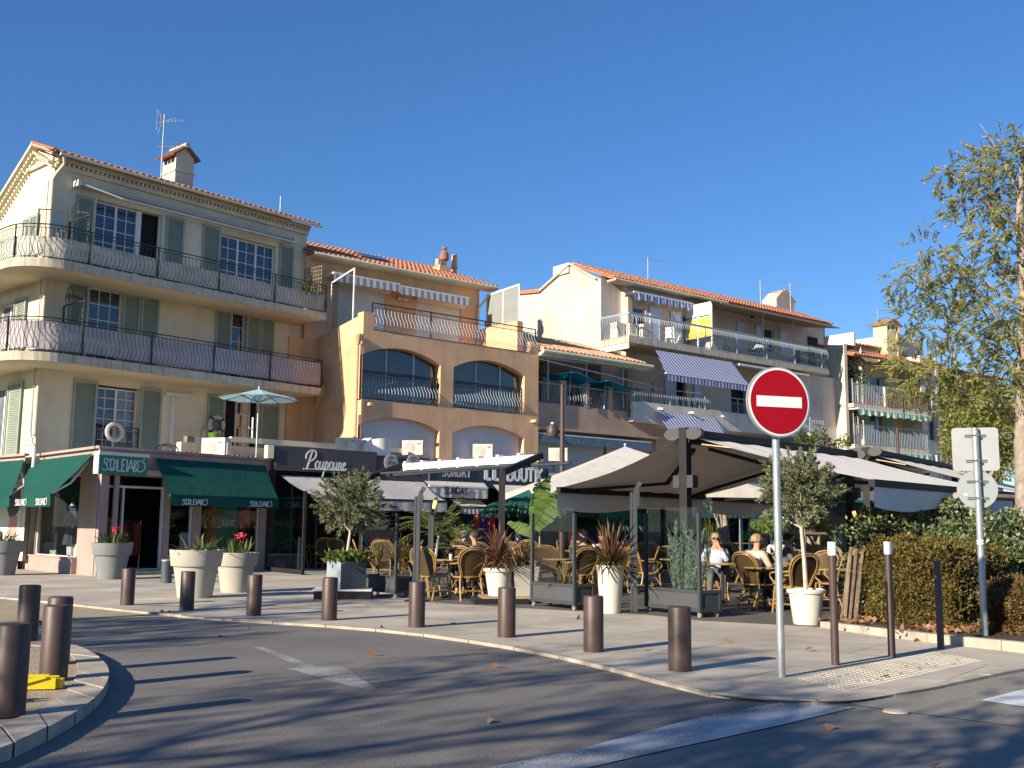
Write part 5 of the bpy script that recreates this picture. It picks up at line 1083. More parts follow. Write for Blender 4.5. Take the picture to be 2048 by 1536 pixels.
q = thing('potted_plant', 'leafy climbing plant in the left corner of the shaded terrace', 'plant', B3.W(.35,.4,zp), 0, 'plants on the balconies'); P = rng.normal(size=(500,3))*[.22,.2,.45]+[0,0,1.5]; put('leaves', leafmesh('leaves', P, rng.normal(size=(500,3)), .13, .06, M['greenleaf']), q); part('stem', MB().tube([(0,0,0),(.05,0,1.6)], .03, 5), M['bark'], q)

# ---------------------------------------------------------------- pale four storey house with a big gable wall
B4 = Fr(*(B3.W(W3-.1,-.35)[:2]), 51.5)
b4 = framed('apartment_building', 'pale pink house with a tall blank gable wall, wavy balcony rails and striped awnings', 'building', B4)
gy = 1.9                                   # facade plane of the upper storeys
xg = B4.X(1255,640,gy); xe = B4.X(1652,740,gy)
f3 = (B4.Z(1309,688,0)+B4.Z(1650,732,0))/2; f2 = (B4.Z(1313,812,0)+B4.Z(1490,833,0))/2+.0; e4 = B4.Z(1260,572,gy)
xl = B4.X(1202,620,gy+.4)
part('wall', MB().wall(xg, xe, 0, e4+.1, [(B4.X(1266,640,gy),B4.X(1291,640,gy),f3,B4.Z(1266,612,gy)),(B4.X(1352,650,gy),B4.X(1385,650,gy),f3,B4.Z(1352,626,gy)),(B4.X(1527,690,gy),B4.X(1549,690,gy),f3+.9,B4.Z(1527,655,gy)),
    (B4.X(1353,760,gy),B4.X(1372,760,gy),f2,f2+2.0),(B4.X(1462,780,gy),B4.X(1492,790,gy),f2,f2+1.7)], gy, .2), M['pinkcream'], b4)
part('interior', MB().box(xg+.1,xe-.1,gy+.24,gy+.3,0,e4), M['dark'], b4)
e5 = B4.Z(1202,558,gy+.4)
part('return_wall', MB().wall(xl, xg-.0, 0, e5+.3, [], gy+.4, .1).quad((xg,gy,0),(xg,gy+.4,0),(xg,gy+.4,e4+.1),(xg,gy,e4+.1)), M['greypl'], b4); 
part('corner_pilaster', MB().box(xg-.02,xg+.25,gy-.06,gy+.45,0,e4-.3), M['pinkcream'], b4)
# gable wall running back from the left corner
gfr = Fr(*(B4.W(xl,gy+.4)[:2]), 0); gd = (D(1112,640,55)-D(1202,640,46)) 
def gpt(px, py, y): x, z = None, None; return None
# the gable lies in the plane x = xl; find y, z by intersection
def gz(px, py):
    d = ray(px, py); c = Vector((0,0,EYE)); t = (xl - (c-B4.o).dot(B4.x))/d.dot(B4.x); p = B4.L(c+d*t); return p.y, p.z
GP = [gz(1202,558), gz(1143,530), gz(1118,553), gz(1082,583), gz(1012,590)]
yb_ = GP[-1][0]; ring = [(gy+.4, 0.0)] + [(gy+.4, GP[0][1])] + GP[1:] + [(yb_+1.5, GP[-1][1]-.2), (yb_+1.5, 0.0)]
part('gable_wall', MB().poly([(xl, y, z) for y, z in ring]), M['pinkcream'], b4)
part('verge', MB().beam((xl-.04,gy+.6,GP[0][1]+.03),(xl-.04,GP[1][0],GP[1][1]+.05),.22,.08).beam((xl-.04,GP[1][0],GP[1][1]+.05),(xl-.04,GP[3][0],GP[3][1]+.03),.22,.08), M['pinkcream'], b4)
vt = MB(); n = 24
for i in range(n): 
    f = (i+.5)/n; y = GP[3][0]+(GP[4][0]-GP[3][0])*f; z = GP[3][1]+(GP[4][1]-GP[3][1])*f; vt.tube([(xl-.14,y,z+.03),(xl+.3,y,z+.10)], .10, 6)
part('roof_tiles', vt, M['tile'], b4, kind='stuff'); part('vent_cap', MB().box(xl-.1,xl+.5,GP[1][0]+.1,GP[1][0]+1.2,GP[1][1]-.35,GP[1][1]+.12), M['greypl'], b4)
tiled_roof(b4, xl-.05, xe+.1, gy-.42, e4+.08, GP[1][0], GP[1][1]+.06, M['tile'], .22, .38)
part('gutter', MB().tube([(xl,gy-.48,e4+.02),(B4.X(1440,600,gy),gy-.48,e4+.02)], .07, 8), M['creamtrim'], b4)
part('eave_board', MB().box(xl,xe,gy-.4,gy,e4-.04,e4+.04), M['pinkcream'], b4)
ck = MB(); kk = [(1207,590),(1214,607),(1222,622),(1226,641),(1232,655),(1236,671)]
pts = [(B4.X(a,b,gy+.79),gy+.796,B4.Z(a,b,gy+.79)) for a, b in kk]
for a, b in zip(pts[:-1], pts[1:]): ck.beam(a, b, .004, .03, (0,1,0))
part('wall_crack', ck, M['acdark'], b4)
# upper balcony
xb0 = B4.X(1258,690,0); xb1 = B4.X(1658,735,0)
s = part('balcony', MB().box(xb0,xb1,0,gy,f3-.26,f3), M['slabedge'], b4)
railing(s, [(xb0+.06,gy-.1),(xb0+.06,.05),(xb1-.06,.05),(xb1-.06,gy-.1)], f3+.03, 1.02, .15, M['railgrey'], .17, .016, 'wave', top=.05, scroll=False, bal_m=M['railgrey'])
# lower balcony: solid parapet
xc1 = B4.X(1600,830,0)
s = part('balcony', MB().box(xb0+.2,xc1,0,gy,f2-.75,f2-.58).box(xb0+.2,xc1,0,.14,f2-.58,f2+.10), M['greypl'], b4)
railing(s, [(xb0+.3,.07),(xc1-.05,.07)], f2+.10, .70, .15, M['railgrey'], .05, .013, 'wave', top=.22, scroll=False)
for px in (1320,1382,1447): xx, zz = B4.at(px, 817 if px==1320 else 825 if px==1382 else 832, -.1); part('spout', MB().tube([(xx,0,zz),(xx,-.3,zz-.03)], .05, 8), M['white'], s)
part('side_pier', MB().box(B4.X(1622,800,.0),xe,.6,gy,0,f3-.26), M['greypl'], b4); part('downpipe', MB().tube([(xe-.12,.52,f3-.3),(xe-.12,.52,0)], .06, 8), M['copper'], b4)
xs0 = B4.X(1618,850,-.3); part('small_balcony', MB().box(xs0,xs0+1.1,-.4,.6,f2-1.0,f2-.5), M['greypl'], b4)
railing(b4, [(xs0,-.36),(xs0+1.1,-.36)], f2-.5, .75, .16, M['railgrey'], .1, .013, 'wave', top=.1)
# striped awnings
def sawn(px0t, px1t, pyt, px0b, px1b, pyb, yb, m, val, rows=True):
    zt_, zb__ = B4.Z(px0t, pyt, -.02), B4.Z(px0b, pyb, yb); return awning(b4, B4, B4.X(px0t,pyt,-.02), B4.X(px1t,pyt,-.02), B4.X(px0b,pyb,yb), B4.X(px1b,pyb+20,yb), zt_, zb__, -.02, yb, m, val, vm=M['white'], sag=.01)
sawn(1311,1462,700,1331,1498,745,-1.15,M['bstripe'],.28)
sawn(1313,1430,824,1340,1456,866,-1.0,M['bstripe'],.28)
za = B4.Z(1270,585,gy-.5); xa0, xa1 = B4.X(1268,580,gy-.5), B4.X(1422,605,gy-.5); o = part('awning', MB().box(xa0,xa1,gy-.5,gy,za,za+.08), M['white'], b4); v = MB()
for i in range(60):
    c, d = xa0+(xa1-xa0)*i/60, xa0+(xa1-xa0)*(i+1)/60; v.quad((c,gy-.52+.04*math.sin(i*1.3),za-.30-.05*math.sin(i*.8)),(d,gy-.52+.04*math.sin((i+1)*1.3),za-.30-.05*math.sin((i+1)*.8)),(d,gy-.5,za+.02),(c,gy-.5,za+.02))
part('valance', v, M['bstripe'], o)
xv0, xv1 = B4.X(1478,728,.0), B4.X(1618,748,.0); o = part('awning', MB().box(xv0,xv1,-.04,.3,f3-.50,f3-.42), M['white'], b4); part('valance', MB().quad((xv0,.3,f3-.5),(xv1,.3,f3-.5),(xv1,.32,f3-.28),(xv0,.32,f3-.28)), M['bstripe'], o)
o = part('side_valance', MB().quad((xb0+.0,gy-.1,f3-.52),(xb0,.0,f3-.52),(xb0,.0,f3-.28),(xb0,gy-.1,f3-.28)), stripemat('side_stripe', (.45,.40,.36), (.68,.66,.62), 5, 1), b4)
# windows, shutters of the upper floor
for (p0, p1, pt, z0) in ((1266,1291,612,f3),(1352,1385,626,f3)): window(b4, B4.X(p0,640,gy)+.0, B4.X(p1,640,gy), z0, B4.Z(p0,pt,gy), gy+.14, 1, 1, leaves=2 if p0 > 1300 else 1)
window(b4, B4.X(1527,690,gy), B4.X(1549,690,gy), f3+.9, B4.Z(1527,655,gy), gy+.12, 1, 1)
def bsh(px0, px1, pt, z0=None, zsh=False):
    a, b = B4.X(px0,pt,gy-.06), B4.X(px1,pt,gy-.06); zt__ = B4.Z(px0,pt,gy-.06); z0 = f3+.03 if z0 is None else z0; o = shutter(b4, a, b, z0, zt__, gy-.07, M['blueshutter'], False)
    if zsh: part('z_brace', MB().beam((a+.07,gy-.085,zt__-.2),(b-.07,gy-.085,z0+(zt__-z0)*.55),.02,.09,(0,1,0)).beam((b-.07,gy-.085,z0+(zt__-z0)*.45),(a+.07,gy-.085,z0+.2),.02,.09,(0,1,0)), M['blueshutter'], o)
bsh(1300,1320,613); bsh(1342,1362,622,None,True); bsh(1390,1409,631,None,True); bsh(1474,1488,642,f3+.9); bsh(1512,1526,650,f3+.9); bsh(1560,1573,658,f3+.9)
bsh(1330,1350,757,f2); bsh(1388,1402,762,f2)
# covered right part of the upper balcony
xr0 = B4.X(1423,640,.3); xr1 = B4.X(1654,720,.3); zc0 = B4.Z(1423,607,.3); zc1 = B4.Z(1655,637,-.2)
part('lean_to_roof', MB().beam((xr0-.0,gy-.0,zc0+.32),(xr1+.3,gy-.0,zc0+.32),.05,.05).quad((xr0,-.25,zc0-.04),(xr1+.35,-.25,zc0-.04),(xr1+.3,gy,zc0+.34),(xr0,gy,zc0+.34)).quad((xr0,-.25,zc0-.09),(xr1+.35,-.25,zc0-.09),(xr1+.3,gy,zc0+.29),(xr0,gy,zc0+.29)).box(xr0,xr1+.35,-.27,-.25,zc0-.10,zc0-.03), M['wood'], b4)
part('end_wall', MB().box(xe-.05,xe+.12,.1,gy,f3,zc0), M['white'], b4)
xp = xr0; part('side_screen', MB().box(xp-.03,xp+.03,.25,.31,f3,zc0).box(xp-.03,xp+.03,gy-.8,gy-.74,f3,zc0).box(xp-.02,xp+.02,.31,gy,zc0-.62,zc0-.56).box(xp-.01,xp+.01,.31,gy,zc0-.5,zc0+.1), M['white'], b4)
part('yellow_cloth', MB().box(xp-.02,xp-.005,.31,gy-.8,f3+.75,zc0-.6).box(xp-.02,xp-.005,gy-.74,gy,f3+.75,zc0-.6), M['yel'], b4)
for px in (1527,1587): xx = B4.X(px,680,.1); part('post', MB().tube([(xx,.1,f3),(xx,.1,zc0)], .035, 6), M['railgrey'], b4)
xp_, zp_ = B4.at(1626,676,gy-.05); wp = part('dark_panel', MB().box(xp_-.42,xp_+.42,gy-.06,gy-.01,f3+.2,f3+2.1), M['vdark'], b4); pm_ = MB()
for (cx_, s_) in ((-.1,1.0),(.2,.6)):
    pm_.tube([(xp_+cx_,gy-.065,f3+.3),(xp_+cx_+.02,gy-.065,f3+.6+.9*s_)], .01, 4)
    for k in range(7): a = R(-20+k*37); pm_.tube([(xp_+cx_+.02,gy-.065,f3+.6+.9*s_),(xp_+cx_+.02+.2*s_*math.cos(a),gy-.065,f3+.66+.9*s_+.14*s_*math.sin(a)),(xp_+cx_+.02+.3*s_*math.cos(a),gy-.065,f3+.52+.9*s_+.14*s_*math.sin(a))], .009, 3)
part('palm_drawing', pm_, M['greycv'], wp)
o = thing('wall_lantern', 'dark lantern on the wall above the covered balcony', 'lantern', B4.W(B4.X(1500,632,gy),gy-.12,B4.Z(1500,632,gy)), B4.th); part('lamp', MB().lathe([(.03,.12),(.10,.08),(.08,-.12),(.04,-.14)], 8), M['ironb'], o)
# things on the balconies
def ac(p, rz, label, sc=1.0, r=.22):
    t = thing('air_conditioner', label, 'air conditioner', p, rz, 'white air conditioner units on the roofs'); t.scale = (sc,)*3
    part('case', MB().box(-.42,.42,-.16,.16,.04,.62), M['ac'], t); part('foot', MB().box(-.36,-.26,-.18,.18,0,.04), M['acdark'], t); part('foot', MB().box(.26,.36,-.18,.18,0,.04), M['acdark'], t)
    g = part('fan_grille', MB().wallprism([(-.12+r*math.cos(2*math.pi*k/24), .33+r*math.sin(2*math.pi*k/24)) for k in range(24)], -.172, -.161), M['greypl'], t); q = MB()
    for rr in (.07,.11,.15,.19): q.tube([(-.12+rr*math.cos(2*math.pi*k/20),-.175,.33+rr*math.sin(2*math.pi*k/20)) for k in range(20)], .006, 4, closed=True)
    part('rings', q, M['ac'], g); part('hub', MB().wallprism([(-.12+.05*math.cos(2*math.pi*k/12), .33+.05*math.sin(2*math.pi*k/12)) for k in range(12)], -.18, -.173), M['ac'], g)
    part('side_cover', MB().box(.42,.47,-.10,.12,.12,.48), M['ac'], t); part('label_strip', MB().box(.20,.34,-.163,-.1605,.46,.50), M['acdark'], t); return t
ac(B4.W(B4.X(1428,705,.9),.9,f3+.1), B4.th, 'white air conditioner on the upper balcony beside the yellow cloth')
def plastic_chair(p, rz, m, label): 
    t = thing('balcony_chair', label, 'chair', p, rz, 'chairs on the balconies'); part('seat', MB().box(-.22,.22,-.22,.22,.40,.44), m, t); part('backrest', MB().box(-.2,.2,.20,.23,.44,.9), m, t)
    for sx in (-1,1):
        for sy in (-1,1): part('leg', MB().box(sx*.2-.02,sx*.2+.02,sy*.2-.02,sy*.2+.02,0,.4), m, t)
plastic_chair(B4.W(B4.X(1341,705,.8),.8,f3), B4.th+2.2, M['white'], 'white chair on the upper balcony near the blue shutters'); plastic_chair(B4.W(B4.X(1600,745,.8),.8,f3), B4.th+1.5, M['chestnut'], 'tan chair under the lean to roof of the upper balcony')
o = parasol(B4.W(B4.X(1520,735,.6),.6,f3+.45), 0, .62, .55, stripemat('parasol_stripe', (.12,.16,.35), (.7,.7,.74), 9, 2), 'small blue and white striped parasol leaning on the upper balcony rail', 'folded parasols', n=8, pitch=.7)
for i in range(3): 
    o = thing('balcony_cupboard', ['low slatted cupboard at the left end of the upper balcony','second slatted cupboard along the upper balcony end','third slatted cupboard beside the corner post of the balcony'][i], 'cupboard', B4.W(xb0+.35+i*.55-.0,.95-.25*i,f3), B4.th, 'slatted cupboards on the balcony'); part('body', MB().box(-.24,.24,-.1,.3,0,.75), M['greypl'], o); part('doors', MB().box(-.22,-.01,-.12,-.1,.05,.72).box(.01,.22,-.12,-.1,.05,.72), M['creamtrim'], o)
o = thing('laundry_rack', 'drying rack with clothes behind the middle balcony rail', 'laundry rack', B4.W(B4.X(1375,800,.6),.6,f2-.4), B4.th); part('frame', MB().tube([(-.8,0,0),(-.8,0,1.0),(.8,0,1.0),(.8,0,0)], .012, 5), M['white'], o)
for i in range(8): part('garment', MB().quad((-.75+i*.19,-.01,.45+.2*(i%3)/2),(-.6+i*.19,-.01,.45+.2*(i%3)/2),(-.6+i*.19,0,1.0),(-.75+i*.19,0,1.0)), [M['white'],M['navy'],M['pinkcream'],M['greycloth']][i % 4], o)
# chimney and antennas on the pale house
cx, cz = B4.at(1558,600,gy+3.6); c = put('chimney', None, b4, (cx,gy+3.6,0)); part('stack', MB().box(-.9,.75,-.5,.5,cz-1.0,cz-.1).wallprism([(-.9,cz-.1),(.75,cz-.1),(.1,cz+.42),(-.3,cz+.42)],-.5,.5), M['pinkcream'], c); part('roof', MB().beam((.85,0,cz-.12),(-.05,0,cz+.52),1.1,.06), M['tile'], c)
antenna(1296,515,568,50,'thin antenna on the ridge of the pale gabled house',[(.9,.9,6,.5,.2)],0.1)
antenna(1521,560,600,55,'two tier antenna left of the square chimney on the pale house',[(.8,1.5,8,.5,.0),(.35,1.3,7,.5,.1)],0.0)
antenna(1581,566,610,55.5,'dark antenna standing beside the square chimney of the pale house',[(.8,1.2,8,.4,.0)],0.0)

# ---------------------------------------------------------------- yellow house and the houses beyond
B5 = Fr(*(B4.W(xe+.05,-.25)[:2]), 56)
b5 = framed('apartment_building', 'yellow and beige house with mint shutters, twin stair towers and green striped awning', 'building', B5)
t0, t1 = 0.0, B5.X(1694,760,0); v0, v1 = B5.X(1842,780,0), B5.X(1876,780,0)
ztw = B5.Z(1660,683,0); ft3 = B5.Z(1697,807,0); ft2 = B5.Z(1690,888,0); er5 = B5.Z(1696,712,.6)
for a, b, zt__ in ((t0,t1,ztw),(v0,v1,B5.Z(1845,712,0))):
    hs5 = [(a+(b-a)*.30,a+(b-a)*.66,ft3+.15,ft3+1.35),(a+(b-a)*.34,a+(b-a)*.66,ft2+.6,ft2+1.8)]
    w5 = part('tower', MB().wall(a,b,0,zt__,hs5,0,.2).quad((a,3,0),(a,0,0),(a,0,zt__),(a,3,zt__)).quad((b,0,0),(b,3,0),(b,3,zt__),(b,0,zt__)).quad((a,0,zt__),(b,0,zt__),(b,3,zt__),(a,3,zt__)), M['beigepl'], b5)
    part('tile_grille', MB().box(a+(b-a)*.22,a+(b-a)*.82,-.015,.0,zt__-.62,zt__-.25), M['tiledark'], w5); q = MB()
    for k in range(5): xk = a+(b-a)*(.24+.11*k); q.tube([(xk,-.02,zt__-.30),(xk+.16,-.02,zt__-.56)], .022, 4)
    part('tile_lattice', q, M['tile'], w5, kind='stuff')
    for h in hs5:
        window(w5, h[0],h[1],h[2],h[3], .12, 1, 1, leaves=2) if False else part('window', MB().box(h[0],h[1],.12,.16,h[2],h[3]), M['glasswin'], w5)
        cg = MB()
        for k in range(7): cg.tube([(h[0]-.12,-.02,h[2]+.05+k*.2),(h[0]+(h[1]-h[0])/2,-.30,h[2]-.02+k*.2),(h[1]+.12,-.02,h[2]+.05+k*.2)], .011, 3)
        for k in range(6): xk = h[0]+(h[1]-h[0])*k/5; cg.tube([(xk,-.22,h[2]-.15),(xk,-.26,h[2]+.4),(xk,-.2,h[3]+.1)], .011, 3)
        part('window_cage', cg, M['ironb'], w5, kind='stuff')
    part('pilaster', MB().box(b-.22,b+.01,-.05,0,0,zt__), M['pinkcream'], w5)
    part('diamond', MB().beam((a+(b-a)*.5-.0,-.03,ft2-.85),(a+(b-a)*.5,-.03,ft2-.25),.04,.5,(0,1,0)), M['white'], w5, rot=(0,0,0))
wx0, wx1 = t1, v0; rec = 1.3
part('wall', MB().wall(wx0,wx1,0,er5,[(wx0+(wx1-wx0)*.60,wx0+(wx1-wx0)*.74,ft3,ft3+1.9),(wx0+(wx1-wx0)*.56,wx0+(wx1-wx0)*.76,ft2,ft2+1.9)],rec,.15), M['yellowpl'], b5)
part('interior', MB().box(wx0,wx1,rec+.18,rec+.25,0,er5), M['dark'], b5)
for f in (ft3,ft2): 
    s = part('balcony', MB().box(wx0-.0,wx1+.0,-.35,rec,f-.22,f), M['slabedge'], b5)
    railing(s, [(wx0+.05,-.3),(wx1-.05,-.3)], f+.03, 1.0, .13, M['railgrey'], 0, .012, 'straight', top=.0, scroll=False, posts=3)
xm = wx0+(wx1-wx0)*.42; rm = MB()
for i in range(46): x = xm+(wx1-xm)*(i+random.random()*.6)/46; rm.box(x,x+.045,-.38-.02*random.random(),-.34,ft3+.02,ft3+1.0+random.uniform(-.08,.06))
part('reed_screen', rm, M['chestnut'], b5, kind='stuff'); part('white_post', MB().box(xm-.06,xm+.06,-.36,-.24,ft3,ft3+1.05), M['white'], b5)
def msh(u0, u1, f, h): shutter(b5, wx0+(wx1-wx0)*u0, wx0+(wx1-wx0)*u1, f+.02, f+h, rec-.06, M['mint'], False)
msh(.52,.585,ft3,1.95); msh(.755,.82,ft3,1.95); msh(.46,.545,ft2,1.95); msh(.77,.86,ft2,1.95)
window(b5, wx0+(wx1-wx0)*.60,wx0+(wx1-wx0)*.74,ft3,ft3+1.9,rec+.1,1,1); window(b5, wx0+(wx1-wx0)*.56,wx0+(wx1-wx0)*.76,ft2,ft2+1.9,rec+.1,1,1,leaves=2,curtain=.5)
part('pillar', MB().box(wx0+(wx1-wx0)*.36,wx0+(wx1-wx0)*.46,rec-.5,rec,ft3,er5-.1), M['yellowpl'], b5)
tiled_roof(b5, wx0, wx1+.1, -.45, er5-.15, 2.6, er5+.85, M['tile'], .24, .42)
part('upper_block', MB().box(B5.X(1697,700,2.8),B5.X(1756,700,3),2.8,3.5,er5,B5.Z(1700,692,3)), M['pinkcream'], b5); tiled_roof(b5, wx0, B5.X(1756,700,3)+.1, 2.6, B5.Z(1700,692,3), 5, B5.Z(1700,692,3)+.25, M['tile'], .3, .5)
for f, n_ in ((ft3,'awning'),(ft2,'awning')):
    z_ = f-.26; o = part('awning', MB().box(wx0+.05,wx1-.15,-.6,.0,z_-.06,z_), M['white'], b5); v = MB()
    for i in range(60):
        c, d = wx0+.05+(wx1-wx0-.2)*i/60, wx0+.05+(wx1-wx0-.2)*(i+1)/60; v.quad((c,-.62+.05*math.sin(i*1.2),z_-.34-.05*math.sin(i*.9)),(d,-.62+.05*math.sin((i+1)*1.2),z_-.34-.05*math.sin((i+1)*.9)),(d,-.6,z_-.04),(c,-.6,z_-.04))
    part('valance', v, M['gstripe'], o)
chx = B5.X(1776,700,2.6); ctz = B5.Z(1776,652,2.6); c = put('chimney', None, b5, (chx,2.6,0))
part('stack', MB().wall(-.62,.62,er5-.3,ctz,[(-.5,-.25,ctz-.35,ctz-.1),(-.12,.12,ctz-.25,ctz-.02),(.25,.5,ctz-.35,ctz-.1)],-.4,.3).quad((-.62,.5,er5-.3),(-.62,-.4,er5-.3),(-.62,-.4,ctz),(-.62,.5,ctz)).quad((.62,-.4,er5-.3),(.62,.5,er5-.3),(.62,.5,ctz),(.62,-.4,ctz)).wallprism([(-.62,ctz),(.62,ctz),(0,ctz+.28)],-.4,.5).box(.28,.36,-.45,-.4,er5-.3,ctz-.4), M['yellowpl'], c); part('flue_dark', MB().box(-.55,.55,-.1,0,ctz-.4,ctz), M['dark'], c)
part('roof', MB().beam((-.78,.05,ctz-.04),(0,.05,ctz+.34),1.15,.06).beam((.78,.05,ctz-.04),(0,.05,ctz+.34),1.15,.06), M['tile'], c)
antenna(1756,617,655,62,'long thin antenna beside the tall yellow chimney',[(.9,1.3,9,.5,.1),(.2,-.9,6,.5,-.1)],0.1)
part('grey_block', MB().box(B5.X(1802,690,3),B5.X(1845,690,3),3,6,er5,B5.Z(1820,677,3)), M['greypl'], b5); part('top_lattice', MB().box(B5.X(1803,732,1),B5.X(1836,735,1),.95,1.0,B5.Z(1803,731,1),B5.Z(1803,721,1)), M['tiledark'], b5)
q = thing('potted_plant', 'bushy plant on the mint shuttered upper balcony', 'plant', B5.W(wx0+1.1,.4,ft3), 0, 'plants on the balconies'); P = rng.normal(size=(900,3))*[.35,.3,.5]+[0,0,1.5]; put('leaves', leafmesh('leaves', P, rng.normal(size=(900,3)), .16, .08, M['darkleaf']), q); part('pot', MB().lathe([(.18,0),(.24,.4)], 12), M['copper'], q)
q = thing('planter', 'red plant pot on the mint shuttered balcony', 'flower pot', B5.W(wx0+1.7,.0,ft3), 0); part('pot', MB().lathe([(.16,0),(.22,.42)], 12), M['red'], q)
# farther house
B6 = Fr(*(B5.W(v1+.05,.8)[:2]), 53)
b6 = framed('apartment_building', 'pinkish house half hidden behind the trees with a reed covered balcony', 'building', B6)
W6 = 9.0; z6 = B6.Z(1900,742,0); f6 = B6.Z(1890,795,-.6); g6 = B6.Z(1890,885,-.6)
part('wall', MB().wall(0,W6,0,z6,[(1.0,2.6,f6,f6+2),(3.8,5.0,f6,f6+2),(.4,1.8,g6,g6+2),(3.0,4.2,g6,g6+2)],.6,.3), mat('salmon_plaster', (.60,.40,.30), .9, .1, 1), b6); part('interior', MB().box(0,W6,.9,1,0,z6), M['dark'], b6)
for f in (f6,g6):
    s = part('balcony', MB().box(0,W6*.6,-.7,.6,f-.22,f), M['slabedge'], b6); railing(s, [(.05,-.65),(W6*.6,-.65)], f+.03, 1.0, .13, M['ironb'], 0, .012, 'straight', top=.0, scroll=False, posts=3)
rm = MB()
for i in range(70): x = W6*.5*(i+random.random()*.6)/70; rm.box(x,x+.05,-.74,-.70,f6+.02,f6+1.0+random.uniform(-.08,.06))
part('reed_screen', rm, M['chestnut'], b6, kind='stuff')
part('upper_block', MB().box(-1.2,2.4,2,6,z6-.2,B6.Z(1900,700,2)), M['greypl'], b6); tiled_roof(b6, 0, W6, -.2, z6, 2.4, z6+.6, M['tile'], .3, .5)
tiled_roof(b6, 2.6, W6+3, 2.2, z6+.5, 6, z6+1.7, M['tile'], .3, .5); part('pergola', MB().box(.2,4.5,-.6,-.5,z6-.5,z6-.42).box(.2,.28,-.6,-.52,f6,z6-.42).box(4.4,4.5,-.6,-.52,f6,z6-.42), M['charcoal'], b6)
# unseen band added behind the viewer, darkens the horizon that the panes reflect
mb = MB(); n = 60
for i in range(n+1):
    a = R(78+i*(204/n)); r = 95+12*math.sin(i*.7); h = 3.6+.8*math.sin(i*.53)+.6*math.sin(i*1.7); mb.v += [(r*math.sin(a), r*math.cos(a), -.1), (r*1.1*math.sin(a), r*1.1*math.cos(a), h), (r*1.7*math.sin(a), r*1.7*math.cos(a), h*.9)]
for i in range(n): k = 3*i; mb.f += [(k,k+3,k+4,k+1),(k+1,k+4,k+5,k+2)]
part('added_horizon_band', mb, mat('dark_green_band', (.06,.08,.04), .95, .4, .2), kind='structure')
# ================================================================ row of shops and restaurants
R2 = Fr(-7.3, 32.3, 51.5)
ru = framed('restaurant_front', 'dark fronted restaurant and boutique row with signs above open shopfronts', 'restaurant', R2)
def RX(px, y=0.0, py=930): return R2.X(px, py, y)
x0, x1, x2, x3, x4 = RX(543), RX(748), RX(852), RX(966), RX(1092); XE = x4+14
ft = R2.Z(548,893); fb = R2.Z(548,941)
part('flat_roof', MB().box(x0,XE,.2,4.2,ft-.5,ft-.35), M['greypl'], ru)
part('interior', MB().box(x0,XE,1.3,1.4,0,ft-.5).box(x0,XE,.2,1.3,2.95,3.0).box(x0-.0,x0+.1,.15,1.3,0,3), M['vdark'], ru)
f1 = part('fascia', MB().box(x0,x1-.05,-.25,.1,fb,ft), M['fascia'], ru, label='dark fascia with a pale script name'); 
part('lamp_box', MB().box(x0-.28,x0-.08,-.3,-.05,fb+.35,fb+.75), M['creamtrim'], ru)
k = (RX(695,-.27,935)-RX(609,-.27,935))/4.05; s_ = stroke_text(f1, 'lettering', poup(), k, RX(609,-.27,935), R2.Z(610,936,-.27)-.02, -.275, .042, M['whitesign'], slant=.12, sz=1.22)
part('underline', MB().beam((RX(607,-.27,935),-.27,R2.Z(607,931,-.27)-.10),(RX(691,-.27,935),-.27,R2.Z(607,931,-.27)-.10),.02,.035,(0,1,0)), M['whitesign'], f1)
f2_ = part('fascia', MB().box(x1,x2-.03,-.2,.1,fb-.15,ft-.12).box(x1,x2,-.22,-.2,ft-.17,ft-.10), M['fascia'], ru)
for px in (782,827):
    c = RX(px,-.22,925); z = R2.Z(px,925,-.22); o = part('round_logo', MB().wallprism([(c+.27*math.cos(2*math.pi*k/28)*(1-.0), z+.27*math.sin(2*math.pi*k/28)-(.12 if k == 21 else 0)) for k in range(28)], -.235, -.205), M['greycv'], f2_)
    q = MB(); q.tube([(c+.19*math.cos(R(a)),-.24,z+.19*math.sin(R(a))) for a in range(30,151,15)], .012, 4); q.tube([(c+.19*math.cos(R(a)),-.24,z+.19*math.sin(R(a))) for a in range(210,331,15)], .012, 4)
    for i in range(6): q.beam((c-.16+i*.055,-.24,z-.06),(c-.14+i*.055,-.24,z+.05),.01,.018,(0,1,0))
    part('logo_print', q, M['panel'], o)
f3_ = part('fascia', MB().box(x2+.05,x3-.03,-.16,.1,fb-.22,ft-.20), M['fasciab'], ru, label='navy fascia lettered SUNDAY'); part('white_pilaster', MB().box(x2-.12,x2+.04,-.18,.1,fb-.25,ft-.1), M['white'], ru)
def put_sans(parent, txt, px, py, wpx, h, w, m, y=-.18, gap=.25, fr=None):
    fr = fr or R2; S = sans(txt, gap); W = max(p[0] for st in S for p in st); X = fr.X(px,py,y); sx = (fr.X(px+wpx,py,y)-X)/W; S = [[(p[0]*sx/h, p[1]) for p in st] for st in S]; return stroke_text(parent, 'lettering', S, h, X, fr.Z(px,py,y), y-.02, w, m)
put_sans(f3_, 'SUNDAY', 885, 952, 56, .30, .055, M['greycv'])
f4_ = part('fascia', MB().box(x3,x4,-.16,.1,fb-.30,ft-.22), M['fasciab'], ru, label='navy boutique fascia with bold white letters'); put_sans(f4_, 'ILILI-BOUTIK', 968, 958, 116, .44, .10, M['whitesign'], gap=.16)
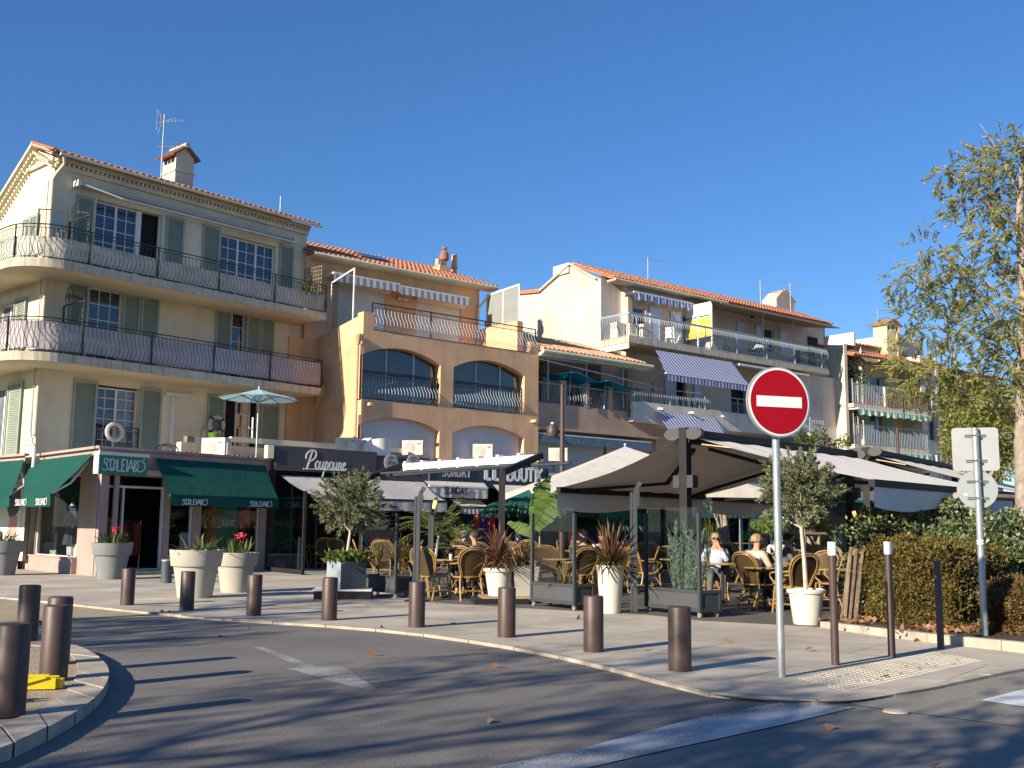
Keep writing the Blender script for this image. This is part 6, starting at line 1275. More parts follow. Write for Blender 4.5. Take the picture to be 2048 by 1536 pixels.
# piers, grille, shopfront frames
for px in (545,748,852,966,1040,1092): part('pier', MB().box(RX(px)-.12,RX(px)+.12,-.05,.25,0,fb), M['charcoal'], ru)
for px in (590,640,700,735): part('mullion', MB().box(RX(px)-.03,RX(px)+.03,.1,.18,0,2.9), M['slate'], ru)
gr = MB(); ga, gb = RX(868,.1,1050), RX(958,.1,1050); stp = .16; H = 2.6
i = 0
while i*stp < (gb-ga)+H:
    a = i*stp; p = (ga+min(a,gb-ga), max(0,a-(gb-ga))+.1); q = (ga+max(0,a-H), min(a,H)+.1); gr.beam((p[0],.10,p[1]),(q[0],.10,q[1]),.006,.012,(0,1,0)); gr.beam((gb-(p[0]-ga),.11,p[1]),(gb-(q[0]-ga),.11,q[1]),.006,.012,(0,1,0)); i += 1
part('lattice_grille', gr, M['slate'], ru, kind='stuff'); part('back_panel', MB().box(ga,gb,.5,.55,0,2.8), M['fasciab'], ru)
# dark covered fronts farther along
o3 = framed('restaurant_front', 'dark covered restaurant front beneath the yellow house', 'restaurant', Fr(*(R2.W(x4+16,.0)[:2]), 52)); part('front_shade', MB().box(0,26,0,.2,0,2.9).box(0,26,-.2,.4,2.9,3.3), M['vdark'], o3); part('fascia', MB().box(0,26,-.26,-.2,2.95,3.25), M['fasciab'], o3)  # solid black box, its colour stands in for the shade of a recess
part('white_canopy', MB().quad((5.5,-1.9,2.0),(12.5,-1.9,2.0),(12.5,-.1,2.7),(5.5,-.1,2.7)).quad((5.5,-1.9,1.7),(12.5,-1.9,1.7),(12.5,-1.9,2.0),(5.5,-1.9,2.0)), M['whitecv'], o3)
# awnings of the row
awP = awning(ru, R2, RX(560,-.1,950), RX(846,-.1,962), RX(641,-2.5,992), RX(893,-2.5,1000), R2.Z(560,950,-.1), R2.Z(700,996,-2.5), -.1, -2.5, M['greycv'], .30, sag=.10)
stroke_text(awP, 'lettering', poup(), .075, RX(778,-2.55,1010), R2.Z(700,996,-2.5)-.25, -2.56, .012, M['vdark'], slant=.12)
awS = awning(ru, R2, RX(846,-.1,962), RX(968,-.1,968), RX(858,-.75,968), RX(975,-.75,975), R2.Z(848,960,-.1), R2.Z(900,972,-.75), -.1, -.75, M['whitecv'], .34, vm=M['white'], sag=0)
put_sans(awS, 'SUNDAY', 889, 987, 46, .22, .035, M['navy'], y=-.80)
awning(ru, R2, RX(985,-.1,970), RX(1085,-.1,980), RX(1015,-2.2,995), RX(1130,-2.2,1005), R2.Z(985,968,-.1), R2.Z(1050,1002,-2.2), -.1, -2.2, M['whitecv'], .18, vm=M['white'])
awning(ru, R2, RX(900,-.1,1005), RX(960,-.1,1008), RX(925,-1.2,1020), RX(980,-1.2,1024), R2.Z(900,998,-.1), R2.Z(940,1013,-1.2), -.1, -1.2, M['whitecv'], .2)
# clothes hanging outside the boutique
def hung(px, py, y, cols, h, label):
    x, z = R2.at(px, py, y); t = thing('hanging_clothes', label, 'clothes', R2.W(x, y, z), R2.th, 'clothes hung outside the boutiques')
    part('hanger', MB().tube([(-.5,0,.03),(.5,0,.03)], .012, 5), M['galv'], t)
    for i, c in enumerate(cols): part('garment', MB().grid(lambda u, v, i=i: (-.45+i*.9/len(cols)+(.9/len(cols))*u, .04*math.sin(u*9+i)+.03*v, -h*v*(.8+.2*math.sin(i*2.1))-.06*abs(u-.5)), 8, 6), c, t, smooth=True)
redcl = mat('red_cloth', (.50,.05,.03), .85, .2, 6); purple = mat('purple_cloth', (.10,.03,.20), .85, .3, 9)
hung(968,1030,-.9,[redcl,purple,redcl],1.5,'red and purple garments hanging outside the boutique'); hung(1155,1050,-1.2,[coral,coral],1.3,'coral dress hanging by the second boutique'); hung(1050,1060,-.5,[M['white'],maroon,tealc,ochre],.9,'mixed small garments hanging in the dark boutique')
hung(1000,1075,-.6,[M['navy'],M['white']],1.0,'white and navy garments behind the purple plant')
# roof gear behind the fascias
def on_roof(px, py, y): x, z = R2.at(px, py, y); return R2.W(x, y, ft-.35), x
for px, lb, sc in ((694,'white air conditioner above the left end of the dark script sign',1.0),(826,'white air conditioner between the white chair and the navy sign',1.0),(966,'white air conditioner with green label above the boutique letters',1.0),(1116,'white air conditioner beside the brown lamp post',.95)):
    p = R2.W(R2.X(px,890,1.3), 1.3, R2.Z(px, {694:908,826:912,966:918,1116:924}[px], 1.3)); ac(p, R2.th-R(42), lb, .88)
p = R2.W(R2.X(733,900,1.3), 1.3, R2.Z(733,905,1.3)); o = thing('roof_box', 'tilted beige plastic box on the roof behind the script sign', 'box', p, R2.th+.3); part('body', MB().wallprism([(-.3,0),(.35,0),(.42,.4),(.05,.5),(-.28,.3)],-.2,.2), M['offwhite'], o)
p = R2.W(R2.X(763,900,1.1), 1.1, R2.Z(763,912,1.1)); o = thing('tub_chair', 'white plastic tub chair back on the flat roof', 'chair', p, R2.th); part('shell', MB().grid(lambda u, v: ((.42+.06*v)*math.sin(R(-75+150*u)), -.35*math.cos(R(-75+150*u))+.2, .05+.55*v*(.75+.25*math.cos(R(-75+150*u)))), 20, 6), M['white'], o, smooth=True); part('seat', MB().box(-.3,.3,-.1,.3,0,.06), M['white'], o)
x, z = B1.at(432,905,-3.6); ac(B1.W(x,-3.6,SH+.02), B1.th-R(70), 'white air conditioner on the corner shop roof beside the green pot', 1.0)
o = thing('roof_parapet', 'low rendered wall with a tile edge on the corner shop roof', 'wall', B1.W(B1.X(362,895,-2.8),-2.8,SH), B1.th); part('wall', MB().box(0,3.4,0,.25,0,.52), M['cream'], o); 
me = tile_mb(.3,.08,.07).mesh('roof_tile', M['tile'], True)
for i in range(17): put('roof_tile', me, o, (.08+i*.17,-.18,.16))
o = thing('roof_beam', 'long pale beam along the edge of the roof terrace', 'beam', B1.W(B1.X(458,885,-2.9),-2.95,SH+.62), B1.th-R(8)); part('beam', MB().box(0,7.5,-.1,.1,0,.16), M['creamtrim'], o)
q = thing('glazed_pot', 'green glazed pot on the corner shop roof wall', 'flower pot', B1.W(B1.X(430,865,-2.6),-2.6,SH+.52), 0); part('pot', MB().lathe([(.12,0),(.17,.06),(.20,.3),(.22,.36),(.18,.38)], 18), mat('green_glaze', (.10,.22,.03), .2, .1, 4), q, smooth=True); part('handle', MB().tube([(.2,0,.3),(.28,0,.24),(.2,0,.16)], .015, 5), M['strap'], q)
for px, lb in ((378,'small square pot on the roof wall beside the trough'),(402,'terracotta trough with a few stems on the roof wall')):
    q = thing('roof_planter', lb, 'flower pot', B1.W(B1.X(px,875,-2.6),-2.6,SH+.52), B1.th); w_ = .12 if px == 378 else .28; part('pot', MB().box(-w_,w_,-.1,.1,0,.2), M['greypl'] if px == 402 else M['chestnut'], q)
    if px == 402: blades('stems', M['greenleaf'], 9, .2, .2, .4, .03, .5, parent=q, up=(.9,1.5))
xq, zq = B1.at(518,778,-3.2); pz = SH; parasol(B1.W(xq,-3.2,pz), B1.th, 1.28, zq-pz, M['cyan'], 'pale blue parasol on the corner shop roof terrace', 'parasols on the roof terraces', n=8, pitch=.24)
q = thing('white_stand', 'white forked stand for a washing line on the roof terrace', 'stand', B1.W(B1.X(504,880,-3.0),-3.0,SH+.7), B1.th); part('pole', MB().tube([(0,0,0),(0,0,.75)], .03, 6).tube([(0,0,.35),(-.15,0,.42)], .02, 5), M['white'], q)
q = thing('bare_stem', 'tall drooping dry stem rising beside the cream building', 'plant', B1.W(B1.X(620,880,-1.9),-1.9,SH), 0); part('stem', MB().tube([(0,0,0),(.02,0,1.2),(.10,0,2.2)], .02, 5), M['bark'], q); part('leaf', MB().grid(lambda u, v: (.1+.35*v, .05*(u-.5), 2.0+1.0*v-.25*(u-.5)*math.sin(v*3.14)), 4, 8), M['strap'], q)
o = thing('folded_chairs', 'dark folded chair frames on the corner shop roof', 'chair', B1.W(B1.X(335,893,-3.4),-3.4,SH), B1.th); part('frames', MB().tube([(-.5,0,0),(-.3,0,.3),(0,0,.38),(.3,0,.3),(.5,0,0)], .018, 5).tube([(-.3,.1,0),(-.1,.1,.34),(.2,.1,.3),(.35,.1,0)], .018, 5), M['ironb'], o)

# right hand shopfront with green sign, dark
R3 = Fr(*(R2.W(x4+3.2,.2)[:2]), 51.5)
rg = framed('restaurant_front', 'green fronted restaurant under the pale awnings with dark open doorway', 'restaurant', R3)
gx0, gx1 = R3.X(1425,1025,-.1), R3.X(1640,1025,-.1); zg0, zg1 = R3.Z(1440,1036,-.1), R3.Z(1440,1012,-.1)
fg = part('fascia', MB().box(gx0-1.6,gx1+3,-.1,.1,zg0,zg1+.55), mat('teal_fascia', (.02,.12,.10), .5, .1, 2), rg); put_sans(fg, 'O BUTTERO', 1432, 1033, 76, .24, .03, M['gold'] if 'gold' in M else mat('faded_gold', (.20,.22,.12), .5, .1, 3), y=-.13, fr=R3)
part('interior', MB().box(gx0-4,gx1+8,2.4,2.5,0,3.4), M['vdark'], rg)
for px in (1483,1500,1545,1590,1640): part('door_frame', MB().box(R3.X(px,1060)-.08,R3.X(px,1060)+.08,-.02,.1,0,zg0), mat('teal_frame', (.02,.08,.11), .5, .1, 2) if px == 1483 else bpy.data.materials['teal_frame'], rg)
for px in (1520,1568,1615): part('pane', MB().quad((R3.X(px-18,1060),.06,.3),(R3.X(px+18,1060),.06,.3),(R3.X(px+18,1060),.06,2.4),(R3.X(px-18,1060),.06,2.4)), M['glasswin'], rg)

# ================================================================ the big double awnings
def double_awning(A, B, half_l, half_r, zr, zf_, label, m, leds=True, mirrored=True, posts=(0,1)):
    A, B = Vector(A), Vector(B); d = (B-A); L = d.length; az = math.degrees(math.atan2(d.x, d.y)); F = Fr(A.x, A.y, az); t = framed('double_awning', label, 'awning', F, group='large free standing double awnings')
    for side, hw in ((1, half_l), (-1, half_r)):
        if not hw: continue
        LL = L*.80 if side > 0 else L
        def fn(u, v): return (.06+(LL-.12)*u, side*(.12+(hw-.12)*v), zr-.10+(zf_-zr+.10)*v - (.16 if side > 0 else .07)*math.sin(math.pi*v)*(.7+.3*math.sin(u*3.1)) + .010*math.sin(u*44+v*2))
        c = part('canopy', MB().grid(fn, 30, 12), m, t, smooth=True)
        part('front_bar', MB().box(0,LL,side*hw-.05,side*hw+.05,zf_-.09,zf_+.02), M['charcoal'], c)
        v_ = MB(); N = 48; vh = .30
        for i in range(N):
            a, b = LL*i/N, LL*(i+1)/N; wv = lambda s: vh+.06*math.sin(s*math.pi*3/L); o1, o2 = .02*math.sin(i*.6), .02*math.sin((i+1)*.6); yy = side*(hw+.03); v_.quad((a,yy+o1,zf_-.09-wv(a)),(b,yy+o2,zf_-.09-wv(b)),(b,yy,zf_-.05),(a,yy,zf_-.05))
        part('valance', v_, m, c, smooth=True)
        for xa in (.5, LL-.5):
            e = (xa+(1.1 if xa < L/2 else -1.1), side*hw*.52, zr-.55*(zr-zf_)-.30); q = part('folding_arm', MB().beam((xa,side*.15,zr-.28),e,.07,.06).beam(e,(xa,side*(hw-.05),zf_-.03),.07,.06), M['charcoal'], c)
    part('cassette', MB().box(-.02,L+.02,-.20,.20,zr-.10,zr+.02).box(-.02,L+.02,-.10,.10,zr-.20,zr-.10), M['charcoal'], t)
    for xe_ in (-.07, L-.02):
        for sx in (-1, 1):
            pts = [(sx*.04+sx*.34*(.5+.5*math.cos(2*math.pi*k/20)), zr-.05+.105*math.sin(2*math.pi*k/20)) for k in range(20)]; k0 = MB(); n = 20
            k0.v = [(xe_, a, b) for a, b in pts] + [(xe_+.09, a, b) for a, b in pts]; k0.f = [tuple(range(n)), tuple(range(2*n-1, n-1, -1))] + [(q, n+q, n+(q+1)%n, (q+1)%n) for q in range(n)]; part('end_cover', k0, M['panel'], t)
    for u in posts: 
        x = L*u; p = part('post', MB().box(x-.075,x+.075,-.075,.075,0,zr+.06), M['charcoal'], t); part('heater_box', MB().box(x-.08,x+.08,.076,.20,2.05,2.26).box(x-.08,x+.08,-.20,-.076,2.05,2.26), M['slate'], p)
    if leds:
        l = part('led_strip', MB().box(.35,2.6,-.13,-.11,zr-.215,zr-.20).box(3.6,L-.6,-.13,-.11,zr-.215,zr-.20), M['led'], t)
    return t, F, L
TA, TF, TL = double_awning((2.98,18.0),(7.27,22.6),2.85,3.3,3.02,2.10,'nearest greige double awning on a dark post, behind the no entry sign',M['greige'])
# mirrored lettering seen through the cloth
tt = stroke_text(None, 'lettering', poup(), .16, 0, 0, 0, .022, mat('shadow_print', (.25,.21,.17), .9, .1, 2)); 
for v in tt.data.vertices: c_ = v.co.copy(); v.co = (TL*.42 + c_.x, 2.85+.045+c_.y*.3, 2.10-.33+c_.z)
tt.parent = TA
# logo print on the right valance
st = part('valance_print', MB(), None, TA); bpy.data.objects.remove(st)
TB, TF2, TL2 = double_awning((8.25,24.4),(12.9,30.6),3.9,3.4,3.22,2.16,'farther greige double awning behind the first one',M['greige'])
def pxpost(px, ytop, d, label, w=.12, cat='post'):
    p = D(px, 1000, d); t = thing('awning_post', label, cat, (p.x,p.y,0), R(-40), 'dark square posts of the terrace'); part('shaft', MB().box(-w/2,w/2,-w/2,w/2,0,D(px,ytop,d).z), M['charcoal'], t); part('foot_plate', MB().box(-.16,.16,-.16,.16,0,.02), M['charcoal'], t); return t
# white parasols behind
def sqparasol(px, py, d, r, hr, label, m, val=.18, rz=0.0, pitch=.3):
    p = D(px, py, d); t = parasol((p.x,p.y,0), rz, r, p.z, m, label, 'large square parasols over the terraces', sq=True, pitch=pitch); e = p.z-pitch*r; v = MB()
    for i in range(4):
        a, b = 2*math.pi*(i+.5)/4, 2*math.pi*(i+1.5)/4; v.quad((r*math.cos(a),r*math.sin(a),e-val),(r*math.cos(b),r*math.sin(b),e-val),(r*math.cos(b),r*math.sin(b),e),(r*math.cos(a),r*math.sin(a),e))
    part('valance', v, m, t)
sqparasol(1250,893,26.5,3.75,0,'big off white parasol behind the left wing of the near awning',M['whitecv'],.2,.15,.30)
sqparasol(1478,974,38,1.9,0,'pale parasol glimpsed between the two big awnings',M['greycv'],.1,.2,.22)
for px, py, d, r, lb in ((1765,985,27,1.75,'dark green parasol beneath the far right awning, left one'),(1905,993,25.5,1.7,'dark green parasol beneath the far right awning, right one')): 
    p = D(px,py,d); parasol((p.x,p.y,0), .3, r, p.z, M['parasolgreen'], lb, 'dark green parasols', n=8, pitch=.16)
def leafparasol(px, py, d, r, label):
    p = D(px,py,d); t = parasol((p.x,p.y,0), .2, r, p.z, M['parasolgreen'], label, 'shaggy green parasols', n=10, pitch=.42); e = p.z-.42*r; n = 900
    a = rng.uniform(0,2*math.pi,n); rr = r*rng.uniform(.75,1.03,n); P = np.stack([rr*np.cos(a), rr*np.sin(a), p.z-.42*rr+.02],1); Dv = np.stack([np.cos(a)*.6, np.sin(a)*.6, -1.0+0*a],1)+rng.normal(size=(n,3))*.2; put('fringe', leafmesh('fringe', P, Dv, .34, .05, M['fringe']), t)
M['fringe'] = leafmat('dark_green_fringe', (.012,.05,.04), (.02,.09,.07), (.05,.14,.11), .2)
leafparasol(1080,968,25,1.25,'shaggy dark green parasol behind the banana leaf'); leafparasol(1232,1003,26,1.1,'shaggy dark green parasol behind the spiky plant in the tall pot')
# white gutter frame
PA, PB = Vector((-3.3,23.6,0)), Vector((-.17,20.0,0)); tpA, tpB = Vector((-2.56,24.7,2.78)), Vector((.60,20.95,2.78))
fr_ = thing('retractable_awning', 'retracted white railed awning frame on two bent dark posts', 'awning', (0,0,0))
for a, b in ((PA,tpA),(PB,tpB)): h = 2.42; pst = part('post', MB().box(a.x-.06,a.x+.06,a.y-.06,a.y+.06,0,h), M['charcoal'], fr_); part('arm', MB().beam((a.x,a.y,h-.04),tuple(b),.10,.12), M['charcoal'], pst)
part('white_rail', MB().beam(tuple(tpA+Vector((0,0,-.05))),tuple(tpB+Vector((0,0,-.05))),.10,.15), M['white'], fr_)
ck_ = MB().beam((-.05,0,0),(.05,0,0),.16,.24).mesh('rail_bracket', M['offwhite']); dr_ = (tpB-tpA)
for i in range(7): p = tpA+dr_*((i+.3)/7.2); put('rail_bracket', ck_, fr_, (p.x,p.y,p.z-.05), math.atan2(dr_.y,dr_.x))
off = Vector((-.55,-.55,-.24)); part('roller_tube', MB().tube([tpA+off-dr_*.10,tpB+off+dr_*.02], .032, 10), M['slate'], fr_, smooth=True)
off2 = Vector((-.25,-.3,-.26)); part('roller_tube', MB().tube([tpA+off2-dr_*.02,tpB+off2+dr_*.24+Vector((0,0,.04))], .028, 8), M['slate'], fr_, smooth=True)
# slim double supports with bent heads
def support(px, pyb, ytop, label, glow=False):
    p = G(px, pyb); t = thing('awning_support', label, 'post', p, R(-8), 'slim slate awning supports'); h = D(px, ytop, p.y).z
    part('shaft', MB().box(-.055,-.02,-.04,.04,0,h).box(-.012,.06,-.035,.035,0,h-.0), M['slate'], t); part('foot_plate', MB().box(-.18,.2,-.12,.12,0,.025), M['charcoal'], t)
    hd = part('bent_head', MB().beam((.03,0,h-.02),(.07,0,h+.10),.05,.07).beam((.07,0,h+.09),(.12,0,h+.17),.05,.07).box(.06,.10,-.03,.03,h-.22,h+.02), M['slate'], t)
    return t
support(1268,1226,985,'slim slate support between the tall white pot and the grey blue plant'); support(831,1203,993,'slim slate support right of the first glass windscreen'); support(860,1180,1010,'slim slate support standing farther back beside the palm')
for px, py, d in ((875,963,20.5),(1797-66+0,1043-30,24)): pass
o = thing('patio_heater', 'glowing orange heater element beside the palm', 'heater', D(868,1010,20.8), R(-20)); part('glow', MB().box(-.02,.03,-.03,.03,-.07,.09), M['heat'], o, rot=(0,R(18),0)); part('housing', MB().box(-.05,-.02,-.05,.05,-.14,.05), M['vdark'], o)
o = thing('patio_heater', 'glowing orange heater element below the far green parasols', 'heater', D(1709,1029,22), R(-20)); part('glow', MB().box(-.03,.04,-.03,.03,-.06,.07), M['heat'], o, rot=(0,R(-18),0)); part('housing', MB().box(.04,.07,-.05,.05,-.16,.04), M['vdark'], o)

# ================================================================ windscreen planters
def windscreen(pl, pr, ytop, ybox, label, depth=.45):
    a, b = G(*pl), G(*pr); d = (b-a); L = d.length; rz = math.atan2(d.y, d.x); t = thing('windscreen_planter', label, 'planter', a, rz, 'grey planter boxes with glass windscreens'); hb = D(pl[0], ybox, a.y).z; ht = D(pl[0], ytop, a.y).z; z0 = .09
    f = MB().box(0,.05,0,.05,z0,ht).box(L-.05,L,0,.05,z0,ht).box(0,.05,depth-.05,depth,z0,hb).box(L-.05,L,depth-.05,depth,z0,hb)
    f.box(.05,L-.05,.004,.046,hb-.05,hb).box(.05,L-.05,.004,.046,z0,z0+.06).box(.004,.046,.05,depth-.05,hb-.05,hb).box(L-.046,L-.004,.05,depth-.05,hb-.05,hb).box(.004,.046,.05,depth-.05,z0,z0+.05).box(L-.046,L-.004,.05,depth-.05,z0,z0+.05)
    part('frame', f, M['slate'], t); part('front_panel', MB().box(.05,L-.05,.018,.03,z0+.06,hb-.05), M['panel'], t); part('side_panel', MB().box(.018,.03,.05,depth-.05,z0+.05,hb-.05), M['slate'], t); part('side_panel', MB().box(L-.03,L-.018,.05,depth-.05,z0+.05,hb-.05), M['slate'], t); part('back_panel', MB().box(.05,L-.05,depth-.03,depth-.018,z0+.05,hb-.05), M['slate'], t)
    part('floor', MB().box(.05,L-.05,.05,depth-.05,z0,z0+.03).box(.04,L-.04,.035,depth-.035,hb-.12,hb-.10), M['soil'], t)
    part('glass', MB().box(.05,L-.05,.02,.028,hb,ht+.09), M['glass'], t)
    for x, y in ((.05,.05),(L-.06,.05),(.06,depth-.06),(L-.06,depth-.06)): w_ = part('castor', MB().wallprism([(x+.042*math.cos(2*math.pi*k/14), .042+.042*math.sin(2*math.pi*k/14)) for k in range(14)], y-.015, y+.015).box(x-.015,x+.015,y-.025,y+.025,.05,.09), M['galv'], t)
    return t, L, hb, rz, a
w1, wl1, hb1, rz1, wa1 = windscreen((719,1190),(790,1197),1027,1148,'windscreen planter with dry strappy plants left of the rattan chairs')
w2, wl2, hb2, rz2, wa2 = windscreen((1060,1212),(1148,1222),1027,1162,'windscreen planter beneath the banana leaf, middle one')
w3, wl3, hb3, rz3, wa3 = windscreen((1289,1224),(1400,1237),1027,1172,'windscreen planter filled with tall grey blue plants')
def inplanter(wa, rz, L, u, v, z): return wa + Vector((math.cos(rz)*L*u - math.sin(rz)*v, math.sin(rz)*L*u + math.cos(rz)*v, z))
def cordyline(p, label, m, n=46, L=.62, h=.0, W=.032, up=(.1,1.5), stem=.0, sp=1.0, m2=None):
    t = thing('cordyline', label, 'plant', p, 0, 'spiky strap leaved plants'); 
    if stem: part('stem', MB().tube([(0,0,0),(.01,0,stem)], .018, 6), M['bark'], t)
    blades('leaves', m, n, .03, stem+.02, L, W, sp, parent=t, up=up, seg=6, rndh=.04)
    if m2: blades('lower_leaves', m2, n//2, .04, stem, L*.95, W, sp*1.3, parent=t, up=(-.1,.6), seg=6, rndh=.04)
    return t
cordyline(inplanter(wa1,rz1,wl1,.25,.22,hb1-.1),'dry cordyline at the left inside the first windscreen planter',M['drystrap'],50,.52,0,.045,(.5,1.5),.22)
cordyline(inplanter(wa1,rz1,wl1,.78,.24,hb1-.1),'larger dry cordyline at the right inside the first windscreen planter',M['drystrap'],80,.62,0,.045,(.2,1.5),.35)
cordyline(inplanter(wa2,rz2,wl2,.55,.22,hb2-.1),'low dry cordyline inside the middle windscreen planter',M['drystrap'],80,.42,0,.03,(.2,1.5),.04)
q = thing('shrub', 'tall grey blue feathery shrub in the right windscreen planter', 'plant', inplanter(wa3,rz3,wl3,.5,.22,hb3-.1), rz3); P = []; Dv = []; stm = MB()
for i in range(34):
    x, y, h = random.uniform(-.36,.40)*wl3/.86, random.uniform(-.10,.12), random.choice([1.12,.95,.8,.68,.9])*random.uniform(.85,1.08); lx, ly = random.gauss(0,.05), random.gauss(0,.04)
    if abs(x) < .03: h *= .8
    stm.tube([(x*.6,y,0),(x+lx*.5,y,h*.5),(x+lx,y+ly,h)], [.008,.006,.003], 4)
    for k in range(120):
        f = (k/120)**.8; c = Vector((x*.6+(x*.4+lx)*f, y+ly*f, h*f)); a = random.uniform(0,6.28); P.append(tuple(c)); Dv.append((math.cos(a)*.75, math.sin(a)*.75, 1.0))
put('leaves', leafmesh('leaves', P, Dv, rng.uniform(.05,.095,len(P)), .014, M['lavender']), q); part('stems', stm, M['strap'], q, kind='stuff')
# pots along the edge
p = G(1221,1226); t = thing('flower_pot', 'tall white tapered cylindrical pot between two windscreen planters', 'flower pot', p, 0, 'white pots on the terrace edge'); part('pot', MB().lathe([(.155,0),(.165,.02),(.225,.76),(.205,.76),(.20,.70),(.01,.70)], 32, cap=False), M['potwhite'], t, smooth=True); part('soil', MB().lathe([(.2,.71),(.0,.72)], 16, cap=False), M['soil'], t)
cordyline(p+Vector((0,0,.70)),'purple brown spiky plant in the tall cylindrical pot',M['cordy'],60,.72,0,.045,(.9,1.5),.05,.7,M['cordygreen']); 
cordyline(p+Vector((.02,.02,.70)),'green drooping blades around the base of the purple spiky plant',M['cordygreen'],120,.66,0,.042,(-.1,1.0),.04,1.35)
pl = G(1003,1209); t = thing('plinth', 'low black plinth with pale wooden top under the white pot', 'plinth', pl, R(8)); part('base', MB().box(-.48,.48,-.05,.75,0,.10), M['vdark'], t); part('top_board', MB().box(-.34,.52,0,.72,.10,.135), M['wood'], t)
p = pl + Vector((-.06,.30,.135)); t = thing('flower_pot', 'white rimmed round pot on the black plinth', 'flower pot', p, 0, 'white pots on the terrace edge'); part('pot', MB().lathe([(.18,0),(.185,.02),(.245,.42),(.275,.43),(.28,.47),(.265,.49),(.24,.48),(.01,.44)], 32, cap=False), M['potwhite'], t, smooth=True)
cordyline(p+Vector((0,0,.44)),'purple spiky plant in the white pot on the plinth',M['cordy'],110,.62,0,.044,(.1,1.5),.18,1.0,M['cordy'])
cordyline(p+Vector((.03,-.02,.44)),'drooping brown blades of the plant on the plinth',M['cordygreen'],80,.52,0,.04,(-.2,.6),.12,1.2)
p = pl + Vector((.40,.45,.135)); t = thing('flower_pot', 'square off white planter beside the round pot on the plinth', 'flower pot', p, R(10), 'white pots on the terrace edge'); k_ = MB(); k_.v = [(-.17,-.17,0),(.17,-.17,0),(.17,.17,0),(-.17,.17,0),(-.24,-.24,.52),(.24,-.24,.52),(.24,.24,.52),(-.24,.24,.52)]; k_.f = [(0,3,2,1),(4,5,6,7),(0,1,5,4),(1,2,6,5),(2,3,7,6),(3,0,4,7)]; part('pot', k_, M['potgrey'], t)
cordyline(p+Vector((0,0,.52)),'green and purple blades in the square planter on the plinth',M['cordygreen'],40,.48,0,.03,(.2,1.4),.05,1.0)
# left trolley, zinc box and olive
pl = G(688,1199); t = thing('plinth', 'low black plinth with white board under the zinc planter', 'plinth', pl, R(5)); part('base', MB().box(-.56,.50,0,.8,0,.15), M['vdark'], t); part('top_board', MB().box(-.58,.50,.0,.8,.15,.18), M['white'], t)
p = pl + Vector((-.03,.40,.18)); t = thing('planter_box', 'square blue zinc planter, left face coloured as sunlit', 'planter', p, R(38)); part('box', MB().box(-.27,.27,-.27,.27,0,.52), M['zinc'], t); part('lit_face', MB().box(-.2745,-.2705,-.27,.27,0,.52), mat('lit_zinc', (.30,.35,.38), .5, .2, 4), t)  # sunlight on the left face is put into a paler zinc colour
q = thing('groundcover_plant', 'leafy green plant with reddish tips filling the zinc planter', 'plant', p+Vector((0,0,.52)), 0); P = rng.normal(size=(900,3))*[.17,.17,.05]+[0,0,.05]; put('leaves', leafmesh('leaves', P, rng.normal(size=(900,3))+[0,0,.8], .09, .05, M['greenleaf']), q)
def olive(p, label, htr, r, hz, n, stake=False, lean=0.0, seedv=1, wide=1.0):
    random.seed(seedv); t = thing('olive_tree', label, 'tree', p, 0, 'small standard olive trees'); top = Vector((lean,0,htr)); tr_ = MB().tube([(0,0,0),(lean*.3,.01,htr*.5),tuple(top)], [.035,.028,.024], 8); ends = []
    for i in range(9):
        a = i*2*math.pi/9+random.random(); l = r*random.uniform(.6,.95); e = top+Vector((math.cos(a)*l*.85*wide, math.sin(a)*l*.85, hz*random.uniform(.3,1.2))); m_ = (top+e)/2+Vector((0,0,-.05)); tr_.tube([top+Vector((0,0,-.05)),m_,e], [.014,.010,.005], 5); ends += [m_,e]
    part('trunk', tr_, M['barkpale'], t, smooth=True); c = top+Vector((0,0,hz)); P = []; Dv = []; tw = MB()
    k = 0; ncl = 330
    for i in range(ncl):
        d = Vector((random.gauss(0,1),random.gauss(0,1),random.gauss(0,1))).normalized(); rr = random.random()**.45*random.uniform(.8,1.14); c0 = c+Vector((d.x*r*wide*rr, d.y*r*rr, d.z*r*.92*rr)); dd = (d+Vector((random.gauss(0,.4),random.gauss(0,.4),.35+random.gauss(0,.3)))).normalized(); ln = random.uniform(.12,.24); tw.tube([c0-dd*.05,c0+dd*ln], .003, 3, cap=False)
        for j in range(n//ncl):
            f = random.random(); b = c0+dd*ln*f; v = (dd+Vector((random.gauss(0,.7),random.gauss(0,.7),random.gauss(0,.7)))); P.append(tuple(b)); Dv.append(tuple(v))
    put('crown', leafmesh('crown', P, Dv, rng.uniform(.045,.075,len(P)), .017, M['olive']), t); part('twigs', tw, M['bark'], t, kind='stuff')
    if stake: part('stake', MB().tube([(.03,.03,0),(.0,.02,htr+.25)], .011, 6), M['barkpale'], t)
olive(p+Vector((0,0,.50)),'bushy olive tree with pale trunk in the zinc planter', .60, .56, .50, 17000, False, .05, 3, 1.12)
p = G(1614,1249); t = thing('flower_pot', 'broad white rimmed pot with a staked olive, in front of the chairs', 'flower pot', p, 0, 'white pots on the terrace edge'); part('pot', MB().lathe([(.185,0),(.195,.03),(.245,.44),(.27,.45),(.28,.475),(.275,.50),(.25,.51),(.235,.49),(.01,.45)], 36, cap=False), M['potwhite'], t, smooth=True); part('soil', MB().lathe([(.235,.45),(.0,.46)], 16, cap=False), M['soil'], t)
olive(p+Vector((0,0,.44)),'staked olive tree in the broad white pot', 1.00, .50, .50, 15000, True, -.05, 5)
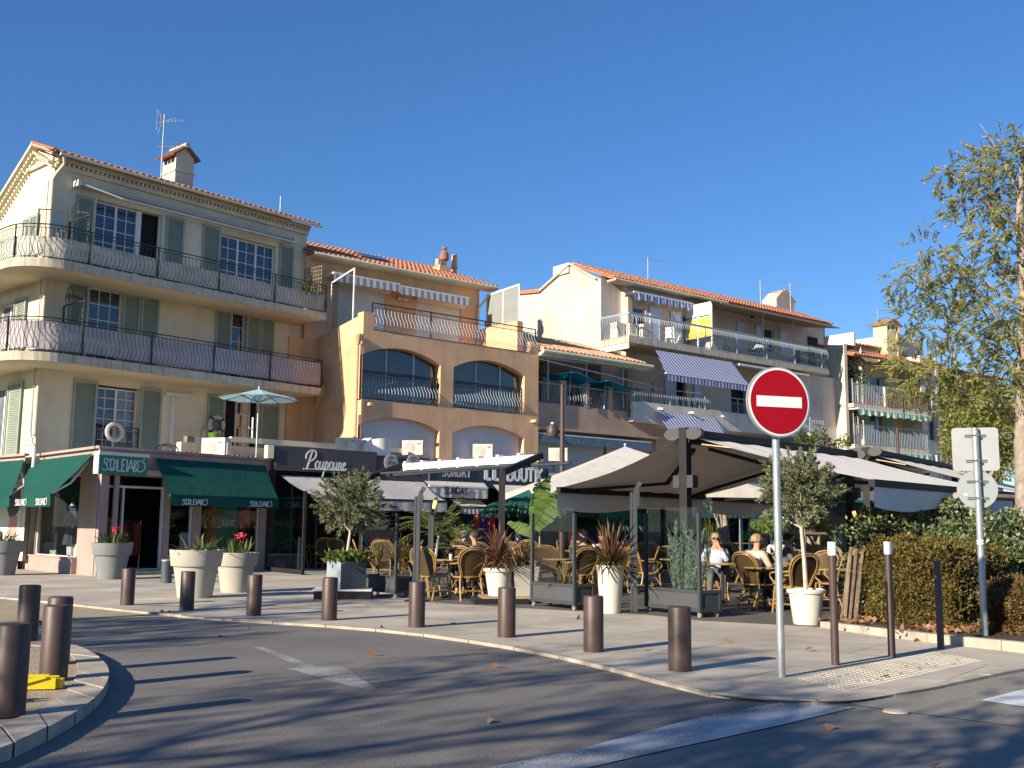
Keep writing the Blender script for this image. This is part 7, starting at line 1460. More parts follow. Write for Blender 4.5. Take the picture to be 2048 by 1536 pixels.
# glass screen and ash stand in front of the restaurant door
a, b = G(537,1143), G(606,1150); d = b-a; t = thing('glass_screen', 'tall clear glass entrance screen at the left end of the restaurant', 'screen', a, math.atan2(d.y,d.x)); L = d.length; h = 2.15
part('frame', MB().box(0,.03,-.02,.02,.1,1.25).box(0,L,-.03,.03,0.04,.14).box(L-.07,L,-.04,.04,0,h+.15), M['charcoal'], t); part('glass', MB().box(.03,L-.07,-.006,.006,.14,h), M['glass'], t); part('low_glass', MB().box(.03,L-.07,-.05,-.04,.14,1.28), M['glass'], t)
o = thing('ash_stand', 'slim dark standing ashtray beside the glass screen', 'ashtray', G(597,1148), 0); part('tube', MB().lathe([(.09,0),(.09,.03),(.05,.04),(.05,1.02)], 16), M['slate'], o, smooth=False)
q = thing('shrub', 'small bushy plant in a pale pot behind the entrance glass', 'plant', G(557,1136), 0); P = rng.normal(size=(700,3))*[.12,.12,.30]+[0,0,.75]; put('leaves', leafmesh('leaves', P, rng.normal(size=(700,3)), .08, .04, M['greenleaf']), q); part('pot', MB().lathe([(.2,0),(.24,.28)], 16), M['potgrey'], q)
# ================================================================ rattan chairs and tables
def spl(pts, n=4):
    "smooth curve through points"
    P = [Vector(p) for p in pts]; out = []
    for i in range(len(P)-1):
        a, b, c, d = P[max(i-1,0)], P[i], P[i+1], P[min(i+2,len(P)-1)]
        for k in range(n):
            t = k/n; out.append(.5*((2*b)+(c-a)*t+(2*a-5*b+4*c-d)*t*t+(-a+3*b-3*c+d)*t**3))
    return out+[P[-1]]
GC = 'rattan armchairs crowded under the awnings'
def chair_proto():
    t = thing('rattan_armchair', '', 'chair', (0,0,0), 0, GC)
    half = [(.185,.20,.43),(.235,.24,.58),(.285,.29,.72),(.275,.34,.86),(.17,.375,.95),(0,.39,.975)]
    full = half + [(-x,y,z) for x,y,z in half[-2::-1]]; c = spl(full, 4); mb = MB(); mb.tube(c, .017, 7); inner = [Vector((p.x*.87, p.y+.004, .45+(p.z-.45)*.93)) for p in c]; mb.tube(inner, .010, 6)
    part('back_frame', mb, M['rattan'], t, smooth=True)
    def bk(u, v):
        z = .46+.47*v; w = None
        for a, b in zip(half[:-1], half[1:]):
            if a[2] <= z <= b[2]: f = (z-a[2])/(b[2]-a[2]); w = a[0]+(b[0]-a[0])*f; yy = a[1]+(b[1]-a[1])*f
        if w is None: w, yy = .0, .39
        s = u*2-1; w = max(w-.012, .012)*(1-.0); 
        if z > .90: w = .25*math.sqrt(max(0,1-((z-.78)/.19)**2))
        return (s*w, yy+.03*(1-s*s)-.03, z)
    bm_ = MB().grid(bk, 12, 12); n = len(bm_.v); bm_.v += [(x,y+.012,z) for x,y,z in bm_.v]; bm_.f += [tuple(i+n for i in f[::-1]) for f in bm_.f]
    part('backrest', bm_, M['weave'], t, smooth=True)
    seat = [(.21*math.cos(a)*(1 if abs(math.cos(a))<.9 else 1.05), .0+.22*math.sin(a)) for a in [2*math.pi*k/20 for k in range(20)]]
    part('seat', MB().prism([(x*1.08,y) for x,y in seat], .425, .445), M['weave'], t); part('seat_rim', MB().tube([(x*1.12,y*1.04,.432) for x,y in seat], .017, 6, closed=True), M['rattan'], t, smooth=True)
    for s in (-1,1):
        part('armrest', MB().tube(spl([(s*.285,.29,.70),(s*.315,.15,.68),(s*.315,-.05,.67),(s*.30,-.17,.645),(s*.275,-.20,.58),(s*.265,-.13,.51),(s*.25,-.06,.44)],4), .016, 7), M['rattan'], t, smooth=True)
        part('leg', MB().tube(spl([(s*.215,-.17,.44),(s*.225,-.19,.25),(s*.235,-.22,0)],3), .0165, 7), M['rattan'], t, smooth=True); part('leg', MB().tube(spl([(s*.205,.19,.46),(s*.215,.22,.25),(s*.235,.31,0)],3), .0165, 7), M['rattan'], t, smooth=True)
        part('brace', MB().tube([(s*.225,-.19,.16),(s*.225,.25,.16)], .010, 5).tube(spl([(s*.222,-.19,.20),(s*.16,-.1,.36),(s*.1,.0,.42)],3), .010, 5).tube(spl([(s*.222,.22,.20),(s*.17,.14,.36),(s*.1,.05,.42)],3), .010, 5), M['rattan'], t)
    part('stretcher', MB().tube([(-.225,-.0,.16),(.225,0,.16)], .010, 5), M['rattan'], t); part('stretcher', MB().tube([(-.22,.25,.19),(.22,.25,.19)], .010, 5), M['rattan'], t); return t
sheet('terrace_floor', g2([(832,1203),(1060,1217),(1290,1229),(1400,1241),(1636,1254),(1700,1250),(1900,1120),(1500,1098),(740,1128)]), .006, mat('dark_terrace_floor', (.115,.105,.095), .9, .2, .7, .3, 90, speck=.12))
cp_ = chair_proto(); ctree = proto_tree(cp_); _used = [False]
def chair(x, y, rz, label, sc=1.0):
    if not _used[0]: cp_.location = (x,y,0); cp_.rotation_euler = (0,0,rz); cp_['label'] = label; _used[0] = True; return cp_
    return dup(cp_, ctree, None, (x,y,0), rz, label)
def table_proto():
    t = thing('cafe_table', '', 'table', (0,0,0), 0, 'round café tables under the awnings'); part('table_top', MB().lathe([(.0,.70),(.33,.70),(.345,.715),(.33,.73),(.0,.73)], 32, cap=False), mat('honey_table_top', (.40,.25,.10), .35, .2, 8), t, smooth=False)
    part('pedestal', MB().lathe([(.035,.03),(.028,.2),(.028,.70)], 14), M['charcoal'], t, smooth=True)
    for k in range(4): a = R(45+90*k); part('foot', MB().beam((0,0,.05),(.27*math.cos(a),.27*math.sin(a),.015),.05,.03), M['charcoal'], t)
    return t
tp0 = table_proto(); ttree = proto_tree(tp0); _tu = [False]
def table(x, y, label):
    if not _tu[0]: tp0.location = (x,y,0); tp0['label'] = label; _tu[0] = True; return
    dup(tp0, ttree, None, (x,y,0), random.random(), label)
# (table foot in the photograph, words for where it is, [(bearing of the chair from the table, distance)])  bearing 0 = away from the viewer, 90 = right
random.seed(11)
tabs = [((905,1196),'nearest the slim slate supports',[(215,.62),(150,.66),(60,.62),(300,.62)]),
 ((985,1163),'behind the white pot on the plinth',[(20,.6),(200,.6),(280,.6),(110,.6)]),
 ((1118,1190),'behind the middle windscreen planter',[(265,.6),(60,.62),(340,.6),(150,.66)]),
 ((1228,1182),'behind the tall cylindrical pot',[(250,.6),(95,.6),(180,.62),(0,.6)]),
 ((1352,1188),'behind the grey blue shrub',[(260,.6),(80,.6),(0,.6)]),
 ((1446,1206),'where the woman in the striped shirt sits',[(128,.66)]),
 ((1598,1212),'between the sign pole and the staked olive',[(228,.66),(130,.62),(50,.6),(310,.62)]),
 ((1545,1168),'in the row behind the sign pole',[(190,.6),(100,.6),(280,.6),(10,.6)]),
 ((1655,1176),'close to the split wood fence roll',[(200,.62),(100,.6),(300,.6),(20,.6)]),
 ((1470,1158),'in the third row behind the seated woman',[(200,.6),(90,.6),(0,.6)]),
 ((1180,1148),'in the far row under the awning centre',[(200,.6),(100,.6),(290,.6)]),
 ((1060,1142),'in the far row beneath the shaggy parasol',[(180,.6),(90,.6),(270,.6)]),
 ((1300,1150),'in the far row behind the slate support',[(190,.6),(90,.6),(270,.6)]),
 ((1610,1145),'in the far row under the second awning',[(180,.6),(90,.6),(270,.6)]),
 ((700,1138),'right of the olive trunk by the restaurant',[(200,.6),(110,.6),(280,.6)]),
 ((628,1136),'left of the olive crown by the restaurant wall',[(150,.64),(220,.64),(60,.6)]),
 ((575,1132),'behind the entrance glass screen',[(200,.6),(100,.6)]),
 ((1530,1240-18),'directly left of the sign pole',[(150,.62)]),
 ((1400,1140),'in the far row behind the leafy climber',[(200,.6),(100,.6),(300,.6)]),
 ((940,1140),'in the far row near the lattice grille',[(200,.6),(100,.6),(290,.6)]),
 ((775,1150),'behind the first windscreen planter',[(180,.62),(100,.6),(260,.6)])]
side = lambda b: 'far' if b < 35 or b > 325 else 'far right' if b < 80 else 'right' if b < 115 else 'near right' if b < 165 else 'near' if b < 205 else 'near left' if b < 245 else 'left' if b < 295 else 'far left'
for (px, py), where, cs in tabs:
    g = G(px, py); table(g.x, g.y, 'round café table ' + where)
    seen = set()
    for b, r in cs:
        s = side(b); 
        if s in seen: s = 'other '+s
        seen.add(s); a = R(b+random.uniform(-5,5)); x, y = g.x+math.sin(a)*r, g.y+math.cos(a)*r
        # chair looks to the table: its front is -y; back away from the table
        chair(x, y, -a + random.uniform(-.18,.18), 'rattan armchair, %s side of table %s' % (s, where))
# glassware and table things
def glassware(px, py, z, lb):
    p = D(px, py, 1); 
def on_table(tpx, tpy, dx, dy, label, prof, m, cat, name):
    g = G(tpx, tpy); t = thing(name, label, cat, (g.x+dx, g.y+dy, .731), 0); part('body', MB().lathe(prof, 14, cap=False), m, t, smooth=True); return t
on_table(1446,1206,.05,-.05,'small clear glass on the table of the woman in the striped shirt',[(.03,0),(.033,.08),(.035,.11)],M['glass'],'glass','drinking_glass')
on_table(1598,1212,.05,0,'white ashtray on the table by the staked olive',[(.0,.005),(.05,0),(.06,.03),(.05,.012)],M['white'],'ashtray','ashtray')
on_table(905,1196,-.05,.05,'white paper cup on the table nearest the slim slate supports',[(.028,0),(.036,.10),(.0,.10)],M['white'],'cup','paper_cup')
# dark wooden tables and stand up rail beyond
g = G(1470,1128); t = thing('wooden_table', 'dark wooden table deep under the far awning behind the woman', 'table', g, .3); part('table_top', MB().box(-.6,.6,-.4,.4,.80,.84), mat('reddish_wood', (.22,.10,.05), .5, .2, 8), t); part('leg', MB().box(-.05,.05,-.3,.3,0,.8), bpy.data.materials['reddish_wood'], t)
# timber tree frames
def timber(px, py, d, posts, rail_z, label, span):
    p = D(px, py, d); t = thing('timber_frame', label, 'timber frame', (p.x,p.y,0), R(35), 'round timber tree supports'); 
    part('rail', MB().tube([(-.3,0,rail_z),(span,0,rail_z)], .055, 8), M['wood'], t, smooth=True)
    for x in posts: part('post', MB().tube([(x,0,0),(x,0,rail_z-.03)], .05, 8), M['wood'], t, smooth=True)
timber(1932,990,17.5,(0,1.5),D(1940,992,17.5).z,'round timber tree support behind the rear facing signs',3.2)
timber(1570,1075,27,(0,1.3),1.25,'timber tree support deep under the awnings behind the sign pole',1.6)
# split paling roll leaning at the bed corner
g = G(1697,1253); t = thing('paling_roll', 'leaning roll of split chestnut paling between pot and hedge', 'fence roll', g, R(10)); me = None
for i in range(15):
    r_ = .13*math.sqrt(i/15); a = i*2.4; x, y = .06+r_*math.cos(a), .1+r_*math.sin(a); h = random.uniform(.95,1.12); pm2 = MB().beam((x,y,0),(x+.16+random.uniform(-.04,.05),y+.03,h),random.uniform(.022,.04),random.uniform(.014,.026)); part('paling', pm2, M['chestnut'] if i % 4 else M['wood'], t)
part('wire', MB().tube([(.10+.17*math.cos(R(a)),.1+.17*math.sin(R(a)),.78) for a in range(0,360,30)], .004, 4, closed=True), M['galv'], t)

# ================================================================ big leaf plants inside the terrace
def banana(p, label, leaves, sc=1.0):
    t = thing('banana_plant', label, 'plant', p, 0, 'large leaved plants on the terrace'); 
    for (az, el, L, W, z0, torn, *ro) in leaves:
        d = Vector((math.sin(R(az))*math.cos(R(el)), math.cos(R(az))*math.cos(R(el)), math.sin(R(el)))); s = Vector((math.cos(R(az)), -math.sin(R(az)), 0)); ro = R(ro[0]) if ro else 0; s = s*math.cos(ro)+s.cross(d)*math.sin(ro); pts = []; q = Vector((0,0,z0)); dd = d.copy()
        for k in range(13): pts.append(q.copy()); q = q+dd*(L/12); dd = (dd+Vector((0,0,-.085))).normalized()
        mb = MB(); 
        for side_ in (-1,1):
            for k in range(12):
                t0, t1 = k/12, (k+.86)/12; w0, w1 = W*math.sin(math.pi*min(1,t0*.93+.07))**.6, W*math.sin(math.pi*min(1,t1*.93+.07))**.6; a, b = pts[k], pts[k]*(1-.9)+pts[k+1]*.9 if torn else pts[k+1]; dr = Vector((0,0,-.18*w0-(.05*random.random() if torn else 0))); f = (pts[min(k+1,12)]-pts[k])*.35
                mb.quad(a, b, b+s*side_*w1+dr*1.0+f, a+s*side_*w0+dr+f*.9)
        part('leaf', mb, M['banana'], t); part('midrib', MB().tube([(0,0,0)]+[tuple(v) for v in pts], [.03]+[.014*(1-k/14) for k in range(13)], 5), M['strap'], t)
    return t
g = G(1092,1196); z_ = 1.15
banana(Vector((g.x-.25,g.y+.5,0)),'tall banana plant with torn arching leaf above the middle windscreen',[(100,62,1.15,.25,1.35,True,75),(70,72,.75,.12,1.75,False,70),(80,80,.5,.08,1.9,True,60),(280,50,.6,.13,1.2,True,70),(95,78,.9,.17,1.5,True,80)])
for px, py, lb, n, h in ((1650,1160,'broad leaved plant in shade behind the staked olive',5,1.0),(1690,1150,'dark broad leaved plant beside the tall dark post',6,1.2),(1000,1165,'broad leaved plant in shade left of the banana plant',5,.9)):
    g = G(px, py); banana(g, lb, [(random.uniform(0,360), random.uniform(50,82), random.uniform(.6,.95)*h, .11, h*random.uniform(.3,.7), False) for _ in range(n)])
def palm(p, label, n, L, h, lean=(0,0)):
    t = thing('palm', label, 'plant', p, 0, 'feathery palms on the terrace'); top = Vector((lean[0],lean[1],h)); part('trunk', MB().tube([(0,0,0),tuple(top*.5),tuple(top)], [.04,.032,.03], 8), M['barkpale'], t, smooth=True); P = []; Dv = []; st = MB(); W_ = []
    for i in range(n):
        az = i*2.4+random.random()*.5; el = R(random.uniform(25,80)); d = Vector((math.cos(az)*math.cos(el), math.sin(az)*math.cos(el), math.sin(el))); q = top.copy(); s = Vector((-math.sin(az),math.cos(az),0)); pts = []
        for k in range(26):
            pts.append(tuple(q)); q = q+d*(L/26); d = (d+Vector((0,0,-.055))).normalized()
            if k > 4:
                for sd2 in (-1,1):
                    P.append(tuple(q)); v = s*sd2+d*.8+Vector((0,0,-.25)); Dv.append(tuple(v)); W_.append(.26*math.sin(math.pi*(k-2)/25)+.06)
        st.tube(pts, .006, 4)
    put('fronds', leafmesh('fronds', P, Dv, W_, .02, M['palm']), t); part('stalks', st, M['strap'], t, kind='stuff'); return t
g = G(862,1176); palm(g,'slender palm arching over the striped back chairs near the navy shop',15,1.15,1.15,(.15,0)); g = G(905,1165); palm(g,'second palm with wide fronds below the SUNDAY awning',12,.95,.75,(.1,.1))
g = G(1404,1224); q = thing('climbing_plant', 'leafy climber between the grey blue shrub and the woman', 'plant', g+Vector((.0,.62,0)), 0); P = []; Dv = []
for i in range(260): z = random.random()**.8*1.5; P.append((random.gauss(0,.07)+.03*math.sin(z*4), random.gauss(0,.07), z)); Dv.append((random.gauss(0,1),random.gauss(0,1),random.gauss(.4,.6)))
put('leaves', leafmesh('leaves', P, Dv, .085, .035, M['greenleaf']), q); part('stem', MB().tube([(0,0,0),(.03,0,1.7)], .012, 5), M['bark'], q)
g = G(1428,1150); q = thing('reed_plant', 'dry reedy plant beneath the green restaurant sign', 'plant', g, 0); blades('leaves', M['palm'], 120, .3, .9, .75, .02, .5, parent=q, up=(.6,1.5), rndh=.6)
cordyline(G(815,1180)+Vector((0,0,.35)),'purple brown spiky plant right of the first windscreen planter',M['cordy'],70,.62,0,.03,(-.1,1.4),.1,1.1,M['cordygreen'])
# ================================================================ hedge, shrubs and trees on the right
def cloud(n, fn, outward=.4):
    P = []; Dv = []
    while len(P) < n:
        p, nrm = fn()
        if p is None: continue
        P.append(tuple(p)); Dv.append((nrm[0]*outward+random.gauss(0,.6), nrm[1]*outward+random.gauss(0,.6), nrm[2]*outward+random.gauss(.15,.6)))
    return P, Dv
def box_hedge(name, label, a, b, depth, h, m, m2, n, core=(.03,.028,.015), L=.055, W=.03, lump=.10, rnd=.28, base=.0):
    a, b = Vector(a), Vector(b); d = b-a; Ln = d.length; rz = math.atan2(d.y,d.x); t = thing(name, label, 'hedge' if 'hedge' in name else 'shrub', (a.x,a.y,.075), rz); ph = [random.uniform(0,6) for _ in range(6)]
    def surf(u, v, w):
        return lump*(math.sin(u*5.1+ph[0])*math.sin(w*6+ph[1])+.6*math.sin(u*11+ph[2])*math.sin(v*9+ph[3])+.5*math.sin(w*13+ph[4]+u*3))
    def fn():
        k = random.random(); dep = random.random()**2*.16
        if k < .55: u, w = random.random()*Ln, random.random()*h; y = 0+dep; nr = (0,-1,.1); p = Vector((u, y, w))
        elif k < .8: u, y = random.random()*Ln, random.random()*depth; p = Vector((u, y, h-dep)); nr = (0,-.2,1)
        else:
            y, w = random.random()*depth, random.random()*h; e = random.random() < .6; p = Vector((dep if e else Ln-dep, y, w)); nr = (-1 if e else 1,0,.1)
        cx = max(rnd-p.x, p.x-(Ln-rnd), 0); cz = max(p.z-(h-rnd), 0); cy = max(rnd-p.y, 0)
        if p.z > h-rnd or cx > 0:
            q = math.sqrt(cx*cx+cz*cz+cy*cy)
            if q > rnd*1.05: return None, None
        s = surf(p.x, p.y, p.z); return p+Vector(nr)*s, nr
    P, Dv = cloud(n, fn); k = int(n*.72); put('leaves', leafmesh('leaves', P[:k], Dv[:k], rng.uniform(L*.7,L*1.25,k), W, m), t); put('leaves', leafmesh('leaves', P[k:], Dv[k:], rng.uniform(L*.7,L*1.25,n-k), W, m2), t)
    e = .20; part('branches', MB().prism([(e,e),(Ln-e,e),(Ln-e,depth-e),(e,depth-e)], 0, h-e-.05), mat('dark_core_'+name, core, .95, .4, 9, 1.0, 20, bdist=.1), t); return t  # added dark filler block inside the leaf shell, no separate branches
ga, gb = G(1712,1254), G(1962,1276); box_hedge('hedge','clipped brown green hedge behind the slim posts',(ga.x+.1,ga.y+.3),(gb.x-.1,gb.y+.45),1.5,1.12,M['hedgeleaf'],M['hedgebrown'],26000)
ga, gb = G(1985,1285), G(2200,1305); box_hedge('hedge','low reddish hedge right of the rear facing sign pole',(ga.x,ga.y+.5),(gb.x,gb.y+.5),1.2,.72,M['hedgebrown'],M['hedgeleaf'],11000)
box_hedge('variegated_shrub','pale speckled shrub behind the brown hedge',(6.3,16.6),(8.1,17.4),1.6,1.55,M['pitto'],M['greenleaf'],16000,L=.075,W=.04,lump=.16,rnd=.45)
box_hedge('variegated_shrub','taller pale speckled shrub behind the rear facing signs',(7.0,15.6),(9.8,16.3),1.8,1.35,M['pitto'],M['darkleaf'],19000,L=.075,W=.04,lump=.18,rnd=.5)
def tree(p, label, trunk, branches, clusters, m, n, L, W, group='trees on the right', tm='bark', cr=.5, name='tree', droop=0.0, pinn=False):
    t = thing(name, label, 'tree', p, 0, group); tb = MB(); tb.tube([tuple(v) for v,_ in trunk], [r for _,r in trunk], 10)
    for b in branches: tb.tube([tuple(v) for v,_ in b], [r for _,r in b], 6)
    P = []; Dv = []; tw = MB()
    for (c, r, k) in clusters:
        c = Vector(c)
        for i in range(k):
            d = Vector((random.gauss(0,1),random.gauss(0,1),random.gauss(0,.8))).normalized(); q = c+d*r*random.random()**.5; axis = (d+Vector((random.gauss(0,.5),random.gauss(0,.5),-.2-droop+random.gauss(0,.4)))).normalized()
            if pinn:
                ln = random.uniform(.18,.32); s = axis.orthogonal().normalized(); tw.tube([q,q+axis*ln], .003, 3, cap=False)
                for j in range(7):
                    f = .15+.85*j/6; b = q+axis*ln*f+Vector((0,0,-.04*f*f))
                    for sg in (-1,1): P.append(tuple(b)); v = s*sg+axis*.7+Vector((0,0,-.35)); Dv.append(tuple(v))
            else:
                P.append(tuple(q)); Dv.append(tuple(axis))
    part('trunk', tb, M[tm], t, smooth=True); put('crown', leafmesh('crown', P, Dv, rng.uniform(L*.7,L*1.3,len(P)), W, m), t)
    if tw.v: part('twigs', tw, M['bark'], t, kind='stuff')
    return t
# the tall airy tree at the right edge
random.seed(5); d0 = 17.0; tpx = [(2062,1285,.17),(2052,1060,.15),(2046,900,.135),(2048,760,.12),(2052,640,.10),(2046,540,.085),(2040,440,.065),(2044,350,.04),(2050,270,.015)]
base = D(2062,1285,d0); base.z = 0.07; B_ = Vector((base.x,base.y,0))
def T(px, py, dd=0): return D(px, py, d0+dd)-B_
trunk = [(Vector((0,0,-.1)),.18)]+[(T(x,y),r) for x,y,r in tpx[1:]]
br = []; ends = [((2045,760),[(1960,690),(1905,640),(1880,560)],.05,.6),((2045,720),[(1985,620),(1925,560),(1880,500),(1840,440)],.045,-.6),((1925,800),[(1905,700),(1890,640),(1850,590),(1800,560),(1785,515)],.03,-.3),((2048,820),[(1990,820),(1925,800),(1880,760),(1850,745)],.05,.2),
 ((2046,560),[(1990,520),(1930,470),(1900,430)],.04,.5),((2044,470),[(1990,430),(1940,380),(1900,350),(1865,345)],.035,-.5),((2042,400),[(2010,340),(1985,290),(1960,255)],.025,.2),((2048,620),[(2005,600),(1960,560),(1930,480)],.03,.9),((1990,820),[(1960,740),(1930,700),(1870,680),(1840,650)],.03,-.8),((2046,500),[(2020,450),(2000,380),(1995,330)],.03,-.9),((2050,660),[(2120,600),(2180,520),(2220,440)],.05,.3),((2050,560),[(2110,480),(2160,400)],.04,-.3)]
cl = []
for s, pts, r, dd in ends:
    seq = [(T(*s),r)]; n = len(pts)
    for i, (x, y) in enumerate(pts): seq.append((T(x,y,dd*(i+1)/n), max(.006, .8*r*(1-(i+1)/(n+.4)))))
    br.append(seq)
spots = [(2010,300,40,0),(1975,330,45,.3),(1945,350,32,-.3),(1890,345,28,-.4),(1925,400,42,.4),(1965,420,45,-.2),(1995,390,42,.5),(2030,330,45,-.4),(2040,420,45,.5),(1905,430,22,.2),(2005,470,42,-.5),(1960,500,40,.3),(2035,530,45,0),(1985,560,42,.6),(1860,520,40,-.5),(1880,560,40,.2),(1930,545,45,.5),(1810,565,30,-.3),(1790,580,20,-.5),(1840,600,32,.3),(1900,600,42,-.2),(1950,610,42,.4),(2000,620,42,-.4),(2035,640,42,.3),(1815,650,32,-.2),(1850,660,40,.4),(1900,665,42,-.5),(1945,680,45,.2),(1990,690,42,-.3),(2030,720,42,.5),(1835,745,42,-.3),(1870,770,45,.3),(1815,775,28,0),(1800,735,26,.3),(1905,740,42,-.2),(1950,760,45,.4),(1930,810,42,0),(2000,770,45,-.4),(2040,800,45,.3),(1895,810,30,.2),(2100,420,90,.5),(2120,560,100,0),(2100,700,90,.4)]
for x, y, r, dd in spots:
    rr = r*d0/FPX; cl.append((T(x,y,dd), rr*1.05, int(31*(r/40)**2 * (1.0 if x < 2060 else .6))))
tree(base,'tall airy tree with small yellowish leaflets at the right edge of the photo',trunk,br,cl,M['yelleaf'],0,.085,.028,tm='bark',pinn=True,name='locust_tree')
# bushy trees behind the signs and among the houses
def bushy(px, py_b, d, spots, label, m, L, W, per, tm='bark', **k):
    b = D(px, py_b, d); b.z = 0; cls = []
    for x, y, r, dd in spots: cls.append((D(x,y,d+dd)-b, r*d/FPX, int(per*(r/40)**2)))
    ztop = max(c[0].z for c in cls); tr_ = [(Vector((0,0,-.1)),.14),(Vector((.05,0,ztop*.5)),.10),(Vector((0,0,ztop*.9)),.05)]; brs = [[(Vector((0,0,ztop*.4)),.05),((Vector((0,0,ztop*.5))+c[0])/2,.03),(c[0],.01)] for c in cls]
    return tree(b, label, tr_, brs, cls, m, 0, L, W, tm=tm, **k)
bushy(1960,1200,27,[(1930,830,45,0),(1975,800,45,.5),(1915,870,32,-.5),(1960,870,50,0),(2010,840,45,.4),(1900,800,26,0),(1935,780,32,.2),(2030,900,45,0),(1990,920,45,.3),(2060,820,60,.5),(1905,900,24,.2)],'dense yellow green tree behind the square rear facing sign',M['yelleaf'],.12,.05,900,name='evergreen_tree')
bushy(1620,1100,36,[(1610,880,22,0),(1650,900,26,.5),(1580,930,26,.3),(1690,880,14,0),(1550,950,22,.3),(1640,870,16,0)],'green tree top showing between the pale house and the awnings',M['greenleaf'],.14,.06,900,name='evergreen_tree')
bushy(1640,1130,30,[(1520,1050,20,0),(1560,1045,24,.3),(1500,1065,14,0),(1600,1050,24,-.3),(1640,1045,24,0),(1540,1065,18,.3),(1575,1070,16,0)],'bright green weeping foliage beneath the second awning',M['weep'],.20,.03,500,droop=1.2,name='weeping_tree')
bushy(1450,1120,31,[(1420,1010,12,0),(1435,1000,10,0),(1445,1022,10,.1)],'thin dry twigs beside the green restaurant fascia',M['palm'],.16,.04,400,name='small_tree')
# trees outside the frame whose shade lies across the road
random.seed(21); A45 = R(SUN_AZ)
def shade_tree(gx, gy, h, rr, label, n=900, bare=.35):
    "placed towards the sun so that its shade reaches the ground point (gx, gy)"
    dist = .66*h/math.tan(R(SUN_EL)); x, y = gx+math.sin(A45)*dist, gy+math.cos(A45)*dist; t = thing('street_tree', label, 'tree', (x,y,-.03), 0, 'street trees across the road behind the viewer'); tb = MB().tube([(0,0,0),(.1,0,h*.35),(0,.1,h*.6)], [.17,.14,.11], 8); P = []; Dv = []
    def grow(p, d, l, r, k):
        q = p+d*l; tb.tube([p,(p+q)/2+Vector((random.gauss(0,.05*l),)*3),q], [r,r*.8,r*.6], 5, cap=False)
        if k == 0:
            for i in range(n//60): P.append(tuple(q+Vector((random.gauss(0,.28),random.gauss(0,.28),random.gauss(0,.22))))); Dv.append((random.gauss(0,1),random.gauss(0,1),random.gauss(0,1)))
            return
        for i in range(3): grow(q, (d+Vector((random.gauss(0,.5),random.gauss(0,.5),random.gauss(.05,.3)))).normalized(), l*.72, r*.6, k-1)
    for i in range(6):
        a = i*1.05+random.random()*.5; grow(Vector((0,.05,h*random.uniform(.35,.62))), Vector((math.cos(a)*.8,math.sin(a)*.8,.6)).normalized(), rr*.42, .07, 3)
    part('trunk', tb, M['bark'], t); put('crown', leafmesh('crown', P, Dv, .16, .08, M['greenleaf']), t)
shade = [(-1.6,7.0,8.5,2.9,700),(-7.0,12.6,9.0,2.6,600),(2.2,4.6,9.0,3.0,600),(-3.4,18.3,10,2.0,260),(4.6,8.2,7.8,1.5,200),(-4.5,3.6,8,2.6,500)]
for i, (x, y, h, r_, n) in enumerate(shade): shade_tree(x, y, h, r_, 'street tree behind the viewer, number %s along the road' % ['one','two','three','four','five','six','seven','eight'][i], n)
# ================================================================ people
def skin_mesh(name, V, E, Rr, m, parent, sub=2, root=0):
    me = bpy.data.meshes.new(name); me.from_pydata([tuple(v) for v in V], E, []); o = bpy.data.objects.new(name, me); col.objects.link(o); o.parent = parent
    md = o.modifiers.new('skin', 'SKIN'); md.use_smooth_shade = True; md.branch_smoothing = .4
    sv = me.skin_vertices[0].data
    for i, r in enumerate(Rr): sv[i].radius = r if isinstance(r, tuple) else (r, r); sv[i].use_root = (i == root)
    s = o.modifiers.new('smooth', 'SUBSURF'); s.levels = sub; s.render_levels = sub
    dg = bpy.context.evaluated_depsgraph_get(); me2 = bpy.data.meshes.new_from_object(o.evaluated_get(dg)); o.modifiers.clear(); o.data = me2; me2.name = name; me2.materials.clear(); me2.materials.append(m)
    me2.polygons.foreach_set('use_smooth', [True]*len(me2.polygons)); return o
class Sk:
    def __init__(s): s.V = []; s.E = []; s.R = []
    def add(s, p, r, par=None):
        s.V.append(Vector(p)); s.R.append(r)
        if par is not None: s.E.append((par, len(s.V)-1))
        return len(s.V)-1
    def chain(s, pts, par):
        for p, r in pts: par = s.add(p, r, par)
        return par
def hand(k, wrist, d, up, par, curl=.5):
    "palm and five bent fingers growing from the wrist"
    d = Vector(d).normalized(); up = Vector(up); sd_ = d.cross(up).normalized(); up = sd_.cross(d); w = Vector(wrist); pm = k.add(w+d*.045, (.030,.018), par)
    for i, (o, L) in enumerate(((-.028,.058),(-.010,.068),(.009,.066),(.027,.052))):
        r0 = k.add(w+d*.085+sd_*o, .0095, pm); m1 = k.add(w+d*(.085+L*.5)+sd_*o*1.1-up*curl*.02, .008, r0); k.add(w+d*(.085+L*.85)+sd_*o*1.1-up*curl*.05, .0065, m1)
    t0 = k.add(w+d*.04-sd_*.038, .010, pm); k.add(w+d*.075-sd_*.052-up*.01, .008, t0)
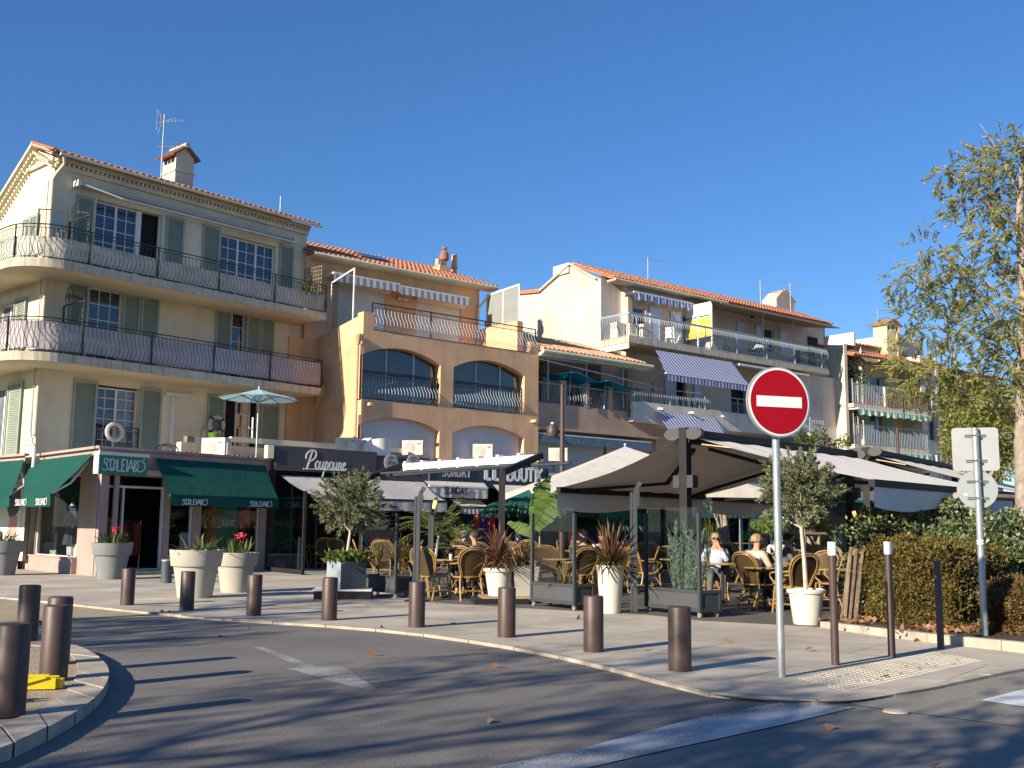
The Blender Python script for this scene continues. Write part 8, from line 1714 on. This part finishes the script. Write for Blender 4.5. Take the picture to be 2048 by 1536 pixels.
def seated(p, rz, label, top, bottom, hair, pose='rest', glasses=False, long_hair=False, skin=None, lean=0.0, shoes=None):
    t = thing('person', label, 'person', p, rz, 'people seated on the terrace'); sk = skin or M['skin']; k = Sk()
    pel = k.add((0,.06,.52),(.15,.12)); sp1 = k.add((0,.08-lean*.3,.70),(.135,.105),pel); ch = k.add((0,.07-lean*.7,.89),(.155,.105),sp1); nk = k.add((0,.05-lean,1.02),(.05,.05),ch); 
    hb = Vector((0,.03-lean,1.10)); h1 = k.add(hb,(.062,.062),nk); h2 = k.add(hb+Vector((0,-.008,.075)),(.078,.090),h1); h3 = k.add(hb+Vector((0,.0,.135)),(.060,.072),h2)
    k.add(hb+Vector((0,-.105,.055)),.012,h2); 
    for s in (-1,1): k.add(hb+Vector((s*.084,.01,.06)),.014,h2)
    arms = {}
    for s in (-1,1):
        sh_ = Vector((s*.175,.065-lean*.8,.955))
        if pose == 'mouth' and s == 1: el, wr, hd, up = Vector((.20,-.20,.76)), Vector((.06,-.19,1.03)), Vector((-.5,.3,.8)), Vector((0,-1,0))
        elif pose == 'mouth': el, wr, hd, up = Vector((-.27,-.06,.76)), Vector((-.20,-.30,.765)), Vector((.4,-1,0)), Vector((0,0,1))
        else: el, wr, hd, up = Vector((s*.25,-.06,.74)), Vector((s*.16,-.32,.77)), Vector((-s*.3,-1,0)), Vector((0,0,1))
        a = k.add(sh_, (.062,.058), ch); b = k.add((sh_+el)/2, .048, a); c = k.add(el, .040, b); d_ = k.add((el+wr)/2, .036, c); e = k.add(wr, (.026,.022), d_); hand(k, wr, hd, up, e, .8 if pose == 'mouth' and s == 1 else .4); arms[s] = (sh_, el, wr)
    legs = {}
    for s in (-1,1):
        hip, kn, an = Vector((s*.09,.02,.50)), Vector((s*.12,-.40,.50)), Vector((s*.13,-.40,.09)); a = k.add(hip,(.095,.090),pel); b = k.add((hip+kn)/2,.078,a); c = k.add(kn,.060,b); d_ = k.add((kn+an)/2+Vector((0,.03,0)),.052,c); e = k.add(an,.036,d_); f = k.add(an+Vector((0,-.08,-.05)),(.036,.028),e); k.add(an+Vector((0,-.15,-.06)),(.030,.018),f); legs[s] = (hip,kn,an)
    skin_mesh('body', k.V, k.E, k.R, sk, t)
    c = Sk(); pel = c.add((0,.06,.54),(.165,.135)); a1 = c.add((0,.08-lean*.3,.70),(.155,.125),pel); a2 = c.add((0,.07-lean*.7,.88),(.172,.122),a1); c.add((0,.055-lean,.985),(.075,.068),a2)
    for s in (-1,1):
        sh_, el, wr = arms[s]; a = c.add(sh_,(.084,.080),a2); b = c.add((sh_+el)/2,.062,a); d_ = c.add(el,.054,b); c.add(el+(wr-el)*.72,.044,d_)
    skin_mesh('shirt', c.V, c.E, c.R, top, t)
    c = Sk(); pel = c.add((0,.06,.51),(.16,.13))
    for s in (-1,1): hip, kn, an = legs[s]; a = c.add(hip,(.106,.10),pel); b = c.add((hip+kn)/2,.090,a); d_ = c.add(kn,.072,b); e = c.add((kn+an)/2+Vector((0,.03,0)),.064,d_); c.add(an+Vector((0,0,.06)),.052,e)
    skin_mesh('trousers', c.V, c.E, c.R, bottom, t)
    for s in (-1,1): an = legs[s][2]; part('shoe', MB().ball(tuple(an+Vector((0,-.08,-.052))),(.045,.125,.036),12,8), shoes or M['vdark'], t, smooth=True)
    hc = hb+Vector((0,.012,.078))
    def hf(u, v):
        a = u*2*math.pi; th = v*math.pi*(.62 if not long_hair else .80); fr = max(0, -math.sin(a)); th *= (1-.42*fr); bump = 1+.04*math.sin(a*9+v*7)+.05*math.sin(a*23+v*31)+.03*math.sin(a*41-v*17)
        return (hc.x+.094*bump*math.cos(a)*math.sin(th), hc.y+.108*bump*math.sin(a)*math.sin(th), hc.z+.010+.098*bump*math.cos(th))
    part('hair', MB().grid(hf, 36, 12), hair, t, smooth=True)
    f = hb+Vector((0,-.088,.075))
    if glasses: part('sunglasses', MB().ball((f.x-.032,f.y-.004,f.z+.004),(.029,.014,.022),12,8).ball((f.x+.032,f.y-.004,f.z+.004),(.029,.014,.022),12,8).box(-.012,.012,f.y-.014,f.y-.004,f.z+.004,f.z+.010).box(-.084,-.078,f.y,f.y+.1,f.z+.004,f.z+.012).box(.078,.084,f.y,f.y+.1,f.z+.004,f.z+.012), M['vdark'], t, smooth=True)
    else:
        for s in (-1,1): part('eye', MB().ball((s*.030,f.y+.002,f.z+.002),(.012,.008,.008),10,6), M['white'], t, smooth=True)
    part('mouth', MB().ball((0,hb.y-.082,hb.z+.015),(.024,.010,.007),10,6), mat('lips', (.30,.08,.07), .5, 0) if 'lips' not in bpy.data.materials else bpy.data.materials['lips'], t, smooth=True)
    return t
g = G(1446,1206); wp = Vector((g.x+.0, g.y+.60, 0))
seated(wp, R(-10), 'woman in a blue and white striped shirt and sunglasses, hand raised to her mouth', M['stripe'], M['greycloth'], M['blond'], 'mouth', True, True)
chair(wp.x, wp.y+.05, R(-10), 'rattan armchair under the woman in the striped shirt')
def seat_px(px, ytop, d, rz, label, *a, **k):
    p = D(px, 1060, d); o = seated(Vector((p.x,p.y,D(px,ytop,d).z-1.305)), rz, label, *a, **k); o.location.z = 0.0 if abs(o.location.z) < .12 else o.location.z; return o
for px, yt, d, rz, lb, tp_, bt, hr in ((1512,1080,18.2,R(120),'person with short grey blond hair seen from behind, near the sign pole',M['pinkcream'],M['navy'],M['blond']),
    (929,1076,21.5,R(160),'person with cropped grey hair and dark top, left of two by the grille',M['navy'],M['navy'],M['greyhair']),
    (957,1082,20.8,R(-120),'person with short black hair leaning over a table, right of two',M['greycloth'],M['navy'],M['darkhair']),
    (1166,1072,22.0,R(190),'grey haired person in a dark blue shirt behind the spiky plant',M['navy'],M['navy'],M['greyhair']),
    (1203,1080,24.0,R(20),'person facing the road in the far row behind the tall white pot',M['white'],M['navy'],M['darkhair']),
    (1553,1082,26.0,R(10),'person in a white top sitting deep under the second awning',M['white'],M['navy'],M['darkhair']),
    (1575,1092,22.0,R(80),'dark haired person in profile behind the sign pole',M['greycloth'],M['navy'],M['darkhair'])):
    o = seat_px(px, yt, d, rz, lb, tp_, bt, hr, 'rest', lean=.05 if px != 957 else .12)
    o.location.z = 0; chair(o.location.x+.05*math.sin(rz), o.location.y+.02, rz, 'rattan armchair under the ' + ' '.join(lb.split(',')[0].split()[:10]))
